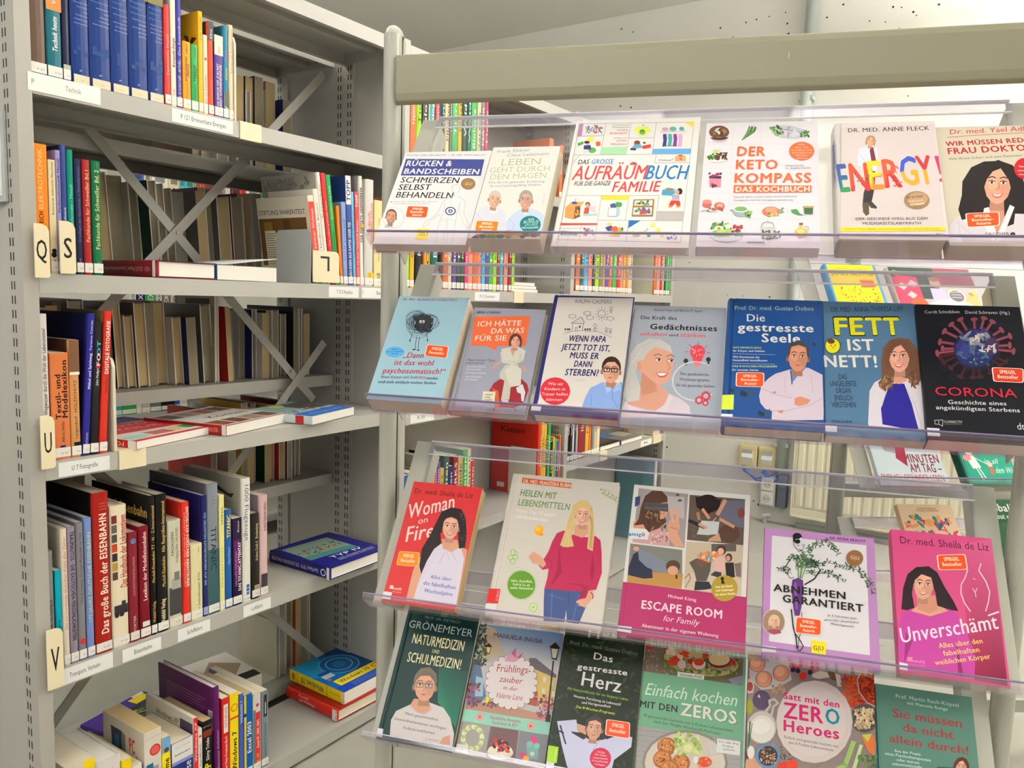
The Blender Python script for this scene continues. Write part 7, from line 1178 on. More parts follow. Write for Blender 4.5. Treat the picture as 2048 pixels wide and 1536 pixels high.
def a_esc(k):
    wh = (214, 212, 206); k.P([(195, 100), (1145, 180), (1100, 1110), (105, 985)], wh); mg = (168, 44, 96); k.P([(105, 985), (1102, 1108), (1088, 1515), (65, 1380)], mg); k.L([(135, 990), (95, 1382)], 4, (140, 34, 80)); k.P([(62, 1338), (175, 1350), (170, 1400), (58, 1380)], (222, 220, 222))
    # photo one: blindfolded girl
    k.P([(232, 228), (632, 275), (602, 712), (182, 665)], (150, 140, 140)); k.P([(205, 300), (245, 290), (240, 360), (200, 380)], (60, 70, 110)); k.P([(440, 290), (600, 300), (600, 480), (470, 420)], (176, 166, 168)); k.R(535, 275, 560, 290, (70, 66, 66)); k.R(550, 320, 580, 335, (70, 66, 66))
    k.P([(182, 610), (200, 500), (300, 480), (440, 560), (480, 620), (480, 700), (182, 665)], (196, 150, 150)); k.P([(190, 500), (240, 480), (300, 590), (320, 640), (190, 560)], (206, 146, 116)); k.scat(330, 590, 470, 680, 26, 12, [(150, 100, 110), (226, 190, 190)], .6, 3)
    k.P([(230, 480), (250, 380), (285, 290), (340, 250), (420, 252), (465, 300), (465, 350), (440, 420), (455, 500), (400, 550), (300, 590), (270, 520), (190, 530)], (84, 56, 44)); k.P([(400, 350), (462, 340), (470, 400), (450, 470), (405, 480)], (206, 150, 120)); k.P([(280, 345), (470, 352), (472, 420), (278, 400)], (82, 80, 82)); k.L([(285, 365), (468, 372)], 5, (60, 58, 62)); k.L([(282, 385), (468, 395)], 5, (100, 98, 100)); k.scat(300, 420, 450, 560, 20, 24, [(120, 88, 60), (70, 46, 36), (150, 116, 84)], .35, 4)
    k.P([(462, 520), (480, 490), (510, 480), (555, 490), (568, 540), (545, 590), (600, 700), (530, 702), (480, 640), (468, 570)], (206, 150, 124)); k.L([(510, 500), (492, 400)], 26, (210, 156, 130)); k.L([(545, 500), (540, 388)], 26, (210, 156, 130)); k.L([(490, 545), (545, 560)], 6, (160, 106, 84))
    k.P([(165, 548), (290, 558), (318, 590), (305, 645), (165, 635)], (222, 222, 220)); k.T('amigo', 150, 612, 282, 618, 30, (40, 110, 190), 2); k.E(268, 598, 11, 12, (206, 50, 50)); k.E(268, 598, 5, 6, WH)
    # photo two: children over a puzzle sheet
    k.P([(645, 282), (1092, 318), (1078, 690), (622, 645)], (92, 78, 68)); k.scat(640, 540, 880, 640, 60, 7, [(120, 104, 92), (78, 64, 56)], .7, 5); k.P([(740, 490), (885, 500), (870, 600), (790, 608), (702, 602)], (190, 192, 190)); k.P([(890, 330), (1088, 325), (1085, 550), (1000, 540), (880, 470)], (96, 96, 110)); k.P([(690, 300), (900, 320), (880, 400), (780, 440), (700, 380)], (36, 26, 26)); k.E(790, 330, 80, 50, (40, 28, 28)); k.E(965, 595, 85, 75, (84, 60, 46)); k.L([(930, 330), (870, 440)], 32, (190, 134, 108)); k.L([(750, 400), (800, 470)], 24, (190, 134, 108)); k.L([(640, 490), (760, 545)], 26, (40, 34, 38)); k.L([(720, 520), (780, 550)], 22, (196, 140, 114)); k.L([(1000, 540), (890, 480)], 26, (186, 132, 108)); k.E(1060, 430, 30, 40, (120, 60, 50)); k.L([(832, 495), (858, 468)], 5, (220, 200, 160)); k.P([(800, 640), (880, 590), (900, 660), (790, 660)], (190, 140, 116)); k.L([(710, 430), (720, 480)], 26, (160, 110, 90))
    # photo three: boy kneeling on the floor
    k.P([(165, 675), (585, 728), (580, 1042), (138, 990)], (120, 120, 112)); k.P([(150, 900), (590, 920), (580, 1042), (138, 990)], (176, 130, 70)); k.P([(148, 870), (190, 760), (230, 740), (340, 880), (345, 955), (270, 960), (145, 930)], (40, 44, 66)); k.P([(225, 720), (330, 755), (450, 830), (480, 890), (430, 915), (300, 870), (235, 810)], (120, 124, 140)); k.E(510, 860, 58, 50, (84, 58, 46)); k.E(508, 893, 42, 36, (206, 150, 124)); k.E(212, 718, 24, 18, (206, 150, 124)); k.R(530, 930, 545, 960, DK)
    # photo four: pillow fight
    k.P([(618, 660), (1078, 692), (1060, 1100), (598, 1048)], (186, 168, 146)); k.P([(600, 930), (700, 900), (1060, 960), (1060, 1100), (598, 1048)], (196, 178, 158)); k.R(820, 680, 1020, 740, (90, 84, 80)); k.P([(640, 830), (690, 800), (740, 790), (820, 810), (810, 900), (780, 980), (700, 980), (680, 900)], (84, 76, 70)); k.E(738, 830, 40, 34, (110, 72, 56)); k.P([(690, 980), (800, 985), (830, 1040), (760, 1050), (680, 1055)], (40, 42, 48)); k.P([(700, 770), (790, 735), (880, 760), (890, 800), (800, 830), (720, 800)], (214, 130, 90)); k.scat(720, 750, 870, 815, 16, 22, [(90, 140, 150), (230, 110, 80), (236, 200, 120)], .4, 6); k.P([(840, 810), (880, 780), (930, 790), (925, 900), (850, 920)], (206, 166, 156)); k.E(900, 730, 40, 40, (70, 46, 38)); k.E(895, 740, 26, 28, (214, 158, 134)); k.P([(930, 830), (1000, 830), (1010, 950), (940, 950)], (40, 34, 38)); k.E(960, 790, 28, 34, (60, 40, 36)); k.E(955, 796, 18, 22, (196, 140, 116)); k.P([(810, 930), (850, 900), (900, 910), (900, 960)], (50, 50, 60)); k.P([(1005, 840), (1060, 830), (1060, 950), (1020, 940)], (120, 100, 96)); k.L([(605, 960), (640, 920), (650, 960), (610, 1030)], 6, (120, 80, 50))
    k.E(925, 1038, 108, 106, (166, 138, 48)); k.E(908, 960, 14, 14, DK); k.P([(902, 968), (914, 968), (930, 1000), (900, 1002)], DK)
    for s, x, y, x2 in (('Löse die Rätsel', 853, 1036, 990), ('und Challenges', 856, 1066, 1000), ('mit deiner Familie', 852, 1098, 1015)): k.T(s, x, y, x2, y-10, 17, (244, 232, 190), 2)
    pk = (240, 206, 214); k.T('Michael König', 468, 1112, 697, 1146, 26, pk, 1); k.T('ESCAPE ROOM', 252, 1200, 905, 1284, 66, pk, 2); k.T('for Family', 425, 1300, 715, 1340, 46, pk, 0, .3); k.T('Abenteuer in der eigenen Wohnung', 256, 1350, 876, 1436, 28, (236, 214, 220), 1)
front(3, 'C11', .4385, .2035, .2755, .013, True, (168, 44, 96), 'magenta and white activity book with four family photos on the third tray', a_esc, pages=M_PAGEW, sticker=False)
def a_abn(k):
    li = (178, 128, 180); k.P([(205, 675), (808, 738), (832, 1442), (185, 1352)], (222, 216, 220)); k.T('DR. PETRA BRACHT', 575, 698, 805, 720, 15, (70, 36, 84), 2)
    gr = [(50, 84, 56), (70, 104, 70), (90, 118, 84), (40, 66, 46)]
    for P, n in (([(400, 800), (470, 740), (540, 715), (600, 740), (625, 790)], 60), ([(420, 850), (560, 850), (680, 870), (760, 900), (820, 960), (850, 1040)], 80), ([(420, 920), (520, 905), (600, 930), (660, 960)], 36), ([(380, 850), (330, 810), (315, 830)], 14), ([(240, 900), (290, 890), (330, 920)], 14), ([(400, 800), (440, 860), (520, 870)], 40)):
        k.L(P, 3, (60, 80, 56)); rg = random.Random(n)
        for _ in range(n):
            i = rg.randrange(len(P)-1); t = rg.random(); x = P[i][0]+(P[i+1][0]-P[i][0])*t; y = P[i][1]+(P[i+1][1]-P[i][1])*t; k.E(x+rg.uniform(-16, 16), y+rg.uniform(-20, 20), 13, 4, rg.choice(gr), 6, rg.uniform(0, 180))
    k.scat(355, 800, 470, 880, 70, 15, gr, .3, 8); k.L([(385, 950), (395, 880), (380, 830)], 9, (80, 130, 60)); k.L([(375, 950), (370, 870)], 7, (90, 140, 70)); k.L([(395, 950), (420, 880)], 6, (90, 140, 70))
    k.P([(335, 960), (370, 948), (402, 962), (408, 1020), (395, 1120), (380, 1190), (350, 1190), (338, 1120), (328, 1020)], (92, 50, 116)); k.P([(345, 980), (360, 975), (370, 1150), (355, 1150)], (130, 80, 150)); 
    k.E(368, 695, 30, 34, DK); k.E(378, 708, 22, 26, (222, 216, 220)); k.E(365, 680, 28, 20, DK); k.E(370, 715, 16, 14, DK); k.L([(365, 738), (380, 742)], 3, DK); k.L([(398, 735), (410, 740)], 3, DK); k.L([(375, 765), (398, 772), (390, 778)], 4, DK); k.L([(340, 700), (345, 740), (375, 780), (400, 770), (412, 735)], 3, DK)
    k.L([(320, 830), (295, 870), (278, 890)], 6, DK); k.L([(278, 890), (320, 950), (345, 945)], 4, DK); k.L([(460, 830), (495, 870), (512, 900)], 5, DK); k.L([(512, 900), (475, 955), (415, 990)], 9, DK); k.L([(328, 1150), (340, 1260), (358, 1330), (365, 1400)], 8, DK); k.L([(395, 1170), (400, 1260), (378, 1330), (370, 1400)], 4, DK); k.L([(350, 1300), (380, 1340), (405, 1385), (385, 1415), (368, 1410)], 6, DK)
    k.T('ABNEHMEN', 213, 1030, 676, 1085, 44, DK, 2); k.T('GARANTIERT', 272, 1100, 790, 1168, 46, DK, 2)
    k.E(733, 822, 55, 52, (140, 98, 62)); k.T('G|U', 706, 826, 762, 834, 22, (222, 190, 150), 1)
    for s, x, y, x2 in (('In 5 Schritten zum', 560, 1194, 745), ('gesunden dauerhaften', 540, 1220, 760), ('Wunschgewicht', 575, 1246, 728)): k.T(s, x, y, x2, y+20, 13, (80, 76, 80), 0, .2)
    k.E(215, 1230, 74, 82, (206, 196, 196)); k.E(215, 1230, 70, 78, (150, 120, 100)); face(k, 218, 1228, 34, (214, 164, 136), (206, 180, 140), 'bob', 3); k.P([(170, 1290), (200, 1275), (250, 1280), (265, 1300), (215, 1310)], (150, 70, 80))
    badge(k, (358, 1195), (522, 1216), (520, 1318), (350, 1300), 'Autorin'); k.P([(458, 1346), (550, 1358), (548, 1446), (456, 1434)], (240, 214, 40)); k.T('G|U', 470, 1410, 534, 1414, 28, (70, 60, 30), 1)
    k.P([(132, 1380), (232, 1392), (230, 1425), (130, 1420)], (222, 222, 226))
front(3, 'C12', .666, .173, .2165, .014, False, (178, 128, 180), 'violet-bordered diet paperback with a carrot figure on the third tray', a_abn, pages=M_PAGEW, sticker=False)
def a_unv(k):
    k.G([(560, 650), (752, 620), (840, 1455), (640, 1420)], [(206, 84, 130), (206, 90, 136), (120, 20, 50), (150, 30, 70)])
    k.T('Dr. med. Sheila de Liz', 230, 645, 735, 688, 40, (84, 24, 50)); pw = (240, 206, 216)
    k.L([(612, 795), (598, 840), (575, 880), (574, 930), (595, 985), (628, 1032)], 6, pw); k.L([(688, 760), (676, 800), (715, 860), (738, 920), (730, 980), (715, 1030)], 6, pw); k.L([(640, 900), (655, 925), (665, 900)], 4, pw); k.L([(655, 925), (660, 950)], 4, pw); k.L([(645, 845), (655, 850)], 4, pw)
    badge(k, (435, 710), (600, 706), (614, 795), (446, 797))
    mg = (186, 66, 150); k.P([(205, 1300), (215, 1150), (235, 1050), (270, 1020), (400, 1060), (520, 1020), (560, 1060), (600, 1150), (640, 1230), (655, 1320), (650, 1425), (205, 1360)], mg); k.P([(260, 1150), (250, 1330), (300, 1200)], (150, 44, 120)); k.P([(545, 1180), (570, 1300), (590, 1400), (560, 1400)], (140, 36, 100)); k.P([(290, 1030), (400, 1060), (500, 1030), (450, 990), (340, 990)], (210, 150, 128)); k.P([(320, 940), (430, 940), (440, 1020), (395, 1045), (330, 1020)], (196, 134, 112))
    k.P([(235, 1020), (245, 900), (270, 820), (320, 780), (390, 775), (440, 810), (480, 890), (530, 970), (560, 1030), (520, 1025), (440, 1000), (425, 900), (400, 830), (330, 840), (290, 900), (310, 1010), (270, 1025)], (42, 28, 34)); face(k, 362, 885, 72, (212, 154, 130), (42, 28, 34), 'none', 4); k.P([(282, 940), (290, 850), (340, 800), (400, 800), (435, 860), (440, 960), (420, 900), (405, 840), (350, 820), (305, 860), (296, 930)], (42, 28, 34))
    k.T('Unverschämt', 235, 1212, 790, 1130, 84, (236, 214, 228), 1, .2); k.L([(730, 1055), (788, 1035)], 9, (236, 214, 228))
    for s, x, y, x2, y2 in (('Alles über den', 452, 1242, 700, 1212), ('fabelhaften', 478, 1285, 682, 1262), ('weiblichen Körper', 430, 1338, 745, 1300)): k.T(s, x, y, x2, y2, 28, (240, 200, 110), 1)
    k.P([(270, 1290), (298, 1293), (298, 1316), (268, 1314)], (236, 130, 160)); k.T('rowohlt', 288, 1320, 370, 1330, 20, (226, 140, 190), 1); k.T('POLARIS', 280, 1338, 375, 1346, 9, (220, 130, 180))
    k.P([(205, 1318), (272, 1330), (270, 1370), (202, 1358)], (222, 220, 228))
front(3, 'C13', .8625, .1475, .2305, .026, False, (200, 74, 124), 'pink paperback with long-haired woman at the right end of the third tray', a_unv, sticker=False)
# ---- row four
def a_nat(k):
    k.L([(440, 130), (200, 1240)], 8, (10, 44, 40)); k.L([(452, 150), (1040, 232)], 3, (40, 90, 84)); k.T('PROF. DR. DIETRICH', 575, 208, 885, 255, 24, (110, 150, 140)); k.T('GRÖNEMEYER', 430, 285, 992, 375, 66, (196, 208, 206), -1); y = (232, 226, 170)
    k.T('NATURMEDIZIN', 458, 425, 915, 500, 88, y, 1); k.T('UND', 640, 512, 700, 522, 32, y); k.T('SCHULMEDIZIN!', 415, 590, 888, 662, 88, y, 1)
    k.G([(700, 640), (960, 680), (850, 1180), (690, 950)], [(16, 84, 72), (10, 64, 60), (14, 110, 84), (20, 120, 92)])
    k.P([(265, 1235), (275, 1110), (320, 1030), (440, 975), (620, 955), (740, 1000), (800, 1090), (835, 1230), (820, 1360), (268, 1250)], (206, 198, 196)); k.P([(480, 920), (610, 930), (630, 1000), (590, 1050), (530, 1050), (440, 985)], (204, 148, 122)); k.L([(445, 975), (500, 1035), (570, 1060), (640, 1010)], 8, (184, 176, 176)); k.P([(700, 1320), (740, 1260), (800, 1245), (800, 1330)], (196, 140, 120))
    face(k, 575, 815, 118, (206, 152, 126), (110, 96, 84), 'short', 4, glasses=(130, 120, 110), smile=False, dx=-.04); k.P([(480, 790), (490, 710), (540, 650), (620, 640), (680, 700), (685, 780), (650, 700), (580, 672), (520, 720)], (116, 102, 90))
    for s, x, yy, x2, y2 in (('Mein gesammeltes', 400, 1062, 690, 1118), ('Gesundheitswissen wichtiger', 302, 1105, 768, 1198), ('Volkskrankheiten', 378, 1188, 662, 1238)): k.T(s, x, yy, x2, y2, 24, (60, 66, 84)); 
    k.T('S. FISCHER', 580, 1285, 700, 1305, 16, (120, 120, 124)); k.P([(160, 1180), (208, 1190), (196, 1262), (145, 1252)], (222, 224, 226))
front(4, 'C14', .0165, .1475, .2365, .030, True, (14, 52, 50), 'dark green hardback with cream title and man in white, left end of the lowest tray', a_nat, sticker=False)
def a_fru(k):
    k.G([(1065, 255), (1808, 340), (1760, 760), (960, 640)], [(110, 140, 170), (90, 130, 180), (206, 196, 186), (196, 190, 190)])
    k.P([(960, 600), (1060, 560), (1120, 900), (1040, 1000), (940, 990)], (90, 110, 140)); k.P([(1100, 260), (1200, 300), (1290, 520), (1130, 600), (1050, 560)], (176, 160, 140)); k.P([(1520, 600), (1740, 720), (1720, 1000), (1500, 950)], (206, 176, 96)); k.P([(1500, 560), (1560, 560), (1745, 710), (1740, 740), (1510, 640)], (96, 88, 96)); k.P([(940, 980), (1140, 950), (1420, 1010), (1710, 1080), (1700, 1130), (930, 1010)], (176, 130, 110)); k.P([(1490, 850), (1580, 860), (1570, 990), (1480, 970)], (170, 84, 60))
    for x, y in ((1640, 750), (1700, 780), (1630, 850), (1720, 880)): k.P([(x-14, y-24), (x+14, y-20), (x+12, y+26), (x-16, y+22)], (220, 220, 210))
    k.P([(1030, 720), (1100, 740), (1090, 900), (1020, 900)], (150, 180, 200)); k.scat(1020, 260, 1120, 640, 90, 22, [(40, 70, 40), (60, 90, 46), (30, 54, 34), (90, 60, 80)], .5, 3); k.scat(940, 780, 1060, 990, 60, 20, [(180, 80, 120), (60, 90, 50), (150, 70, 100), (90, 50, 80)], .5, 4); k.scat(1560, 890, 1710, 1110, 70, 20, [(196, 90, 110), (150, 60, 90), (90, 60, 70), (206, 130, 140)], .5, 5); k.E(1135, 935, 30, 26, (226, 206, 60)); k.scat(1060, 930, 1240, 1000, 24, 16, [(110, 50, 90), (180, 120, 110), (60, 80, 50)], .5, 6)
    k.T('MANUELA INUSA', 1188, 372, 1618, 432, 38, (70, 36, 70), 0)
    for t in range(22): a = t*math.pi/11; k.E(1345+205*math.cos(a), 775+215*math.sin(a), 34, 34, (110, 60, 80), 12); 
    for t in range(22): a = t*math.pi/11; k.E(1345+205*math.cos(a), 775+215*math.sin(a), 30, 30, (226, 216, 216), 12)
    k.E(1345, 775, 205, 215, (226, 216, 216)); k.P([(1285, 590), (1310, 530), (1345, 520), (1385, 465), (1392, 520), (1450, 510), (1430, 560), (1370, 600)], (206, 150, 176)); k.P([(1345, 520), (1385, 465), (1385, 560)], (176, 90, 130)); k.P([(1390, 560), (1450, 510), (1425, 560)], (170, 80, 120))
    rd = (160, 40, 60); k.T('Frühlings-', 1212, 680, 1512, 700, 66, rd, 0, .1); k.T('zauber', 1236, 770, 1440, 790, 52, rd, 0, .2); k.T('in der', 1270, 838, 1396, 856, 36, rd, 0, .2); k.T('Valerie Lane', 1200, 910, 1440, 938, 48, rd, 0, .25)
    for x, y0, y1, s in ((1725, 440, 1050, 1.), (1140, 440, 560, .62)):
        if s == 1.: k.L([(x-8, 590), (x-60, 1080)], 14, (34, 32, 40)); k.P([(x-85, 1130), (x-60, 1060), (x-30, 1060), (x-35, 1130)], (34, 32, 40))
        k.P([(x-36*s, y0+20*s), (x+46*s, y0+28*s), (x+20*s, y0+140*s), (x-22*s, y0+130*s)], (34, 32, 40)); k.P([(x-26*s, y0+36*s), (x+36*s, y0+42*s), (x+14*s, y0+124*s), (x-16*s, y0+118*s)], (222, 196, 110) if s < 1 else (206, 196, 170)); k.P([(x-46*s, y0+24*s), (x+10*s, y0-20*s), (x+56*s, y0+36*s)], (34, 32, 40))
    k.P([(925, 1012), (1705, 1135), (1692, 1248), (905, 1120)], (140, 196, 176)); k.T('Fabelhafte Rezepte,', 1155, 1100, 1432, 1138, 28, (170, 50, 80), 1); k.T('Gedanken & DIY', 1168, 1142, 1400, 1176, 28, (170, 50, 80), 1)
    for x, y in ((1065, 1085), (1515, 1165)):
        for t in range(5): k.E(x+18*math.cos(t*1.257), y+20*math.sin(t*1.257), 18, 18, (226, 150, 140), 10)
        k.E(x, y, 9, 9, (110, 50, 50))
    k.P([(905, 1122), (1150, 1165), (1115, 1440), (850, 1385)], (150, 146, 140)); k.P([(1160, 1168), (1410, 1205), (1375, 1490), (1118, 1440)], (110, 80, 84)); k.P([(1420, 1208), (1690, 1250), (1650, 1530), (1380, 1490)], (120, 120, 128))
    for t in range(40): a = t*.157; k.E(1000+84*math.cos(a), 1270+98*math.sin(a), 24, 22, [(206, 210, 160), (180, 190, 130), (150, 170, 110), (220, 220, 190)][t % 4], 8, t*30)
    k.E(1245, 1400, 118, 62, (214, 206, 190)); k.E(1245, 1380, 108, 52, (230, 222, 200)); k.scat(1180, 1290, 1320, 1390, 40, 22, [(40, 36, 60), (200, 50, 40), (214, 90, 50), (50, 44, 80)], .9, 7)
    k.P([(1480, 1340), (1590, 1350), (1580, 1460), (1490, 1450)], (110, 160, 150)); k.E(1545, 1290, 28, 36, (214, 50, 110)); k.E(1510, 1325, 30, 26, (120, 180, 170)); k.E(1570, 1340, 28, 24, (130, 186, 176)); k.E(1445, 1418, 24, 22, (206, 40, 100)); k.E(1475, 1460, 28, 32, (226, 160, 60)); k.E(1532, 1410, 20, 20, (222, 200, 200))
    k.P([(862, 1320), (965, 1340), (955, 1408), (850, 1385)], (220, 220, 220))
front(4, 'C14', .163, .1625, .2350, .014, False, (190, 190, 186), 'pastel paperback with village street and lantern on the lowest tray', a_fru, pages=M_PAGEW, sticker=False)
def a_herz(k):
    k.scat(80, 190, 930, 1600, 420, 34, [(26, 40, 20), (34, 52, 26), (20, 30, 16), (44, 62, 34)], .4, 2)
    k.T('Prof. Dr. med. Gustav Dobos', 280, 275, 905, 378, 36, (120, 134, 110)); k.T('Das', 498, 412, 675, 446, 64, WH, 1); k.T('gestresste', 345, 502, 812, 566, 50, WH, 2); k.T('Herz', 382, 655, 750, 726, 128, WH, 1)
    for s, x, y, x2, y2, c in (('Mit Naturheilkunde für ein längeres Leben', 256, 695, 820, 800, (140, 180, 60)), ('Neueste Forschung zu Lebensstil', 314, 765, 748, 846, WH), ('und Herzgesundheit', 390, 825, 658, 866, WH), ('Das 8-Wochen-Programm', 338, 865, 695, 930, (206, 222, 50))): k.T(s, x, y, x2, y2, 24, c, 1)
    wt = (200, 200, 226); k.P([(160, 990), (340, 975), (350, 1080), (480, 1180), (600, 1160), (700, 1100), (860, 1140), (850, 1230), (690, 1350), (640, 1560), (280, 1560), (250, 1400), (200, 1200)], wt); k.P([(345, 1010), (430, 1040), (430, 1120), (350, 1080)], (206, 152, 128)); k.P([(560, 1090), (640, 1110), (700, 1130), (620, 1160)], (40, 32, 34)); k.P([(290, 1085), (400, 1100), (430, 1150), (400, 1160), (300, 1100)], (40, 36, 38)); k.L([(190, 1030), (210, 1100), (240, 1200)], 14, (30, 30, 30)); k.L([(220, 1100), (180, 1080)], 14, (30, 30, 30)); k.L([(560, 1160), (500, 1250), (480, 1330)], 6, (160, 160, 200))
    face(k, 505, 1065, 92, (204, 150, 126), (64, 50, 46), 'bald', 8, smile=False); k.P([(420, 1040), (430, 980), (480, 945), (550, 960), (585, 1010), (590, 1060), (570, 1010), (520, 980), (460, 990)], (66, 52, 48))
    badge(k, (618, 970), (840, 1002), (835, 1156), (605, 1120)); k.E(563, 1336, 100, 100, (196, 30, 70))
    for s, x, y, x2 in (('EXTRA', 535, 1282, 605), ('Der kleine', 512, 1306, 620), ('Unterschied:', 498, 1336, 632), ('Frauenherzen', 488, 1364, 632), ('schlagen', 508, 1394, 606)): k.T(s, x, y, x2, y+14, 17, (240, 206, 214), 1)
    k.P([(80, 1214), (175, 1230), (158, 1382), (62, 1366)], (160, 206, 40)); k.T('scorpio', 142, 1370, 160, 1250, 18, (220, 240, 180)); k.P([(62, 1366), (135, 1378), (128, 1440), (55, 1440)], (222, 222, 226))
front(4, 'C15', .328, .1475, .2355, .026, False, (24, 36, 20), 'dark green leafy hardback with man in white shirt on the lowest tray', a_herz, sticker=False)
def a_zeros(k):
    k.P([(970, 265), (1895, 390), (1880, 660), (940, 520)], (110, 92, 80)); k.scat(970, 330, 1100, 520, 60, 12, [(150, 134, 120), (90, 76, 66)], .5, 2); k.P([(965, 265), (1060, 270), (1050, 320), (985, 320)], (160, 40, 40)); k.E(1500, 440, 385, 160, (90, 96, 46), rot=8); k.E(1500, 430, 350, 135, (176, 158, 110), rot=8); k.scat(1150, 400, 1860, 560, 150, 20, [(96, 116, 50), (70, 90, 36), (130, 146, 80)], .5, 3); k.scat(1170, 300, 1820, 480, 26, 48, [(190, 60, 30), (210, 190, 160), (150, 40, 50), (60, 100, 40), (206, 90, 50)], .55, 4); k.E(1670, 430, 108, 66, (110, 40, 60)); k.E(1670, 415, 98, 56, (206, 180, 130)); k.E(1480, 460, 62, 48, (206, 190, 190)); k.E(1480, 440, 48, 34, (196, 60, 30)); k.E(1240, 440, 52, 34, (196, 60, 30)); k.E(1320, 460, 40, 40, (206, 180, 180)); k.P([(1750, 600), (1890, 560), (1885, 640), (1800, 650)], (130, 130, 150))
    gn = (104, 158, 126); k.P([(940, 520), (1885, 655), (1868, 1165), (880, 1030)], gn); k.P([(1282, 528), (1530, 562), (1525, 605), (1278, 572)], (222, 222, 216)); k.T('Veronika Pichl', 1300, 566, 1505, 592, 24, (60, 60, 60), 1)
    lt = (206, 226, 206); k.T('Einfach kochen', 975, 740, 1825, 850, 110, lt, 0, .25); k.T('MIT DEN', 930, 855, 1278, 908, 60, DK, 2); k.T('ZEROS', 1310, 935, 1835, 1022, 110, (90, 110, 96), 2); k.T('ZEROS', 1305, 930, 1828, 1016, 110, (222, 222, 206), 2)
    k.T('70 genussvolle Gerichte mit 0-Punkte-Lebensmitteln', 960, 945, 1795, 1092, 26, (50, 60, 54)); k.T('nach den Weight-Watchers®-Methoden', 1060, 1002, 1680, 1118, 26, (50, 60, 54))
    k.P([(880, 1030), (1868, 1165), (1865, 1700), (870, 1700)], (150, 146, 146)); 
    for i in range(12): k.L([(880, 1060+50*i), (1100, 1090+50*i), (1860, 1200+50*i)], 3, (116, 112, 112))
    k.E(1350, 1380, 400, 310, (130, 120, 110)); k.E(1350, 1380, 375, 285, (196, 186, 172)); 
    for x, y in ((1180, 1225), (1140, 1345), (1310, 1380), (1210, 1440)): k.E(x, y, 88, 86, (150, 84, 30)); k.E(x-6, y-8, 72, 68, (190, 120, 60)); k.scat(x-60, y-60, x+60, y+60, 16, 14, [(110, 54, 20), (214, 150, 90)], .6, int(x))
    k.scat(1240, 1110, 1500, 1300, 60, 34, [(150, 170, 80), (190, 200, 120), (110, 150, 60), (206, 210, 150)], .5, 7); k.E(1380, 1240, 62, 56, (190, 200, 130)); k.E(1380, 1240, 40, 36, (214, 216, 160)); k.E(1530, 1370, 70, 50, (206, 60, 36)); k.scat(1470, 1330, 1600, 1420, 16, 20, [(206, 60, 36), (230, 150, 110), (110, 160, 60)], .5, 8); k.E(1450, 1350, 24, 36, (226, 222, 226))
    for i in range(4): k.L([(1560+22*i, 1170), (1600+16*i, 1300)], 8, (206, 206, 206))
    k.P([(1650, 1150), (1865, 1180), (1860, 1310), (1640, 1280)], (216, 216, 212)); k.T('Für alle drei', 1668, 1188, 1848, 1212, 20, (70, 70, 70)); k.T('Punkte-', 1700, 1226, 1808, 1242, 20, (70, 70, 70)); k.T('systeme', 1700, 1256, 1812, 1272, 20, (70, 70, 70))
front(4, 'C15', .4755, .1755, .2385, .014, False, (104, 158, 126), 'mint green cookbook with pizza and meatball photos on the lowest tray', a_zeros, pages=M_PAGEW, sticker=False)
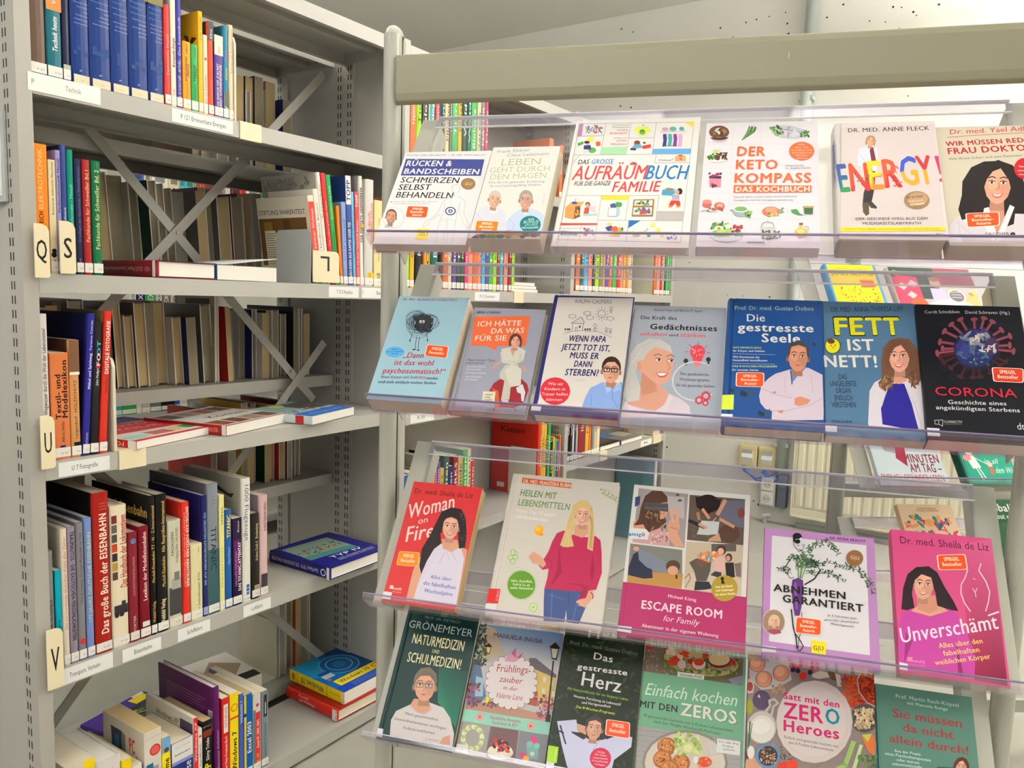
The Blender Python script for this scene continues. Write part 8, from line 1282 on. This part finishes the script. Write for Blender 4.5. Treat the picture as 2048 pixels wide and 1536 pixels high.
def a_hero(k):
    k.P([(222, 180), (1745, 395), (1770, 2000), (180, 1800)], (140, 124, 120)); k.scat(230, 300, 1740, 1530, 120, 12, [(160, 142, 136), (120, 104, 100)], .7, 2)
    k.P([(225, 200), (700, 260), (740, 480), (560, 580), (380, 600), (240, 480)], (190, 184, 184)); 
    for x, y in ((325, 285), (405, 470), (613, 398)): k.E(x, y, 100, 100, (90, 60, 50)); k.E(x, y, 92, 96, (206, 140, 106)); k.E(x-15, y-20, 60, 60, (222, 164, 130))
    k.P([(215, 470), (270, 465), (292, 560), (275, 635), (210, 640)], (206, 190, 170)); k.E(238, 560, 36, 56, (170, 60, 60)); k.E(378, 720, 108, 118, (84, 66, 96)); k.P([(330, 680), (350, 650), (365, 700)], (206, 196, 170)); k.scat(500, 540, 660, 660, 30, 24, [(176, 146, 110), (150, 120, 90)], .8, 3); k.E(235, 800, 40, 90, (150, 150, 40))
    for x, y, r_ in ((790, 310, 46), (875, 430, 44), (980, 320, 40)): k.E(x, y, r_, r_, (196, 40, 30))
    for x, y in ((755, 360), (815, 372), (960, 390)): k.E(x, y, 30, 28, (40, 40, 70))
    k.P([(985, 410), (1080, 370), (1200, 400), (1190, 450), (1060, 470), (990, 450)], (206, 196, 180)); k.P([(1180, 350), (1260, 400), (1300, 500), (1220, 480), (1170, 400)], (110, 80, 50)); k.P([(1260, 400), (1320, 420), (1340, 560), (1290, 560)], (206, 196, 180))
    k.scat(1360, 440, 1540, 800, 90, 60, [(196, 70, 30), (214, 90, 40), (170, 50, 20)], .22, 4); k.P([(1560, 380), (1745, 405), (1745, 800), (1640, 740), (1540, 600), (1520, 480)], (150, 50, 20)); k.scat(1560, 430, 1740, 760, 90, 56, [(206, 76, 30), (170, 50, 20), (120, 30, 12)], .2, 5); k.L([(1565, 390), (1525, 480), (1545, 620), (1640, 750), (1745, 800)], 14, (196, 170, 170))
    k.E(1610, 940, 172, 172, (84, 76, 74)); k.E(1615, 950, 130, 134, (70, 62, 60)); k.scat(1500, 830, 1720, 1060, 110, 26, [(206, 180, 140), (176, 150, 110), (220, 200, 160)], .6, 6)
    k.E(380, 1050, 176, 196, (196, 184, 176)); k.E(385, 1070, 150, 165, (220, 214, 206)); k.E(370, 1040, 110, 90, (230, 226, 220)); k.L([(430, 860), (480, 790), (470, 730), (530, 712), (575, 760), (520, 800), (500, 900)], 26, (190, 180, 172))
    k.L([(240, 980), (230, 1150), (215, 1320)], 16, (60, 90, 40)); k.L([(265, 1000), (240, 1180), (215, 1320)], 10, (70, 100, 50)); k.E(222, 1380, 36, 60, (110, 40, 60)); k.E(280, 1500, 110, 90, (190, 140, 110)); k.E(250, 1350, 44, 80, (222, 216, 206))
    k.E(450, 1392, 150, 148, (90, 130, 170)); k.E(455, 1392, 116, 120, (60, 46, 44)); k.scat(360, 1300, 550, 1480, 110, 17, [(60, 40, 36), (150, 110, 80), (196, 166, 130), (96, 60, 50)], .6, 7); k.scat(590, 1280, 760, 1440, 50, 10, [(50, 40, 36)], .6, 8)
    k.E(650, 1530, 84, 66, (206, 50, 30)); k.E(745, 1500, 66, 62, (214, 60, 36)); k.P([(1580, 1140), (1720, 1130), (1750, 1250), (1730, 1400), (1650, 1330), (1590, 1200)], (206, 110, 50)); k.P([(1580, 1140), (1700, 1130), (1650, 1230)], (190, 190, 80)); k.L([(1480, 1230), (1380, 1500), (1280, 1560)], 60, (150, 180, 100)); k.L([(1570, 1270), (1480, 1560)], 44, (190, 206, 150)); k.scat(1540, 1380, 1760, 1530, 60, 26, [(60, 90, 40), (90, 120, 60), (110, 140, 80)], .5, 9)
    k.E(1010, 985, 462, 500, (176, 160, 156)); k.E(1010, 985, 455, 493, (206, 192, 188)); k.E(1005, 980, 385, 420, (210, 198, 194)); pk = (196, 20, 96)
    k.T('Satt mit den', 642, 705, 1310, 818, 74, pk, 2); k.T('ZER', 638, 930, 1118, 1005, 176, pk, 2); k.T('O', 1145, 1002, 1318, 1025, 176, (0, 124, 144), 2); k.T('Heroes', 640, 1090, 1308, 1195, 128, pk, 2); k.T('Einfach und gesünder kochen mit', 650, 1180, 1295, 1298, 32, (60, 56, 60)); k.T('den 0 Punkte Lebensmitteln', 700, 1245, 1238, 1342, 32, (60, 56, 60))
front(4, 'C16', .6545, .2035, .2435, .018, True, (0, 104, 120), 'cookbook with white plate title surrounded by vegetables on the lowest tray', a_hero, spine=(0, 104, 120), pages=M_PAGEW, sticker=False)
def a_sie(k):
    k.L([(215, 560), (250, 1600)], 7, (70, 110, 98)); g = (176, 206, 190)
    k.T('Prof. Martin Rauh-Köpsel', 430, 692, 1185, 806, 44, g, 1); k.T('mit Manuela Runge', 566, 772, 1052, 848, 36, g, 1); r = (170, 40, 46)
    for s, x, y, x2, y2, h in (('Sie müssen', 395, 922, 1226, 1052, 96), ('da nicht', 516, 1095, 1128, 1192, 96), ('allein durch!', 356, 1222, 1305, 1375, 90)): k.T(s, x, y, x2, y2, h, r, 1)
    for s, x, y, x2, y2 in (('Aus der Praxis', 412, 1342, 728, 1390), ('eines Psychotherapeuten', 300, 1375, 850, 1460), ('oder warum', 440, 1450, 712, 1490), ('unkonventionelle', 388, 1498, 745, 1545)): k.T(s, x, y, x2, y2, 32, (200, 220, 210), 1)
    k.P([(925, 1520), (1120, 1530), (1110, 1700), (915, 1700)], (0, 84, 84)); face(k, 1215, 1530, 90, (206, 150, 124), (90, 46, 40), 'long', 4)
front(4, 'C17', .8585, .1455, .2235, .020, False, (84, 126, 112), 'grey-green paperback with dark red title at the right end of the lowest tray', a_sie, back=(120, 150, 120))
# ================================================================ books on the second stand
def second(row, u0, w, h, t, hard, cov, label, art, spine=None, pages=M_PAGES):
    global EU, NV; v, z = S2[row]; EU, NV = EU2, NV2; mw, a, b_ = tilt_frame(Q0, v, CZ+z, 40); EU, NV = EU1, NV1; bm = mw @ Matrix.Translation((u0, .0005, .0006))
    root = thing('book', label, 'book', 'books on the second display stand', bm); book_body(root, w, h, t, hard, cov, spine or cov, cov, pages)
    ik = Ink(t); art(ik, w, h); ik.mb.build('cover_print', M_COVER, root)
def b_james(k, w, h):
    k.R(.008, .001, w-.006, h-.001, (246, 214, 20)); k.T('JAMES NESTOR', w*.10, h*.84, w*.93, h*.84, .009, (90, 80, 20), 1); k.T('EVERY DAY THOUSANDS', w*.2, h*.93, w*.85, h*.93, .004, (140, 120, 20)); k.T('NEW YORK TIMES BESTSELLER', w*.2, h*.90, w*.85, h*.90, .004, (140, 120, 20)); k.R(w*.62, h*.68, w*.88, h*.78, (236, 90, 50)); k.scat(w*.2, h*.35, w*.9, h*.7, 60, .0022, [(70, 60, 20), (130, 110, 20)], .8, 3)
second(1, -.098, .126, .217, .026, True, (80, 150, 206), 'yellow book with blue spine on the upper tray of the second stand', b_james)
def b_diy(k, w, h):
    k.R(.004, h*.55, w*.55, h*.99, (40, 60, 56)); k.R(w*.55, h*.72, w*.99, h*.99, (140, 60, 80)); k.R(.004, h*.3, w*.32, h*.85, (206, 50, 90)); k.P([(w*.05, h*.5), (w*.3, h*.45), (w*.32, h*.85), (w*.08, h*.88)], (214, 60, 90))
    for x, y in ((.12, .72), (.2, .6), (.25, .76)): k.P([(w*x-.012, h*y), (w*x, h*y+.012), (w*x+.012, h*y), (w*x, h*y-.012)], (240, 200, 210))
    k.E(w*.25, h*.48, .02, .02, (236, 90, 50)); k.P([(w*.42, h*.4), (w*.62, h*.4), (w*.6, h*.7), (w*.44, h*.7)], (206, 196, 226)); k.E(w*.52, h*.78, .013, .015, (222, 164, 140)); k.E(w*.52, h*.83, .014, .008, (150, 110, 80)); k.R(w*.7, h*.3, w*.97, h*.62, (226, 190, 120)); k.scat(w*.7, h*.35, w*.95, h*.7, 14, .012, [(110, 150, 110), (226, 200, 90), (206, 120, 80)], .5, 4)
    k.T('Eija Brodersen', w*.14, h*.90, w*.44, h*.90, .007, (190, 214, 190), 1); k.E(w*.08, h*.91, .008, .008, (130, 190, 60)); k.E(w*.62, h*.3, w*.36, h*.26, (226, 222, 220)); k.T('MEINE BESTEN', w*.42, h*.38, w*.84, h*.38, .013, (60, 60, 60)); k.T('DIY GESCHENKE', w*.42, h*.28, w*.84, h*.28, .013, (60, 60, 60)); k.E(w*.72, h*.60, .021, .021, (222, 220, 220)); k.E(w*.72, h*.60, .017, .017, (110, 100, 104))
    for i in range(3): k.R(w*.66, h*.575+.008*i, w*.78, h*.575+.008*i+.003, (190, 186, 186))
second(1, .058, .205, .22, .022, True, (196, 190, 188), 'colourful craft book with white round title on the upper tray of the second stand', b_diy)
def b_sieben(k, w, h):
    k.E(w*.25, h*.62, .035, .03, (206, 208, 212)); k.P([(w*.05, h*.8), (w*.45, h*.75), (w*.5, h*.35), (w*.2, h*.4)], (150, 150, 156)); k.P([(w*.4, h*.98), (w*.68, h*.98), (w*.68, h*.85), (w*.52, h*.5), (w*.48, h*.22), (w*.34, h*.32), (w*.42, h*.6), (w*.56, h*.86), (w*.4, h*.86)], (150, 24, 60)); k.P([(w*.68, h*.75), (w*.9, h*.8), (w*.95, h*.98), (w*.7, h*.98)], (206, 196, 170))
    k.T('MINUTEN', w*.46, h*.27, w*.96, h*.27, .022, (120, 20, 50), 2); k.T('AM TAG –', w*.50, h*.16, w*.96, h*.16, .022, (120, 20, 50), 2); k.T('ENDLICH GESÜNDER LEBEN', w*.05, h*.055, w*.95, h*.055, .017, (176, 24, 50), 1); k.R(w*.68, h*.58, w*.9, h*.72, (240, 84, 30)); k.T('SPIEGEL', w*.72, h*.66, w*.86, h*.66, .006, WH, 2); k.T('Bestseller', w*.72, h*.61, w*.86, h*.61, .005, WH, 1)
second(2, .0175, .165, .225, .014, False, (196, 208, 212), 'pale blue-grey book with a large dark red seven on the second stand', b_sieben)
def b_mehr(k, w, h):
    c = (206, 236, 222); k.T('weniger Müssen', w*.16, h*.53, w*.9, h*.53, .016, c, 0, .2); k.T('MEHR ICH', w*.32, h*.40, w*.95, h*.40, .024, (150, 56, 50), 1, .1); k.T('in all', w*.48, h*.27, w*.72, h*.27, .013, c, 0, .2); k.T('dem Wir', w*.62, h*.15, w*.97, h*.15, .016, c, 0, .2); k.E(w*.24, h*.42, .009, .010, (236, 214, 206)); k.P([(w*.16, h*.34), (w*.3, h*.38), (w*.38, h*.22), (w*.22, h*.2)], (232, 226, 226)); k.E(w*.17, h*.34, .01, .008, (220, 130, 130)); k.L([(w*.28, h*.22), (w*.34, h*.06)], .003, c); k.L([(w*.33, h*.22), (w*.40, h*.07)], .003, c); k.L([(w*.32, h*.34), (w*.52, h*.26)], .002, c); k.E(w*.56, h*.26, .006, .007, (222, 190, 170)); k.P([(w*.52, h*.14), (w*.6, h*.14), (w*.59, h*.23), (w*.54, h*.23)], (226, 90, 50)); k.T('S. KRÜGER', w*.5, h*.03, w*.75, h*.03, .007, (0, 90, 80))
second(2, .216, .128, .205, .026, True, (0, 150, 122), 'bright green hardback with two small figures on the second stand', b_mehr, spine=(0, 66, 50))
def b_blum(k, w, h):
    k.scat(w*.1, h*.35, w*.95, h*.82, 60, .012, [(50, 90, 130), (226, 90, 90), (40, 130, 110), (236, 150, 90), (90, 90, 170), (206, 60, 80)], .4, 5); k.E(w*.5, h*.42, .024, .02, (226, 70, 80)); k.T('Taschenwörterbuch der', w*.36, h*.93, w*.7, h*.93, .005, (120, 80, 60)); k.T('Kräuter und Blumen', w*.34, h*.9, w*.74, h*.9, .005, (120, 80, 60)); k.E(w*.5, h*.74, .012, .01, (240, 160, 90))
second(3, .125, .137, .188, .018, False, (232, 200, 162), 'peach-coloured book with painted flowers low on the second stand', b_blum)
def b_fuss(k, w, h):
    k.T('Fußballismus', w*.06, h*.84, w*.97, h*.84, .020, WH, 2); k.R(w*.5, h*.83, w*.97, h*.83, WH); k.T('lismus', w*.56, h*.84, w*.97, h*.84, .020, (236, 200, 40), 2); k.T('erneut eine Diagnose', w*.12, h*.74, w*.97, h*.74, .014, WH, 1)
    for i in range(3): k.R(w*.5, h*(.6-.06*i), w*.9, h*(.61-.06*i), (190, 210, 120))
second(3, .325, .15, .2, .028, False, (30, 84, 50), 'dark green book with white and yellow title low on the second stand', b_fuss)
